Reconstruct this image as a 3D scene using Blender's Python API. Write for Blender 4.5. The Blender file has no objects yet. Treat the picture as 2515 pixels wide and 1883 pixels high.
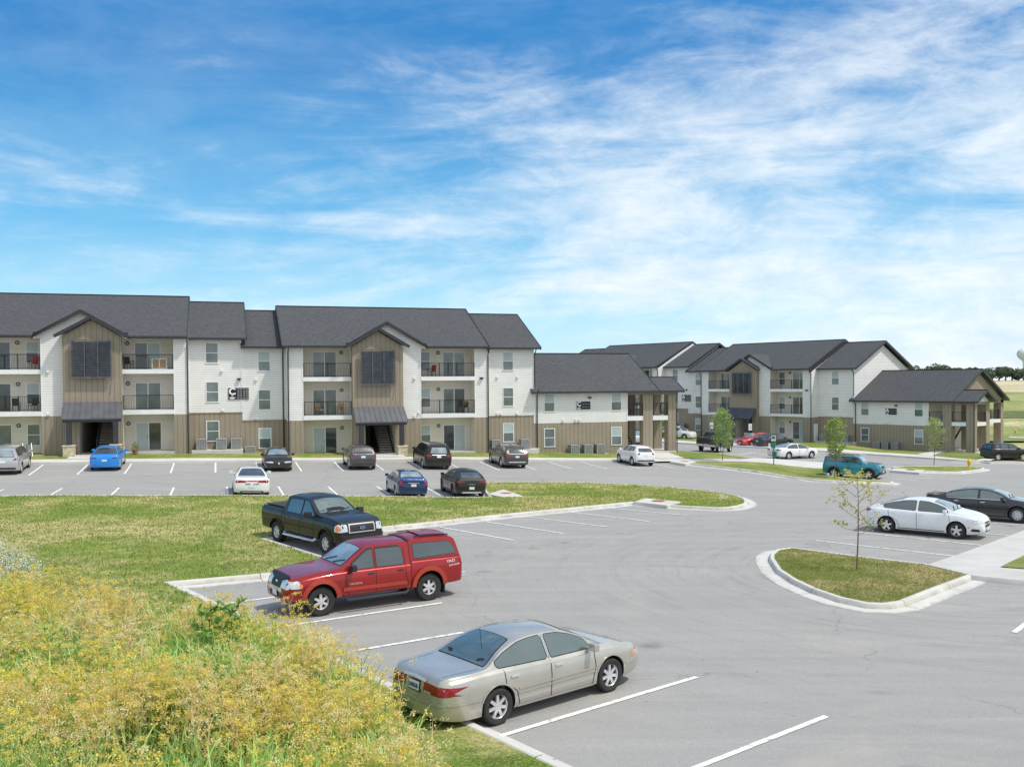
import bpy, bmesh, math, random
import numpy as np
from mathutils import Vector, Matrix, noise
from mathutils.geometry import delaunay_2d_cdt
from mathutils.bvhtree import BVHTree
random.seed(7)
SC = bpy.context.scene
COL = SC.collection
PI = math.pi
R = math.radians

# ------------------------------------------------------------------ helpers
def tag(o, label=None, cat=None, group=None, kind=None):
    if label: o['label'] = label
    if cat: o['category'] = cat
    if group: o['group'] = group
    if kind: o['kind'] = kind
    return o

def thing(name, label, cat, loc=(0, 0, 0), rz=0, group=None):
    o = bpy.data.objects.new(name, None)
    COL.objects.link(o)
    o.location = loc
    o.rotation_euler = (0, 0, rz)
    o.empty_display_size = .3
    return tag(o, label, cat, group)

class MB:
    """collects polygons, then links them as one mesh object"""
    def __init__(s):
        s.v = []; s.f = []; s.m = []
    def poly(s, pts, mi=0):
        n = len(s.v); s.v += [tuple(p) for p in pts]; s.f.append(tuple(range(n, n + len(pts)))); s.m.append(mi)
    def box(s, x0, x1, y0, y1, z0, z1, mi=0):
        n = len(s.v)
        s.v += [(x0, y0, z0), (x1, y0, z0), (x1, y1, z0), (x0, y1, z0), (x0, y0, z1), (x1, y0, z1), (x1, y1, z1), (x0, y1, z1)]
        for q in ((0, 3, 2, 1), (4, 5, 6, 7), (0, 1, 5, 4), (1, 2, 6, 5), (2, 3, 7, 6), (3, 0, 4, 7)):
            s.f.append(tuple(n + i for i in q)); s.m.append(mi)
    def bar(s, a, b, w, h=None, mi=0, up=(0, 0, 1)):
        a = Vector(a); b = Vector(b); h = h or w
        d = (b - a).normalized(); u = Vector(up)
        if abs(d.dot(u)) > .98: u = Vector((1, 0, 0))
        x = d.cross(u).normalized() * w / 2; y = x.cross(d).normalized() * h / 2
        n = len(s.v)
        for c in (a, b):
            for q in ((-1, -1), (1, -1), (1, 1), (-1, 1)):
                s.v.append(tuple(c + x * q[0] + y * q[1]))
        for q in ((0, 1, 2, 3), (7, 6, 5, 4), (0, 4, 5, 1), (1, 5, 6, 2), (2, 6, 7, 3), (3, 7, 4, 0)):
            s.f.append(tuple(n + i for i in q)); s.m.append(mi)
    def tube(s, pts, r, seg=6, mi=0, cap=True):
        pts = [Vector(p) for p in pts]
        rr = r if isinstance(r, (list, tuple)) else [r] * len(pts)
        n = len(s.v); prev = None
        for i, p in enumerate(pts):
            d = (pts[min(i + 1, len(pts) - 1)] - pts[max(i - 1, 0)]).normalized()
            u = prev if prev is not None else (Vector((1, 0, 0)) if abs(d.x) < .9 else Vector((0, 1, 0)))
            x = (u - d * u.dot(d)).normalized(); prev = x
            y = d.cross(x)
            for k in range(seg):
                a = 2 * PI * k / seg
                s.v.append(tuple(p + (x * math.cos(a) + y * math.sin(a)) * rr[i]))
        for i in range(len(pts) - 1):
            for k in range(seg):
                a = n + i * seg + k; b = n + i * seg + (k + 1) % seg
                s.f.append((a, b, b + seg, a + seg)); s.m.append(mi)
        if cap:
            s.f.append(tuple(n + k for k in reversed(range(seg)))); s.m.append(mi)
            s.f.append(tuple(n + (len(pts) - 1) * seg + k for k in range(seg))); s.m.append(mi)
    def lathe(s, prof, seg=24, axis='z', c=(0, 0, 0), mi=0):
        n = len(s.v)
        for r, h in prof:
            for k in range(seg):
                a = 2 * PI * k / seg; p = (r * math.cos(a), r * math.sin(a), h)
                if axis == 'y': p = (p[0], p[2], p[1])
                s.v.append((c[0] + p[0], c[1] + p[1], c[2] + p[2]))
        for i in range(len(prof) - 1):
            for k in range(seg):
                a = n + i * seg + k; b = n + i * seg + (k + 1) % seg
                s.f.append((a, b, b + seg, a + seg) if axis == 'z' else (a, a + seg, b + seg, b)); s.m.append(mi)
    def build(s, name, mats, parent=None, smooth=False, loc=None, bevel=0):
        me = bpy.data.meshes.new(name)
        me.from_pydata(s.v, [], s.f)
        if not isinstance(mats, (list, tuple)): mats = [mats]
        for m in mats: me.materials.append(m)
        if len(mats) > 1: me.polygons.foreach_set('material_index', s.m)
        if bevel:
            bm = bmesh.new(); bm.from_mesh(me); bmesh.ops.remove_doubles(bm, verts=bm.verts, dist=1e-5)
            bmesh.ops.bevel(bm, geom=[e for e in bm.edges if len(e.link_faces) == 2 and e.calc_face_angle(0) > .6], offset=bevel, segments=2, affect='EDGES', profile=.6)
            bm.to_mesh(me); bm.free()
        if smooth:
            me.polygons.foreach_set('use_smooth', [True] * len(me.polygons))
            me.set_sharp_from_angle(angle=R(smooth if smooth is not True else 40))
        me.update()
        o = bpy.data.objects.new(name, me); COL.objects.link(o)
        if parent: o.parent = parent
        if loc: o.location = loc
        return o

def copy_tree(o, parent=None):
    c = o.copy(); COL.objects.link(c); c.parent = parent
    for ch in list(o.children): copy_tree(ch, c)
    return c

# ------------------------------------------------------------------ materials
def nodes(m):
    m.use_nodes = True
    return m.node_tree.nodes, m.node_tree.links

def mat(name, col, rough=.7, metal=0., var=.08, scale=3., bump=0., bscale=60., coat=0., spec=.5, col2=None, detail=4):
    m = bpy.data.materials.new(name); N, L = nodes(m)
    b = N['Principled BSDF']
    b.inputs['Roughness'].default_value = rough; b.inputs['Metallic'].default_value = metal
    b.inputs['Coat Weight'].default_value = coat; b.inputs['Coat Roughness'].default_value = .05
    b.inputs['Specular IOR Level'].default_value = spec
    tc = N.new('ShaderNodeTexCoord'); nz = N.new('ShaderNodeTexNoise')
    nz.inputs['Scale'].default_value = scale; nz.inputs['Detail'].default_value = detail
    L.new(tc.outputs['Object'], nz.inputs['Vector'])
    mx = N.new('ShaderNodeMix'); mx.data_type = 'RGBA'
    c = Vector(col)
    mx.inputs['A'].default_value = (*(c * (1 - var)), 1)
    mx.inputs['B'].default_value = (*(Vector(col2) if col2 else c * (1 + var)), 1)
    rmp = N.new('ShaderNodeMapRange'); rmp.inputs['From Min'].default_value = .3; rmp.inputs['From Max'].default_value = .7
    L.new(nz.outputs['Fac'], rmp.inputs['Value']); L.new(rmp.outputs['Result'], mx.inputs['Factor'])
    L.new(mx.outputs['Result'], b.inputs['Base Color'])
    if bump:
        n2 = N.new('ShaderNodeTexNoise'); n2.inputs['Scale'].default_value = bscale; n2.inputs['Detail'].default_value = 4
        L.new(tc.outputs['Object'], n2.inputs['Vector'])
        bp = N.new('ShaderNodeBump'); bp.inputs['Strength'].default_value = 1; bp.inputs['Distance'].default_value = bump
        L.new(n2.outputs['Fac'], bp.inputs['Height']); L.new(bp.outputs['Normal'], b.inputs['Normal'])
    return m

def math_node(N, L, op, a, b=None, c=None):
    n = N.new('ShaderNodeMath'); n.operation = op
    for i, v in enumerate((a, b, c)):
        if v is None: continue
        if isinstance(v, (int, float)): n.inputs[i].default_value = v
        else: L.new(v, n.inputs[i])
    return n.outputs[0]

def mixc(N, L, f, a, b, mode='MIX'):
    m = N.new('ShaderNodeMix'); m.data_type = 'RGBA'; m.blend_type = mode
    for k, v in (('Factor', f), ('A', a), ('B', b)):
        if isinstance(v, (tuple, list)): m.inputs[k].default_value = (*v[:3], 1)
        elif isinstance(v, (int, float)): m.inputs[k].default_value = v
        else: L.new(v, m.inputs[k])
    return m.outputs['Result']

def noise_node(N, L, vec, scale, detail=4, rough=.55, dist=0.):
    n = N.new('ShaderNodeTexNoise'); n.inputs['Scale'].default_value = scale; n.inputs['Detail'].default_value = detail
    n.inputs['Roughness'].default_value = rough; n.inputs['Distortion'].default_value = dist
    L.new(vec, n.inputs['Vector']); return n.outputs['Fac']

def mrange(N, L, v, a, b, c=0., d=1.):
    n = N.new('ShaderNodeMapRange'); L.new(v, n.inputs['Value'])
    for k, x in (('From Min', a), ('From Max', b), ('To Min', c), ('To Max', d)): n.inputs[k].default_value = x
    return n.outputs['Result']

def joint_attr(N, L):
    a = N.new('ShaderNodeAttribute'); a.attribute_name = 'run'; o = N.new('ShaderNodeAttribute'); o.attribute_name = 'off'
    return a.outputs['Fac'], o.outputs['Fac']

def siding(name, col, vertical, pitch, line=.55, rough=.75):
    """lap siding (vertical=False) or board and batten (vertical=True)"""
    m = bpy.data.materials.new(name); N, L = nodes(m); b = N['Principled BSDF']; b.inputs['Roughness'].default_value = rough
    tc = N.new('ShaderNodeTexCoord'); sp = N.new('ShaderNodeSeparateXYZ'); L.new(tc.outputs['Object'], sp.inputs[0])
    if vertical: v = math_node(N, L, 'ADD', sp.outputs['X'], sp.outputs['Y'])
    else: v = sp.outputs['Z']
    fr = math_node(N, L, 'FRACT', math_node(N, L, 'DIVIDE', v, pitch))
    nz = noise_node(N, L, tc.outputs['Object'], .7, 5)
    row = N.new('ShaderNodeTexWhiteNoise'); row.noise_dimensions = '1D'
    L.new(math_node(N, L, 'FLOOR', math_node(N, L, 'DIVIDE', v, pitch)), row.inputs['W'])
    c = Vector(col)
    base = mixc(N, L, mrange(N, L, nz, .3, .7), tuple(c * .93), tuple(c * 1.05))
    base = mixc(N, L, mrange(N, L, row.outputs['Value'], 0, 1, 0, .10), base, tuple(c * .7))
    if vertical:
        # a batten: bright strip with shadow lines at both sides
        hgt = math_node(N, L, 'LESS_THAN', fr, .16)
        dk = math_node(N, L, 'MULTIPLY', math_node(N, L, 'GREATER_THAN', fr, .15), math_node(N, L, 'LESS_THAN', fr, .27))
        hh = hgt
    else:
        hh = math_node(N, L, 'SUBTRACT', 1, fr)
        dk = math_node(N, L, 'GREATER_THAN', fr, .84)
    st = mixc(N, L, mrange(N, L, math_node(N, L, 'MULTIPLY', dk, line), 0, 1), base, tuple(c * .38))
    L.new(st, b.inputs['Base Color'])
    bp = N.new('ShaderNodeBump'); bp.inputs['Distance'].default_value = .012; bp.inputs['Strength'].default_value = .8
    L.new(hh, bp.inputs['Height']); L.new(bp.outputs['Normal'], b.inputs['Normal'])
    return m

def shingle_mat():
    m = bpy.data.materials.new('shingles'); N, L = nodes(m); b = N['Principled BSDF']; b.inputs['Roughness'].default_value = .9
    tc = N.new('ShaderNodeTexCoord'); mp = N.new('ShaderNodeMapping'); mp.inputs['Scale'].default_value = (1, 2.2, 2.2)
    L.new(tc.outputs['Object'], mp.inputs['Vector'])
    n1 = noise_node(N, L, mp.outputs[0], 3.2, 3, .7); n2 = noise_node(N, L, tc.outputs['Object'], 14, 3); n3 = noise_node(N, L, tc.outputs['Object'], .25, 3)
    c = mixc(N, L, mrange(N, L, n1, .38, .62), (.031, .033, .038), (.074, .078, .087))
    c = mixc(N, L, mrange(N, L, n2, .35, .65, 0, .45), c, (.125, .124, .125))
    c = mixc(N, L, mrange(N, L, n3, .3, .7, 0, .25), c, (.05, .05, .055))
    L.new(c, b.inputs['Base Color'])
    bp = N.new('ShaderNodeBump'); bp.inputs['Distance'].default_value = .02; L.new(n1, bp.inputs['Height']); L.new(bp.outputs['Normal'], b.inputs['Normal'])
    return m

def asphalt_mat():
    m = bpy.data.materials.new('asphalt'); N, L = nodes(m); b = N['Principled BSDF']; b.inputs['Roughness'].default_value = .88
    tc = N.new('ShaderNodeTexCoord'); g = N.new('ShaderNodeNewGeometry'); P = g.outputs['Position']
    big = noise_node(N, L, P, .09, 5, .6); med = noise_node(N, L, P, .6, 6, .65); fine = noise_node(N, L, P, 45, 3, .7); grit = noise_node(N, L, P, 9, 5, .75)
    # worn tracks stretched along the drive
    mp = N.new('ShaderNodeMapping'); mp.inputs['Rotation'].default_value = (0, 0, R(38)); mp.inputs['Scale'].default_value = (.05, .8, 1); L.new(P, mp.inputs['Vector'])
    tr = noise_node(N, L, mp.outputs[0], 1.6, 5, .6, .6)
    mp2 = N.new('ShaderNodeMapping'); mp2.inputs['Rotation'].default_value = (0, 0, R(-17)); mp2.inputs['Scale'].default_value = (.06, 1.1, 1); L.new(P, mp2.inputs['Vector'])
    tr2 = noise_node(N, L, mp2.outputs[0], 1.3, 5, .6, .4)
    c = mixc(N, L, mrange(N, L, big, .3, .7), (.262, .253, .24), (.308, .298, .284))
    c = mixc(N, L, mrange(N, L, tr, .42, .68, 0, .6), c, (.39, .377, .357))
    c = mixc(N, L, mrange(N, L, tr2, .45, .7, 0, .45), c, (.225, .217, .206))
    c = mixc(N, L, mrange(N, L, med, .5, .75, 0, .35), c, (.21, .203, .193))
    c = mixc(N, L, mrange(N, L, grit, .34, .66, 0, .48), c, (.17, .164, .156))
    c = mixc(N, L, mrange(N, L, fine, .38, .62, 0, .55), c, (.46, .445, .42))
    # dark oil stains and sandy washes
    vo = N.new('ShaderNodeTexVoronoi'); vo.inputs['Scale'].default_value = .42; L.new(P, vo.inputs['Vector'])
    st = math_node(N, L, 'MULTIPLY', mrange(N, L, vo.outputs['Distance'], .0, .16, 1, 0), mrange(N, L, med, .42, .56, 0, .75))
    c = mixc(N, L, st, c, (.10, .098, .095))
    sand = math_node(N, L, 'MULTIPLY', mrange(N, L, noise_node(N, L, P, .22, 4, .6, 1.2), .56, .72, 0, 1), .5)
    c = mixc(N, L, sand, c, (.42, .385, .33))
    # tyre tracks curving round the near island
    vs = N.new('ShaderNodeVectorMath'); vs.operation = 'SUBTRACT'; L.new(P, vs.inputs[0]); vs.inputs[1].default_value = (13.5, 30.5, 0)
    s2 = N.new('ShaderNodeSeparateXYZ'); L.new(vs.outputs[0], s2.inputs[0])
    ln = N.new('ShaderNodeVectorMath'); ln.operation = 'LENGTH'; L.new(vs.outputs[0], ln.inputs[0])
    cv = N.new('ShaderNodeCombineXYZ'); L.new(math_node(N, L, 'MULTIPLY', math_node(N, L, 'ARCTAN2', s2.outputs['Y'], s2.outputs['X']), .9), cv.inputs[0]); L.new(ln.outputs['Value'], cv.inputs[1])
    arc = noise_node(N, L, cv.outputs[0], 2.6, 4, .7)
    near = mrange(N, L, ln.outputs['Value'], 6, 20, .30, 0)
    c = mixc(N, L, math_node(N, L, 'MULTIPLY', mrange(N, L, arc, .50, .66), near), c, (.175, .168, .158))
    c = mixc(N, L, math_node(N, L, 'MULTIPLY', mrange(N, L, arc, .46, .34), near), c, (.37, .355, .33))
    # hairline cracks and small dark spots
    wv = N.new('ShaderNodeVectorMath'); wv.operation = 'ADD'; L.new(P, wv.inputs[0])
    wn = N.new('ShaderNodeTexNoise'); wn.inputs['Scale'].default_value = .8; wn.inputs['Detail'].default_value = 6; L.new(P, wn.inputs['Vector'])
    sc_ = N.new('ShaderNodeVectorMath'); sc_.operation = 'SCALE'; sc_.inputs['Scale'].default_value = 2.2; L.new(wn.outputs['Color'], sc_.inputs[0]); L.new(sc_.outputs[0], wv.inputs[1])
    v3 = N.new('ShaderNodeTexVoronoi'); v3.feature = 'DISTANCE_TO_EDGE'; v3.inputs['Scale'].default_value = .085; L.new(wv.outputs[0], v3.inputs['Vector'])
    c = mixc(N, L, math_node(N, L, 'MULTIPLY', mrange(N, L, v3.outputs['Distance'], 0, .004, .32, 0), mrange(N, L, med, .42, .5)), c, (.07, .068, .065))
    v4 = N.new('ShaderNodeTexVoronoi'); v4.inputs['Scale'].default_value = 1.3; v4.inputs['Randomness'].default_value = 1; L.new(P, v4.inputs['Vector'])
    c = mixc(N, L, mrange(N, L, v4.outputs['Distance'], .02, .06, .6, 0), c, (.12, .115, .11))
    L.new(c, b.inputs['Base Color'])
    bp = N.new('ShaderNodeBump'); bp.inputs['Distance'].default_value = .006; L.new(fine, bp.inputs['Height']); L.new(bp.outputs['Normal'], b.inputs['Normal'])
    return m

def concrete_mat(name='concrete', k=1.):
    m = bpy.data.materials.new(name); N, L = nodes(m); b = N['Principled BSDF']; b.inputs['Roughness'].default_value = .85
    g = N.new('ShaderNodeNewGeometry'); P = g.outputs['Position']
    a = noise_node(N, L, P, .8, 5, .6); f = noise_node(N, L, P, 30, 3, .7); d = noise_node(N, L, P, .3, 4, .6, .8)
    c = mixc(N, L, mrange(N, L, a, .3, .7), (.52 * k, .50 * k, .46 * k), (.66 * k, .645 * k, .61 * k))
    c = mixc(N, L, mrange(N, L, d, .5, .75, 0, .5), c, (.50 * k, .45 * k, .36 * k))
    c = mixc(N, L, mrange(N, L, f, .35, .65, 0, .22), c, (.36 * k, .35 * k, .33 * k))
    run, off = joint_attr(N, L)
    fr = math_node(N, L, 'FRACT', math_node(N, L, 'DIVIDE', run, 3.05))
    jt = math_node(N, L, 'MULTIPLY', math_node(N, L, 'LESS_THAN', fr, .008), math_node(N, L, 'GREATER_THAN', run, .1))
    dirt = math_node(N, L, 'MULTIPLY', mrange(N, L, math_node(N, L, 'ABSOLUTE', math_node(N, L, 'SUBTRACT', off, .19)), 0, .07, 1, 0), mrange(N, L, noise_node(N, L, P, 1.7, 4, .7), .35, .65, .15, .85))
    dirt = math_node(N, L, 'MULTIPLY', dirt, math_node(N, L, 'GREATER_THAN', run, .01))
    c = mixc(N, L, dirt, c, (.24, .215, .175))
    edge = math_node(N, L, 'MULTIPLY', mrange(N, L, off, .45, .62, 0, 1), mrange(N, L, noise_node(N, L, P, 2.3, 5, .7), .42, .62, 0, .8))
    c = mixc(N, L, edge, c, (.30, .27, .23))
    c = mixc(N, L, jt, c, (.12, .11, .10))
    L.new(c, b.inputs['Base Color'])
    return m

def grass_mat(name, g1, g2, dry, dryness=.5, sc=1.):
    m = bpy.data.materials.new(name); N, L = nodes(m); b = N['Principled BSDF']; b.inputs['Roughness'].default_value = .9
    b.inputs['Specular IOR Level'].default_value = .2
    g = N.new('ShaderNodeNewGeometry'); P = g.outputs['Position']
    fine = noise_node(N, L, P, 16 * sc, 5, .8); med = noise_node(N, L, P, 2.1 * sc, 5, .7); big = noise_node(N, L, P, .16 * sc, 5, .6, .8)
    mp = N.new('ShaderNodeMapping'); mp.inputs['Rotation'].default_value = (0, 0, R(-12)); mp.inputs['Scale'].default_value = (.22, 1, 1); L.new(P, mp.inputs['Vector'])
    stre = noise_node(N, L, mp.outputs[0], .9 * sc, 5, .65)
    c = mixc(N, L, mrange(N, L, stre, .35, .65), g1, g2)
    big2 = noise_node(N, L, P, .45 * sc, 5, .65, 1.2)
    dd = math_node(N, L, 'MULTIPLY', mrange(N, L, math_node(N, L, 'ADD', math_node(N, L, 'MULTIPLY', big, .6), math_node(N, L, 'MULTIPLY', big2, .4)), .46, .60), dryness)
    dd = math_node(N, L, 'ADD', dd, math_node(N, L, 'MULTIPLY', mrange(N, L, stre, .55, .75), dryness * .5))
    c = mixc(N, L, dd, c, dry)
    c = mixc(N, L, mrange(N, L, med, .50, .70, 0, .75), c, tuple(Vector(g1) * .6))
    c = mixc(N, L, mrange(N, L, noise_node(N, L, P, .5 * sc, 4, .6, .6), .56, .66, 0, .5), c, tuple(Vector(g1) * .8))
    c = mixc(N, L, mrange(N, L, fine, .36, .5, .75, 0), c, tuple(Vector(g1) * .35))
    c = mixc(N, L, mrange(N, L, fine, .52, .68, 0, .55), c, tuple(Vector(dry) * 1.15))
    L.new(c, b.inputs['Base Color'])
    bp = N.new('ShaderNodeBump'); bp.inputs['Distance'].default_value = .05; L.new(fine, bp.inputs['Height']); L.new(bp.outputs['Normal'], b.inputs['Normal'])
    return m

def attr_mat(name, rough=.7, trans=.35):
    """foliage coloured by a face attribute, with light passing through"""
    m = bpy.data.materials.new(name); N, L = nodes(m); b = N['Principled BSDF']; out = N['Material Output']
    b.inputs['Roughness'].default_value = rough; b.inputs['Specular IOR Level'].default_value = .25
    a = N.new('ShaderNodeAttribute'); a.attribute_name = 'col'
    g = N.new('ShaderNodeNewGeometry')
    c = mixc(N, L, mrange(N, L, noise_node(N, L, g.outputs['Position'], 30, 2), .3, .7, 0, .25), a.outputs['Color'], (.8, .8, .6), 'MULTIPLY')
    L.new(c, b.inputs['Base Color'])
    t = N.new('ShaderNodeBsdfTranslucent'); L.new(c, t.inputs['Color'])
    mx = N.new('ShaderNodeMixShader'); mx.inputs['Fac'].default_value = trans
    L.new(b.outputs[0], mx.inputs[1]); L.new(t.outputs[0], mx.inputs[2]); L.new(mx.outputs[0], out.inputs['Surface'])
    return m

def glass_mat(name, tint, fac=.75, base=(.09, .115, .115)):
    """car glass: see-through and tinted, reflecting at grazing angles"""
    m = bpy.data.materials.new(name); N, L = nodes(m); out = N['Material Output']; b = N['Principled BSDF']
    b.inputs['Base Color'].default_value = (*base, 1); b.inputs['Roughness'].default_value = .03
    b.inputs['Specular IOR Level'].default_value = .9; b.inputs['Coat Weight'].default_value = .6; b.inputs['Coat Roughness'].default_value = .02
    t = N.new('ShaderNodeBsdfTransparent'); t.inputs['Color'].default_value = (*tint, 1)
    lw = N.new('ShaderNodeLayerWeight'); lw.inputs['Blend'].default_value = .35
    tc = N.new('ShaderNodeTexCoord'); nz = noise_node(N, L, tc.outputs['Object'], 1.3, 3)
    f = math_node(N, L, 'SUBTRACT', math_node(N, L, 'MULTIPLY', math_node(N, L, 'SUBTRACT', 1, lw.outputs['Facing']), fac), mrange(N, L, nz, .4, .6, 0, .08))
    mx = N.new('ShaderNodeMixShader'); L.new(f, mx.inputs['Fac'])
    L.new(b.outputs[0], mx.inputs[1]); L.new(t.outputs[0], mx.inputs[2])
    gy = N.new('ShaderNodeBsdfGlossy'); gy.inputs['Roughness'].default_value = .03; gy.inputs['Color'].default_value = (.85, .95, .93, 1)
    m2 = N.new('ShaderNodeMixShader'); L.new(mrange(N, L, lw.outputs['Fresnel'], 0, 1, .13, .9), m2.inputs['Fac'])
    L.new(mx.outputs[0], m2.inputs[1]); L.new(gy.outputs[0], m2.inputs[2]); L.new(m2.outputs[0], out.inputs['Surface'])
    return m

M = {}
M['white_siding'] = siding('white_siding', (.80, .79, .765), False, .175, .55)
M['cream_siding'] = siding('cream_siding', (.74, .69, .61), False, .175, .4)
M['tan_siding'] = siding('tan_siding', (.325, .272, .205), True, .38, .62)
M['white_trim'] = mat('white_trim', (.80, .80, .80), .5, var=.05, scale=2)
M['dark_trim'] = mat('dark_trim', (.035, .037, .042), .45, var=.15)
M['roof'] = shingle_mat()
M['metal_roof'] = mat('metal_roof', (.105, .108, .122), .5, .15, var=.15, scale=1.2)
M['rail'] = mat('rail', (.018, .018, .02), .45, var=.2)
M['louver'] = mat('louver', (.14, .155, .19), .3, .5, var=.25, scale=2)
M['stone'] = mat('stone', (.52, .42, .28), .85, var=.35, scale=9, bump=.03, bscale=9, col2=(.75, .66, .48))
M['stone_cap'] = mat('stone_cap', (.62, .55, .42), .8)
M['concrete'] = concrete_mat('concrete', .92)
M['kerb'] = concrete_mat('kerb_concrete', 1.02)
M['asphalt'] = asphalt_mat()
M['paint'] = mat('line_paint', (.50, .49, .47), .7, var=.10, scale=7, col2=(.86, .86, .84), detail=8)
for n_ in M['paint'].node_tree.nodes:
    if n_.type == 'MAP_RANGE': n_.inputs['From Min'].default_value = .33; n_.inputs['From Max'].default_value = .50
M['lawn'] = grass_mat('lawn_grass', (.14, .235, .030), (.25, .34, .055), (.64, .52, .26), 1.0)
M['lawn2'] = grass_mat('lawn_green', (.13, .21, .032), (.22, .29, .055), (.50, .40, .18), .62)
M['field'] = grass_mat('field_grass', (.20, .24, .06), (.30, .31, .10), (.62, .56, .33), .9, .12)
M['blind'] = mat('window_blind', (.42, .50, .50), .5, var=.06, scale=1.5)
M['pane'] = mat('window_pane', (.13, .165, .165), .08, var=.35, scale=.8, spec=.9, coat=.5)
M['pane_dark'] = mat('window_pane_dark', (.045, .055, .055), .06, var=.4, scale=.8, spec=.9, coat=.5)
M['interior'] = mat('breezeway_shade', (.10, .095, .085), .9)
M['tread'] = mat('stair_tread', (.72, .69, .62), .8)
M['ac'] = mat('condenser_metal', (.42, .43, .44), .5, .3, var=.1)
M['ac_dark'] = mat('condenser_grille', (.10, .105, .11), .6)
M['sign_black'] = mat('sign_black', (.008, .009, .014), .4, var=.2)
M['sign_grey'] = mat('sign_grey', (.45, .45, .47), .5, var=.03)
M['sign_white'] = mat('sign_white', (.85, .85, .85), .5, var=.03)
M['sign_blue'] = mat('sign_blue', (.03, .10, .45), .5)
M['yellow'] = mat('hydrant_yellow', (.80, .50, .02), .45, var=.12, scale=12)
M['green_plastic'] = mat('green_plastic', (.02, .22, .12), .5)
M['bark'] = mat('bark', (.16, .12, .09), .9, var=.3, scale=20, bump=.01)
M['bark_red'] = mat('bark_reddish', (.22, .13, .10), .85, var=.3, scale=20)
M['leaf'] = attr_mat('leaves', .6, .35)
M['weed'] = attr_mat('weeds', .8, .45)
M['rust'] = mat('rusty_iron', (.26, .09, .05), .8, var=.3, scale=8)
M['inlet'] = mat('inlet_mouth', (.012, .011, .01), .9)
M['soil'] = mat('bare_soil', (.50, .40, .25), .95, var=.2, scale=3)
M['red'] = mat('red_cloth', (.45, .03, .04), .8)
M['wood'] = mat('tan_wood', (.45, .28, .14), .7)
M['blue_cloth'] = mat('blue_cloth', (.05, .22, .6), .8)
M['dark_plastic'] = mat('dark_plastic', (.02, .02, .022), .5)
M['terracotta'] = mat('terracotta', (.35, .14, .07), .8)
M['tower'] = mat('tower_paint', (.62, .66, .70), .5, var=.04, scale=.05)

# ------------------------------------------------------------------ camera
CAMH = 6.15; FPX = 2050.; CX = 1106.; CY = 870.; ROLL = .0074; YH = 829.
PIT = math.atan((CY - YH) / FPX)
def ray(x, y):
    a = x - CX; b = CY - y
    c, s = math.cos(ROLL), math.sin(ROLL)
    a, b = a * c + b * s, -a * s + b * c
    return (a, FPX * math.cos(PIT) + b * math.sin(PIT), -FPX * math.sin(PIT) + b * math.cos(PIT))
cam = bpy.data.cameras.new('camera'); co = bpy.data.objects.new('camera', cam); COL.objects.link(co)
co.location = (0, 0, CAMH)
cam.sensor_width = 36; cam.lens = 36 * FPX / 2212; cam.clip_end = 6000; cam.shift_y = 42 / 2212
fw = Vector((0, math.cos(PIT), -math.sin(PIT))); up = Vector((0, math.sin(PIT), math.cos(PIT))); rt = Vector((1, 0, 0))
r2 = rt * math.cos(ROLL) - up * math.sin(ROLL); u2 = up * math.cos(ROLL) + rt * math.sin(ROLL)
co.rotation_euler = Matrix((r2, u2, -fw)).transposed().to_euler()
SC.camera = co

# ------------------------------------------------------------------ terrain
TH = R(17.2); US = (math.cos(TH), math.sin(TH)); NS = (-math.sin(TH), math.cos(TH))
def sw2xy(s, w): return s * US[0] + w * NS[0], s * US[1] + w * NS[1]
CTRL = []
for s, w, z in [(-26, 80, 1.5), (-12, 80, 1.2), (3, 80, .95), (14, 80, .5), (24, 80, .3), (32, 80, -.1), (42, 80, -.4),
                (-26, 76, 1.3), (-12, 75.5, 1.15), (-1.5, 76, 1.05), (3.2, 75.5, .62), (8, 75.5, .52), (20, 75.5, .45), (28, 75.5, 0.0), (38, 75.5, -.25),
                (-26, 71, 1.35), (-20, 71, 1.18), (-11.7, 71, .95), (-5, 71, .82), (1.8, 71, .66), (7, 71, .54), (13, 71, .40), (23, 71, -.06), (30.5, 71, -.28), (38, 71, -.5),
                (-20, 65.5, .75), (-11.4, 65.5, .56), (-5.8, 65.5, .52), (0, 65.5, .38), (5, 65.5, .28), (11, 65.5, .12), (22, 65.5, -.12), (33, 65.5, -.38),
                (-20, 58, .8), (-8.5, 58, .47), (0, 58, .22), (9, 58, -.10), (20, 58, -.3), (30, 56, -.5),
                (-20, 53, 1.0), (-10.5, 53, .70), (-1.4, 53, .38), (5.5, 53, .06), (14.8, 53, -.38), (24, 52, -.5),
                (-20, 45, .6), (-10, 45, .4), (0, 45, .12), (10, 45, -.1), (20, 45, -.2), (28, 44, -.25),
                (-20, 38, .2), (-10, 38, .1), (0, 38, 0), (10, 38, -.05), (20, 38, -.05), (30, 38, -.15)]:
    CTRL.append((*sw2xy(s, w), z))
for x in range(-40, 41, 10):
    for y in (-5, 5, 15, 25): CTRL.append((x, y, 0))
CTRL += [(28, 72, -1.12), (40, 72, -1.35), (25, 88, -1.1), (40, 90, -1.4), (52, 85, -1.5), (60, 75, -1.5), (13, 100, -.8), (28, 108, -1.0), (0, 120, -.4), (20, 60, -.72), (34, 60, -1.0), (22, 50, -.45),
         (32, 47, -.5), (18, 39, -.08), (24, 40, -.15), (50, 105, -1.5), (60, 95, -1.6), (40, 120, -1.3), (50, 60, -1.3), (45, 45, -.6), (35, 35, -.1)]
CA = np.array(CTRL)
GX0, GX1, GY0, GY1, GD = -60., 90., -10., 170., 1.0
gx = np.arange(GX0, GX1 + .1, GD); gy = np.arange(GY0, GY1 + .1, GD)
XX, YY = np.meshgrid(gx, gy)
ACC = np.zeros_like(XX); WW = np.zeros_like(XX)
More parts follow.
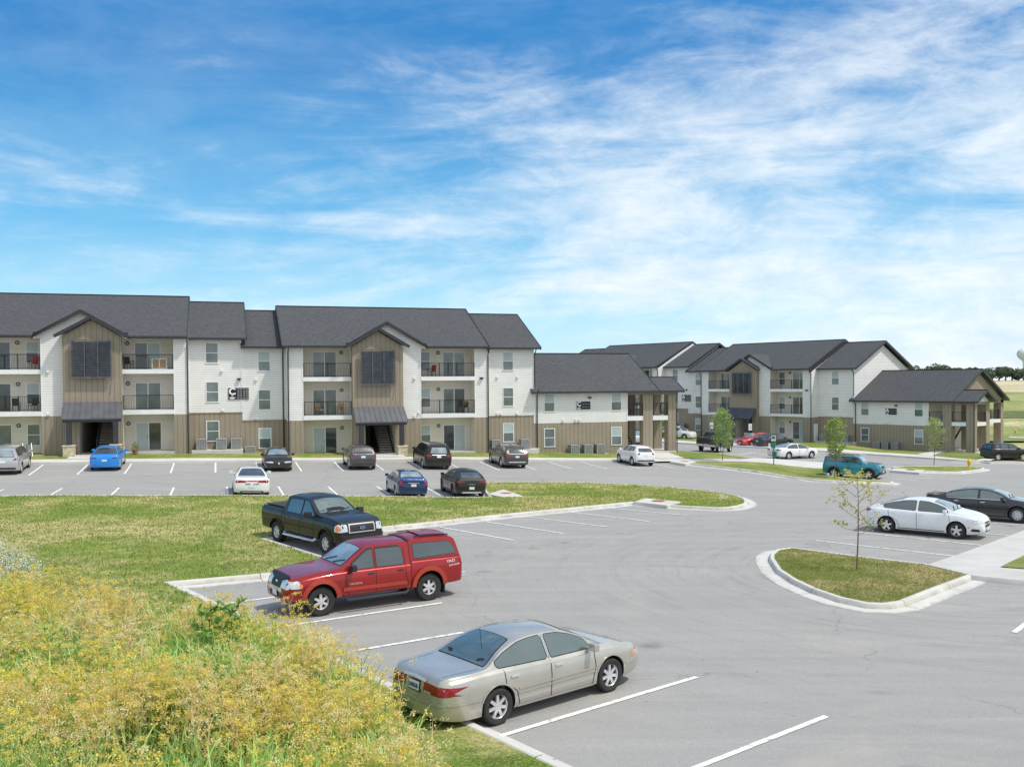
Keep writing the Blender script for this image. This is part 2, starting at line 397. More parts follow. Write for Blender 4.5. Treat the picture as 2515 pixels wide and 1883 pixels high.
for x, y, z in CTRL:
    d2 = (XX - x) ** 2 + (YY - y) ** 2
    k = np.exp(-d2 / (2 * 3.6 ** 2)) + 1e-3 * np.exp(-d2 / (2 * 9. ** 2)) + 1e-6 / (1 + d2 * .01)
    ACC += k * z; WW += k
HG = ACC / WW
def far_h(x, y):
    return max(0., min(1., (y - 125) / 275.)) * 6.2
def h(x, y):
    fx = min(max((x - GX0) / GD, 0), len(gx) - 1.001); fy = min(max((y - GY0) / GD, 0), len(gy) - 1.001)
    i, j = int(fx), int(fy); a, b = fx - i, fy - j
    z = (HG[j, i] * (1 - a) + HG[j, i + 1] * a) * (1 - b) + (HG[j + 1, i] * (1 - a) + HG[j + 1, i + 1] * a) * b
    return float(z) + far_h(x, y)
def G(x, y, dz=0.):
    """ground point (world) seen at that place of the 2212 x 1656 picture; works on the sloping terrain"""
    r = ray(x, y); z = 0.
    for _ in range(14):
        k = (z + dz - CAMH) / r[2]; X, Y = r[0] * k, r[1] * k
        z = .5 * z + .5 * h(X, Y)
    return (X, Y)
def px1(a, b): return (a * .3165 * .8795, (700 + b * .3165) * .8795)
def px2(a, b): return ((600 + a * .3165) * .8795, (720 + b * .3165) * .8795)
def px3(a, b): return ((1200 + a * .3165) * .8795, (800 + b * .3165) * .8795)
def px4(a, b): return ((1815 + a * .3165) * .8795, (800 + b * .3165) * .8795)
def px5(a, b): return ((600 + a * .2713) * .8795, (1180 + b * .2713) * .8795)
def px6(a, b): return ((900 + a * .3345) * .8795, (1450 + b * .3345) * .8795)
def px7(a, b): return (a / 2.212 * .8795, (1183 + b / 2.212) * .8795)
def px8(a, b): return ((1815 + a * .3165) * .8795, (1150 + b * .3165) * .8795)
def px9(a, b): return ((1200 + a * .3165) * .8795, (1130 + b * .3165) * .8795)
def pxJ(a, b): return ((1480 + a / 4.424) * .8795, (1040 + b / 4.424) * .8795)

def area(p): return sum(p[i][0] * p[(i + 1) % len(p)][1] - p[(i + 1) % len(p)][0] * p[i][1] for i in range(len(p))) / 2
def dense(p, d, closed=True):
    out = []
    n = len(p)
    for i in range(n if closed else n - 1):
        a, b = p[i], p[(i + 1) % n]; L = math.dist(a, b); k = max(1, int(math.ceil(L / d)))
        out += [(a[0] + (b[0] - a[0]) * t / k, a[1] + (b[1] - a[1]) * t / k) for t in range(k)]
    if not closed: out.append(p[-1])
    return out
def roundp(p, it=2):
    for _ in range(it):
        q = []
        for i in range(len(p)):
            a, b = p[i], p[(i + 1) % len(p)]
            q += [(a[0] * .75 + b[0] * .25, a[1] * .75 + b[1] * .25), (a[0] * .25 + b[0] * .75, a[1] * .25 + b[1] * .75)]
        p = q
    return p
def fillet(p, r):
    q = []; n = len(p)
    for i in range(n):
        a, b, c = p[i - 1], p[i], p[(i + 1) % n]
        for e in (a, c):
            L = math.dist(b, e) or 1; k = min(r, L * .35) / L
            q.append((b[0] + (e[0] - b[0]) * k, b[1] + (e[1] - b[1]) * k))
    return q
def inside(x, y, p):
    c = False; n = len(p); j = n - 1
    for i in range(n):
        if (p[i][1] > y) != (p[j][1] > y) and x < (p[j][0] - p[i][0]) * (y - p[i][1]) / (p[j][1] - p[i][1]) + p[i][0]: c = not c
        j = i
    return c
def fill(poly, step):
    """triangulate a polygon with inner points -> verts2d, tris"""
    b = dense(poly, step); n = len(b); pts = [Vector(q) for q in b]; edges = [(i, (i + 1) % n) for i in range(n)]
    xs = [q[0] for q in b]; ys = [q[1] for q in b]
    y = min(ys) + step * .5
    while y < max(ys):
        x = min(xs) + step * .5
        while x < max(xs):
            if inside(x, y, b): pts.append(Vector((x + (random.random() - .5) * step * .2, y)))
            x += step
        y += step
    r = delaunay_2d_cdt(pts, edges, [list(range(n))], 1, 1e-6)
    return [tuple(v) for v in r[0]], [tuple(f) for f in r[2]]
def drape(name, poly, zoff, m, step=1.5, **kw):
    if area(poly) < 0: poly = poly[::-1]
    v, f = fill(poly, step)
    me = bpy.data.meshes.new(name); me.from_pydata([(x, y, h(x, y) + zoff) for x, y in v], [], f); me.materials.append(m)
    me.polygons.foreach_set('use_smooth', [True] * len(me.polygons))
    bm = bmesh.new(); bm.from_mesh(me); bmesh.ops.recalc_face_normals(bm, faces=bm.faces)
    if sum(q.normal.z for q in bm.faces) < 0: bmesh.ops.reverse_faces(bm, faces=bm.faces)
    bm.to_mesh(me); bm.free()
    o = bpy.data.objects.new(name, me); COL.objects.link(o)
    return tag(o, kw.get('label'), kw.get('cat'), kind='structure')
def skirt(name, line, prof, m, closed=False, step=.7):
    """sweep a kerb profile [(outward offset, z)] along a ground line (outward = right-hand side)"""
    p = dense(line, step, closed); n = len(p); rows = []
    for i in range(n):
        a = p[i - 1] if (closed or i) else p[i]; b = p[(i + 1) % n] if (closed or i < n - 1) else p[i]
        dx, dy = b[0] - a[0], b[1] - a[1]; L = math.hypot(dx, dy) or 1
        nx, ny = dy / L, -dx / L
        rows.append([(p[i][0] + nx * o, p[i][1] + ny * o, h(p[i][0], p[i][1]) + z) for o, z in prof])
    mb = MB(); k = len(prof)
    for r in rows: mb.v += r
    for i in range(n if closed else n - 1):
        for j in range(k - 1):
            a = i * k + j; b = ((i + 1) % n) * k + j
            mb.f.append((a, a + 1, b + 1, b)); mb.m.append(0)
    o = mb.build(name, m, smooth=35)
    run = [0.]
    for i in range(1, n): run.append(run[-1] + math.dist(p[i - 1], p[i]))
    if k > 5:
        for nm_, val in (('run', [run[i] + .2 for i in range(n) for _ in range(k)]), ('off', [prof[j][0] for i in range(n) for j in range(k)])):
            a_ = o.data.attributes.new(nm_, 'FLOAT', 'POINT'); a_.data.foreach_set('value', val)
    return tag(o, kind='structure')
KERB = [(-.03, -.1), (-.03, .12), (0, .15), (.11, .15), (.145, .12), (.18, .03), (.20, .015), (.62, .008), (.64, -.06)]
KERBTHIN = [(-.03, -.1), (-.03, .12), (0, .15), (.11, .15), (.145, .12), (.17, -.06)]
# ------------------------------------------------------------------ ground, lots, kerbs
FAR = 2600
def ground_sheet():
    xs = [-FAR, -1200, -600, -300, -150] + [x for x in range(-90, 121, 5)] + [160, 220, 300, 450, 700, 1200, FAR]
    ys = [-300, -80] + [y for y in range(-20, 181, 5)] + [200, 225, 250, 275, 300, 325, 350, 375, 400, 420, 450, 600, 900, 1600, FAR]
    mb = MB()
    for y in ys:
        for x in xs: mb.v.append((x, y, h(x, y) - (.16 if (y < 130 and abs(x) < 130) else .02)))
    n = len(xs)
    for j in range(len(ys) - 1):
        for i in range(n - 1):
            mb.f.append((j * n + i, j * n + i + 1, (j + 1) * n + i + 1, (j + 1) * n + i)); mb.m.append(0)
    o = mb.build('ground', M['field'], smooth=True); tag(o, kind='structure')
ground_sheet()
A_POLY = [(-75, -14), (80, -14), (88, 60), (82, 96), (58, 84), (30, 106), (24, 150), (-30, 150), (-20, 74), (-75, 55)]
drape('asphalt_lot', A_POLY, 0, M['asphalt'], 2.0)

BD = (math.cos(R(-51.5)), math.sin(R(-51.5))); AD = (-BD[1], BD[0])      # near lot: kerb and stall directions
def lawn(name, poly, m=None, z=.13, step=1.5):
    if area(poly) < 0: poly = poly[::-1]
    drape(name, poly, z, m or M['lawn'], step)
    return poly

# big lawn with its peninsula between the two rows
K = G(356, 1257, .13); F1 = G(566, 1163, .13); F2 = G(674, 1197, .13)
d12 = ((F2[0] - F1[0]), (F2[1] - F1[1])); q = G(585, 1237, .13); dk = (q[0] - K[0], q[1] - K[1])
den = d12[0] * dk[1] - d12[1] * dk[0]
t = ((K[0] - F1[0]) * dk[1] - (K[1] - F1[1]) * dk[0]) / den
J = (F1[0] + d12[0] * t, F1[1] + d12[1] * t)
far_edge = [G(*p, .13) for p in [(0, 1071), (415, 1069), (700, 1071), (1062, 1073), (1041, 1042)]]
Lw = sw2xy(-45, 52.8)
pen = [G(*px9(*p), .13) for p in [(0, 172), (300, 168), (700, 171), (1100, 187), (1400, 207), (1650, 233), (1820, 255), (1930, 280), (1985, 308), (1985, 332), (1925, 352), (1850, 363), (1780, 366), (1500, 352), (1120, 322), (600, 372), (0, 430)]]
south = [G(805, 1139.5, .13)]
Kfar = (K[0] + BD[0] * 42, K[1] + BD[1] * 42)
big = [Lw] + far_edge + pen + south + [F1, J, K, Kfar, (-60, -14), (-75, 20)]
lawn('lawn', big, M['lawn'], step=1.2)
far_line = [Lw] + far_edge
ring = far_edge[2:] + pen + south + [F1, J, K, Kfar]
def oriented(line, poly): return line if area(poly) > 0 else line[::-1]
def kerb(line, poly, prof=KERB, name='kerb', closed=False): skirt(name, oriented(line, poly), prof, M['kerb'], closed)
kerb(far_line, big, KERBTHIN)
kerb([far_edge[-1]] + pen, big, KERB)
kerb([pen[-1]] + south + [F1], big, KERB)
kerb([F1, J], big, KERBTHIN)
kerb([J, K], big, KERB)
kerb([K, Kfar], big, [(-.03, -.1), (-.03, .12), (0, .15), (.13, .15), (.16, .12), (.17, .02), (.42, .01), (.44, -.06)])

M['island'] = grass_mat('island_grass', (.13, .20, .030), (.22, .28, .050), (.62, .46, .25), .95, 1.25)
# right island with the young tree
isl = [G(*px8(*p), .13) for p in [(272, 700), (275, 662), (320, 630), (420, 618), (900, 682), (1430, 742), (1785, 822), (1500, 925), (1230, 1030), (1120, 1045), (1000, 1042), (800, 1000), (600, 932), (450, 862), (330, 785)]]
isl = isl if area(isl) > 0 else isl[::-1]
lawn('island_lawn', isl, M['island'], step=.8)
skirt('kerb', isl, KERB, M['kerb'], True)
gut = [(-.02, .011), (.55, .012), (.57, -.05)]
# raised pavement on the right, with its strip of grass
pav = [G(*px8(*p), .15) for p in [(1462, 747), (2212, 480), (3000, 200), (3600, 900), (2212, 868), (1835, 832), (1785, 824)]]
drape('pavement', pav, .158, M['concrete'], 1.0)
pavl = pav if area(pav) > 0 else pav[::-1]
skirt('kerb', pavl, [(-.02, .158), (.0, .157), (.012, .14), (.02, -.06)], M['kerb'], True)
gp = [G(*px8(*p), .16) for p in [(2030, 766), (2212, 678), (2520, 540), (3000, 820), (2212, 780)]]
drape('verge', gp, .185, M['lawn2'], .8)

# island before the teal car, crossing walk, strip by the porch, far island
isJ = [G(*p, .13) for p in [pxJ(905, 404), pxJ(1300, 408), pxJ(1700, 414), pxJ(2212, 466), px4(300, 1072), px4(660, 1106), px4(672, 1160), px4(800, 1178), px4(1000, 1194), px4(1165, 1203), px4(1185, 1207), px4(1160, 1213), px4(900, 1206), px4(600, 1190), px4(300, 1150), px4(0, 1110), pxJ(1700, 520), pxJ(1400, 478), pxJ(1000, 434)]]
isJ = isJ if area(isJ) > 0 else isJ[::-1]
lawn('island_lawn', isJ, M['lawn2'], step=1.2); skirt('kerb', isJ, KERB, M['kerb'], True)
is3 = [G(*p, .13) for p in [px4(1195, 1098), px4(1330, 1087), px4(1600, 1085), px4(1800, 1092), px4(1890, 1101), px4(1880, 1110), px4(1790, 1122), px4(1690, 1131), px4(1450, 1126), px4(1300, 1112)]]
is3 = is3 if area(is3) > 0 else is3[::-1]
lawn('island_lawn', is3, M['lawn2'], step=1.2); skirt('kerb', is3, KERB, M['kerb'], True)
walkX = [G(*p, .13) for p in [pxJ(560, 352), pxJ(650, 381), pxJ(1000, 384), pxJ(1640, 380), px4(0, 1013), px4(250, 1028), px4(560, 1052), px4(700, 1064), px4(690, 1108), px4(300, 1075), px4(0, 1052), pxJ(1700, 416), pxJ(1300, 410), pxJ(900, 406), pxJ(560, 412)]]
drape('pavement', walkX, .145, M['kerb'], 1.2)

# in front of building C: pavement along the kerb and the lawn up to the facade
def swp(*L): return [sw2xy(*p) for p in L]
cw = 71.0
drape('pavement', swp((-45, cw), (34.2, cw), (34.2, cw + 1.75), (-45, cw + 1.75)), .15, M['kerb'], 1.5)
skirt('kerb', swp((34.2, cw), (-45, cw))[::-1], [(-.01, .150), (.012, .145), (.02, -.06)], M['kerb'])
drape('lawn', swp((-45, cw + 1.75), (44, cw + 1.75), (44, 79), (-45, 79)), .13, M['lawn2'], 1.3)
for a, b in ((-10.2, -7.5), (10.9, 13.9)):
    drape('path', swp((a, cw + 1.7), (b, cw + 1.7), (b, 77), (a, 77)), .17, M['kerb'], 1.)
drape('path', swp((35.2, cw + 1), (37.5, cw + 1), (39.5, 80.5), (34.9, 80.5), (34.9, 77)), .17, M['kerb'], 1.)
strip = [G(*p, .13) for p in [pxJ(575, 320), pxJ(800, 292), pxJ(1000, 318), pxJ(1300, 348), pxJ(1640, 378), pxJ(1500, 386), pxJ(1000, 381), pxJ(660, 379)]]
drape('verge', strip, .16, M['lawn2'], 1.2)

# in front of building A
AA = R(-50.3); UA = (math.cos(AA), math.sin(AA)); NA = (-math.sin(AA), math.cos(AA)); AO = (21.35, 127.75)
def al(x, y): return (AO[0] + x * UA[0] + y * NA[0], AO[1] + x * UA[1] + y * NA[1])
topA = [G(*px4(*p), .13) for p in [(-600, 880), (0, 915), (560, 946), (1000, 975), (1380, 999), (1870, 1046)]]
botA = [G(*px4(*p), .13) for p in [(1950, 1058), (1400, 1018), (1000, 991), (560, 962), (0, 932), (-600, 897)]]
drape('pavement', topA + botA, .15, M['kerb'], 1.5)
lawnA = topA + [G(*px4(2080, 1032), .13), G(*px4(2212, 1040), .13), al(60, -8), al(75, 30), al(60, 60), al(41, 60), al(41, 1.6), al(-10, 1.6)]
drape('lawn', lawnA, .13, M['lawn2'], 2.)
drape('path', [G(*px4(*p), .15) for p in [(1375, 1000), (1500, 975), (1625, 975), (1545, 990), (1500, 1010)]], .17, M['kerb'], 1.)
drape('path', [G(*px4(*p), .15) for p in [(1835, 1043), (1930, 1018), (1975, 1010), (2020, 1020), (1950, 1048)]], .17, M['kerb'], 1.)
bb = botA[::-1]
skirt('kerb', bb if area(topA + botA) > 0 else bb, [(-.0, .151), (.02, .145), (.03, -.06)], M['kerb'])
thin = [G(*px4(*p), .05) for p in [(1640, 1052), (1800, 1058), (2212, 1062), (2600, 1062)]]
skirt('kerb', thin, [(-.15, -.05), (-.12, .13), (.12, .13), (.14, .02), (.5, .01), (.52, -.05)], M['kerb'])
thin2 = [G(*px4(*p), .05) for p in [(1700, 1045), (1950, 1049), (2400, 1052)]]

# far fields
def field(name, X0, X1, Y0, Y1, c, dz=.05):
    o = drape(name, [(X0, Y0), (X1, Y0), (X1, Y1), (X0, Y1)], dz, c, 18.)
M['wheat'] = grass_mat('ripe_field', (.50, .43, .25), (.60, .52, .32), (.68, .60, .42), .6, .08)
M['meadow'] = grass_mat('rough_meadow', (.20, .25, .07), (.29, .33, .10), (.46, .43, .20), .9, .2)
M['brush'] = grass_mat('tall_green_strip', (.09, .13, .04), (.14, .18, .06), (.25, .25, .11), .4, .5)
field('crop_field', 40, 900, 262, 398, M['wheat'])
field('meadow', 30, 500, 118, 262, M['meadow'])
field('rough_strip', 55, 420, 148, 166, M['brush'], .12)
strip_road = [G(*px4(*p)) for p in [(2095, 872), (2600, 885), (2600, 893), (2095, 880)]]
drape('road', strip_road, .2, M['kerb'], 3.)

# painted stall lines
def line(a, b, w=.11):
    d = math.dist(a, b); ux, uy = (b[0] - a[0]) / d, (b[1] - a[1]) / d; nx, ny = -uy * w / 2, ux * w / 2
    mb = MB(); k = max(1, int(d / .8)); rows = []
    for i in range(k + 1):
        x, y = a[0] + ux * d * i / k, a[1] + uy * d * i / k
        mb.v += [(x + nx, y + ny, h(x + nx, y + ny) + .014), (x - nx, y - ny, h(x - nx, y - ny) + .014)]
    for i in range(k): mb.f.append((2 * i, 2 * i + 1, 2 * i + 3, 2 * i + 2)); mb.m.append(0)
    tag(mb.build('stall_line', M['paint']), kind='structure')
for k in range(-3, 18):
    s = -11.4 + 2.79 * k
    line(sw2xy(s, 65.5), sw2xy(s, 70.9))
for k in range(-3, 9):
    s = -11.3 + 2.93 * k
    line(sw2xy(s, 53.3), sw2xy(s, 57.9))
for a, b in [((950, 1138), (1110, 1167)), ((1050, 1127), (1217, 1152)), ((1145, 1117), (1313, 1138)), ((1230, 1105.5), (1402, 1126)), ((1312, 1097), (1485, 1113))]:
    line(G(*a), G(*b))
for a, b in [((1080, 1590), (1505, 1462)), ((1440, 1683), (1785, 1547)), ((770, 1405), (1000, 1366)), ((590, 1356), (955, 1302)), ((440, 1310), (660, 1281))]:
    A_, B_ = G(*a), G(*b); line(A_, B_, .12)
for a, b in [((600, 560), (1665, 680)), ((920, 495), (1885, 597)), ((1450, 462), (2090, 521)), ((1700, 408), (2400, 452)), ((1960, 370), (2600, 398))]:
    line(G(*px8(*a)), G(*px8(*b)))
line(G(*px8(2135, 1275)), G(*px8(2330, 1125)), .13)
for a, b in [((1180, 1185), (1390, 1202)), ((1180, 1168), (1510, 1186)), ((1190, 1153), (1610, 1168)), ((1400, 1045), (1590, 1043)), ((580, 1042), (680, 1032)), ((20, 975), (230, 1000)), ((-90, 1000), (130, 982)), ((1900, 1075), (2212, 1072))]:
    line(G(*px4(*a)), G(*px4(*b)))

# storm drain inlets: concrete slab, iron lid, open mouth
def inlet(corners, mouth, lid, label):
    c = [G(*p, .16) for p in corners]
    cx = sum(p[0] for p in c) / 4; cy = sum(p[1] for p in c) / 4
    if area(c) < 0: c = c[::-1]
    z = h(cx, cy)
    t = thing('storm_drain', label, 'storm drain', (cx, cy, z))
    mb = MB()
    top = [(p[0] - cx, p[1] - cy, h(*p) + .185 - z) for p in c]; bot = [(p[0] - cx, p[1] - cy, h(*p) - .1 - z) for p in c]
    mb.poly(top)
    for i in range(4): mb.poly([bot[i], bot[(i + 1) % 4], top[(i + 1) % 4], top[i]])
    mb.build('slab', M['kerb'], t, bevel=.02)
    L = G(*lid, .19); m2 = MB(); m2.lathe([(0, .012), (.33, .012), (.35, .0)], 28); o = m2.build('lid', M['rust'], t)
    o.location = (L[0] - cx, L[1] - cy, h(*L) + .19 - z)
    a, b = G(*mouth[0], .02), G(*mouth[1], .02); d = math.dist(a, b); e = ((b[0] - a[0]) / d, (b[1] - a[1]) / d)
    # offset the dark mouth 1 cm out of the slab side, on the side facing the road
    nn = (e[1], -e[0])
    if (a[0] + nn[0] - cx) ** 2 + (a[1] + nn[1] - cy) ** 2 < (a[0] - cx) ** 2 + (a[1] - cy) ** 2: nn = (-nn[0], -nn[1])
    m3 = MB(); A_ = (a[0] + nn[0] * .02 - cx, a[1] + nn[1] * .02 - cy); B_ = (b[0] + nn[0] * .02 - cx, b[1] + nn[1] * .02 - cy)
    m3.bar((A_[0], A_[1], h(*a) - z + .07), (B_[0], B_[1], h(*b) - z + .07), .06, .12)
    m3.build('mouth', M['inlet'], t)
inlet([px9(1130, 323), px9(1215, 296), px9(1500, 325), px9(1385, 352)], (px9(1140, 338), px9(1380, 360)), px9(1318, 315), 'concrete storm drain slab with rusty lid on the near edge of the grass peninsula')
inlet([px2(1890, 1560), px2(2010, 1522), px2(2165, 1575), px2(2000, 1580)], (px2(1885, 1566), px2(1960, 1582)), px2(2030, 1550), 'concrete storm drain slab with rusty lid beside the black coupe-backed crossover')
inlet([pxJ(730, 415), pxJ(800, 398), pxJ(1020, 412), pxJ(900, 440)], (pxJ(735, 424), pxJ(895, 447)), pxJ(885, 410), 'low storm drain slab in the kerb behind the small white crossover')
inlet([px4(1172, 1122), px4(1200, 1108), px4(1440, 1120), px4(1400, 1140)], (px4(1176, 1130), px4(1395, 1145)), px4(1330, 1116), 'storm drain slab in the kerb in front of the teal boxy car')

# ------------------------------------------------------------------ apartment building
def roof_slab(name, pts, parent, th=.16):
    """sloped slab from its top outline; shingles on top, dark trim on the edges"""
    mb = MB(); mb.poly(pts, 0)
    lo = [(p[0], p[1], p[2] - th) for p in pts]
    mb.poly(lo[::-1], 1)
    n = len(pts)
    for i in range(n): mb.poly([lo[i], lo[(i + 1) % n], pts[(i + 1) % n], pts[i]], 1)
    return mb
def gable_roof(root, x0, x1, ye, yr, yb, ze, m, name='roof', notch=None, ends=(.26, .26)):
    zr = ze + (yr - ye) * m; zb = zr - (yb - yr) * m
    out = [(x0, ye, ze), (x1, ye, ze), (x1, yr, zr), (x0, yr, zr)]
    if notch:
        a, b = notch; zn = ze + (.06 - ye) * m
        out = [(x0, ye, ze), (a, ye, ze), (a, .06, zn), (b, .06, zn), (b, ye, ze)] + out[1:]
    A = roof_slab(name, out, root)
    B = roof_slab(name, [(x0, yr, zr), (x1, yr, zr), (x1, yb, zb), (x0, yb, zb)], root)
    n = len(A.v); A.v += B.v; A.f += [tuple(i + n for i in f) for f in B.f]; A.m += B.m
    for a, b in ([(x0, x1)] if not notch else [(x0, notch[0]), (notch[1], x1)]):
        A.box(a + .01, b - .01, ye - .09, ye - .002, ze - .17, ze - .01, 1)      # gutter
    for x, rh in ((x0, ends[0]), (x1, ends[1])):                       # rake boards
        if rh: A.bar((x, ye, ze - rh / 2 + .03), (x, yr, zr - rh / 2 + .03), .05, rh, 1); A.bar((x, yr, zr - rh / 2 + .03), (x, yb, zb - rh / 2 + .03), .05, rh, 1)
    A.bar((x0, yr, zr + .02), (x1, yr, zr + .02), .22, .05, 1)
    return A.build(name, [M['roof'], M['dark_trim']], root)
def dormer(root, xc, hw, yf, ye, ze, k, m):
    """cross gable: roof planes running back into the main slope z = ze + m (y - ye)"""
    zr = ze + hw * k; yi = ye + (zr - ze) / m
    mb = MB()
    for s in (-1, 1):
        p = [(xc + s * hw, yf, ze), (xc, yf, zr), (xc, yi, zr), (xc + s * hw, ye, ze)]
        if s > 0: p = p[::-1]
        q = roof_slab('', p, root, .15); n = len(mb.v)
        mb.v += q.v; mb.f += [tuple(i + n for i in f) for f in q.f]; mb.m += q.m
        mb.bar((xc + s * (hw + .05), yf - .03, ze - .12), (xc, yf - .03, zr - .09), .06, .24, 1)
    return mb.build('roof', [M['roof'], M['dark_trim']], root)
def window(root, x0, z0, w, hh, y, kind=0):
    kind = kind if random.random() < .55 else random.choice((0, 0, 1, 2))
    f = MB(); t = .065
    f.box(x0 - t, x0 + w + t, y - .035, y + .01, z0 + hh, z0 + hh + t); f.box(x0 - t * 1.3, x0 + w + t * 1.3, y - .05, y + .01, z0 - t, z0)
    f.box(x0 - t, x0, y - .035, y + .01, z0, z0 + hh); f.box(x0 + w, x0 + w + t, y - .035, y + .01, z0, z0 + hh)
    f.box(x0, x0 + w, y - .03, y + .01, z0 + hh * .5 - .025, z0 + hh * .5 + .025)
    fo = f.build('window', M['white_trim'], root)
    g = MB(); g.box(x0 + .002, x0 + w - .002, y - .012, y + .005, z0 + hh * .5 + .026, z0 + hh - .002, kind % 2)
    g.box(x0 + .002, x0 + w - .002, y - .016, y + .003, z0 + .002, z0 + hh * .5 - .026, 1 if kind < 2 else 2)
    g.build('pane', [M['blind'], M['pane'], M['pane_dark']], fo)
def slider(root, x0, z0, y, kind=0, w=1.8, hh=2.1):
    f = MB(); t = .06
    f.box(x0 - t, x0 + w + t, y - .04, y + .01, z0 + hh, z0 + hh + t); f.box(x0 - t, x0 + w + t, y - .04, y + .01, z0, z0 + .05)
    for x in (x0 - t, x0 + w): f.box(x, x + t, y - .04, y + .01, z0 + .05, z0 + hh)
    f.box(x0 + w / 2 - .035, x0 + w / 2 + .035, y - .045, y + .01, z0 + .05, z0 + hh)
    fo = f.build('sliding_door', M['white_trim'], root)
    g = MB(); g.box(x0 + .002, x0 + w / 2 - .036, y - .02, y + .004, z0 + .052, z0 + hh - .002, [0, 1, 2, 1][kind % 4])
    g.box(x0 + w / 2 + .036, x0 + w - .002, y - .014, y + .004, z0 + .052, z0 + hh - .002, [2, 2, 0, 1][kind % 4])
    g.build('pane', [M['blind'], M['pane'], M['pane_dark']], fo)
    hd = MB(); hd.box(x0 + w / 2 - .09, x0 + w / 2 - .05, y - .06, y - .045, z0 + .95, z0 + 1.15); hd.build('handle', M['dark_trim'], fo)
def railing(root, x0, x1, z, y=-.02, axis='x', hh=1.12, posts=1):
    mb = MB()
    def bx(a, b, z0, z1, t=.02):
        if axis == 'x': mb.box(a, b, y - t, y + t, z0, z1)
        else: mb.box(y - t, y + t, a, b, z0, z1)
    bx(x0, x1, z + hh - .045, z + hh, .025); bx(x0, x1, z + .09, z + .125, .018)
    n = int((x1 - x0) / .118)
    for i in range(1, n):
        x = x0 + (x1 - x0) * i / n; bx(x - .008, x + .008, z + .12, z + hh - .04, .008)
    for i in range(posts + 2):
        x = x0 + .03 + (x1 - x0 - .06) * i / (posts + 1)
        bx(x - .028, x + .028, z - .02, z + hh + (.03 if 0 < i <= posts else 0), .028)
    mb.build('railing', M['rail'], root)
FL = 3.05; SB = 2.15
def face(mb, x0, x1, y, z0, z1, mi=0): mb.poly([(x0, y, z0), (x1, y, z0), (x1, y, z1), (x0, y, z1)], mi)
def side(mb, x, y0, y1, z0, z1, mi=0, flip=False):
    p = [(x, y0, z0), (x, y1, z0), (x, y1, z1), (x, y0, z1)]
    mb.poly(p if not flip else p[::-1], mi)
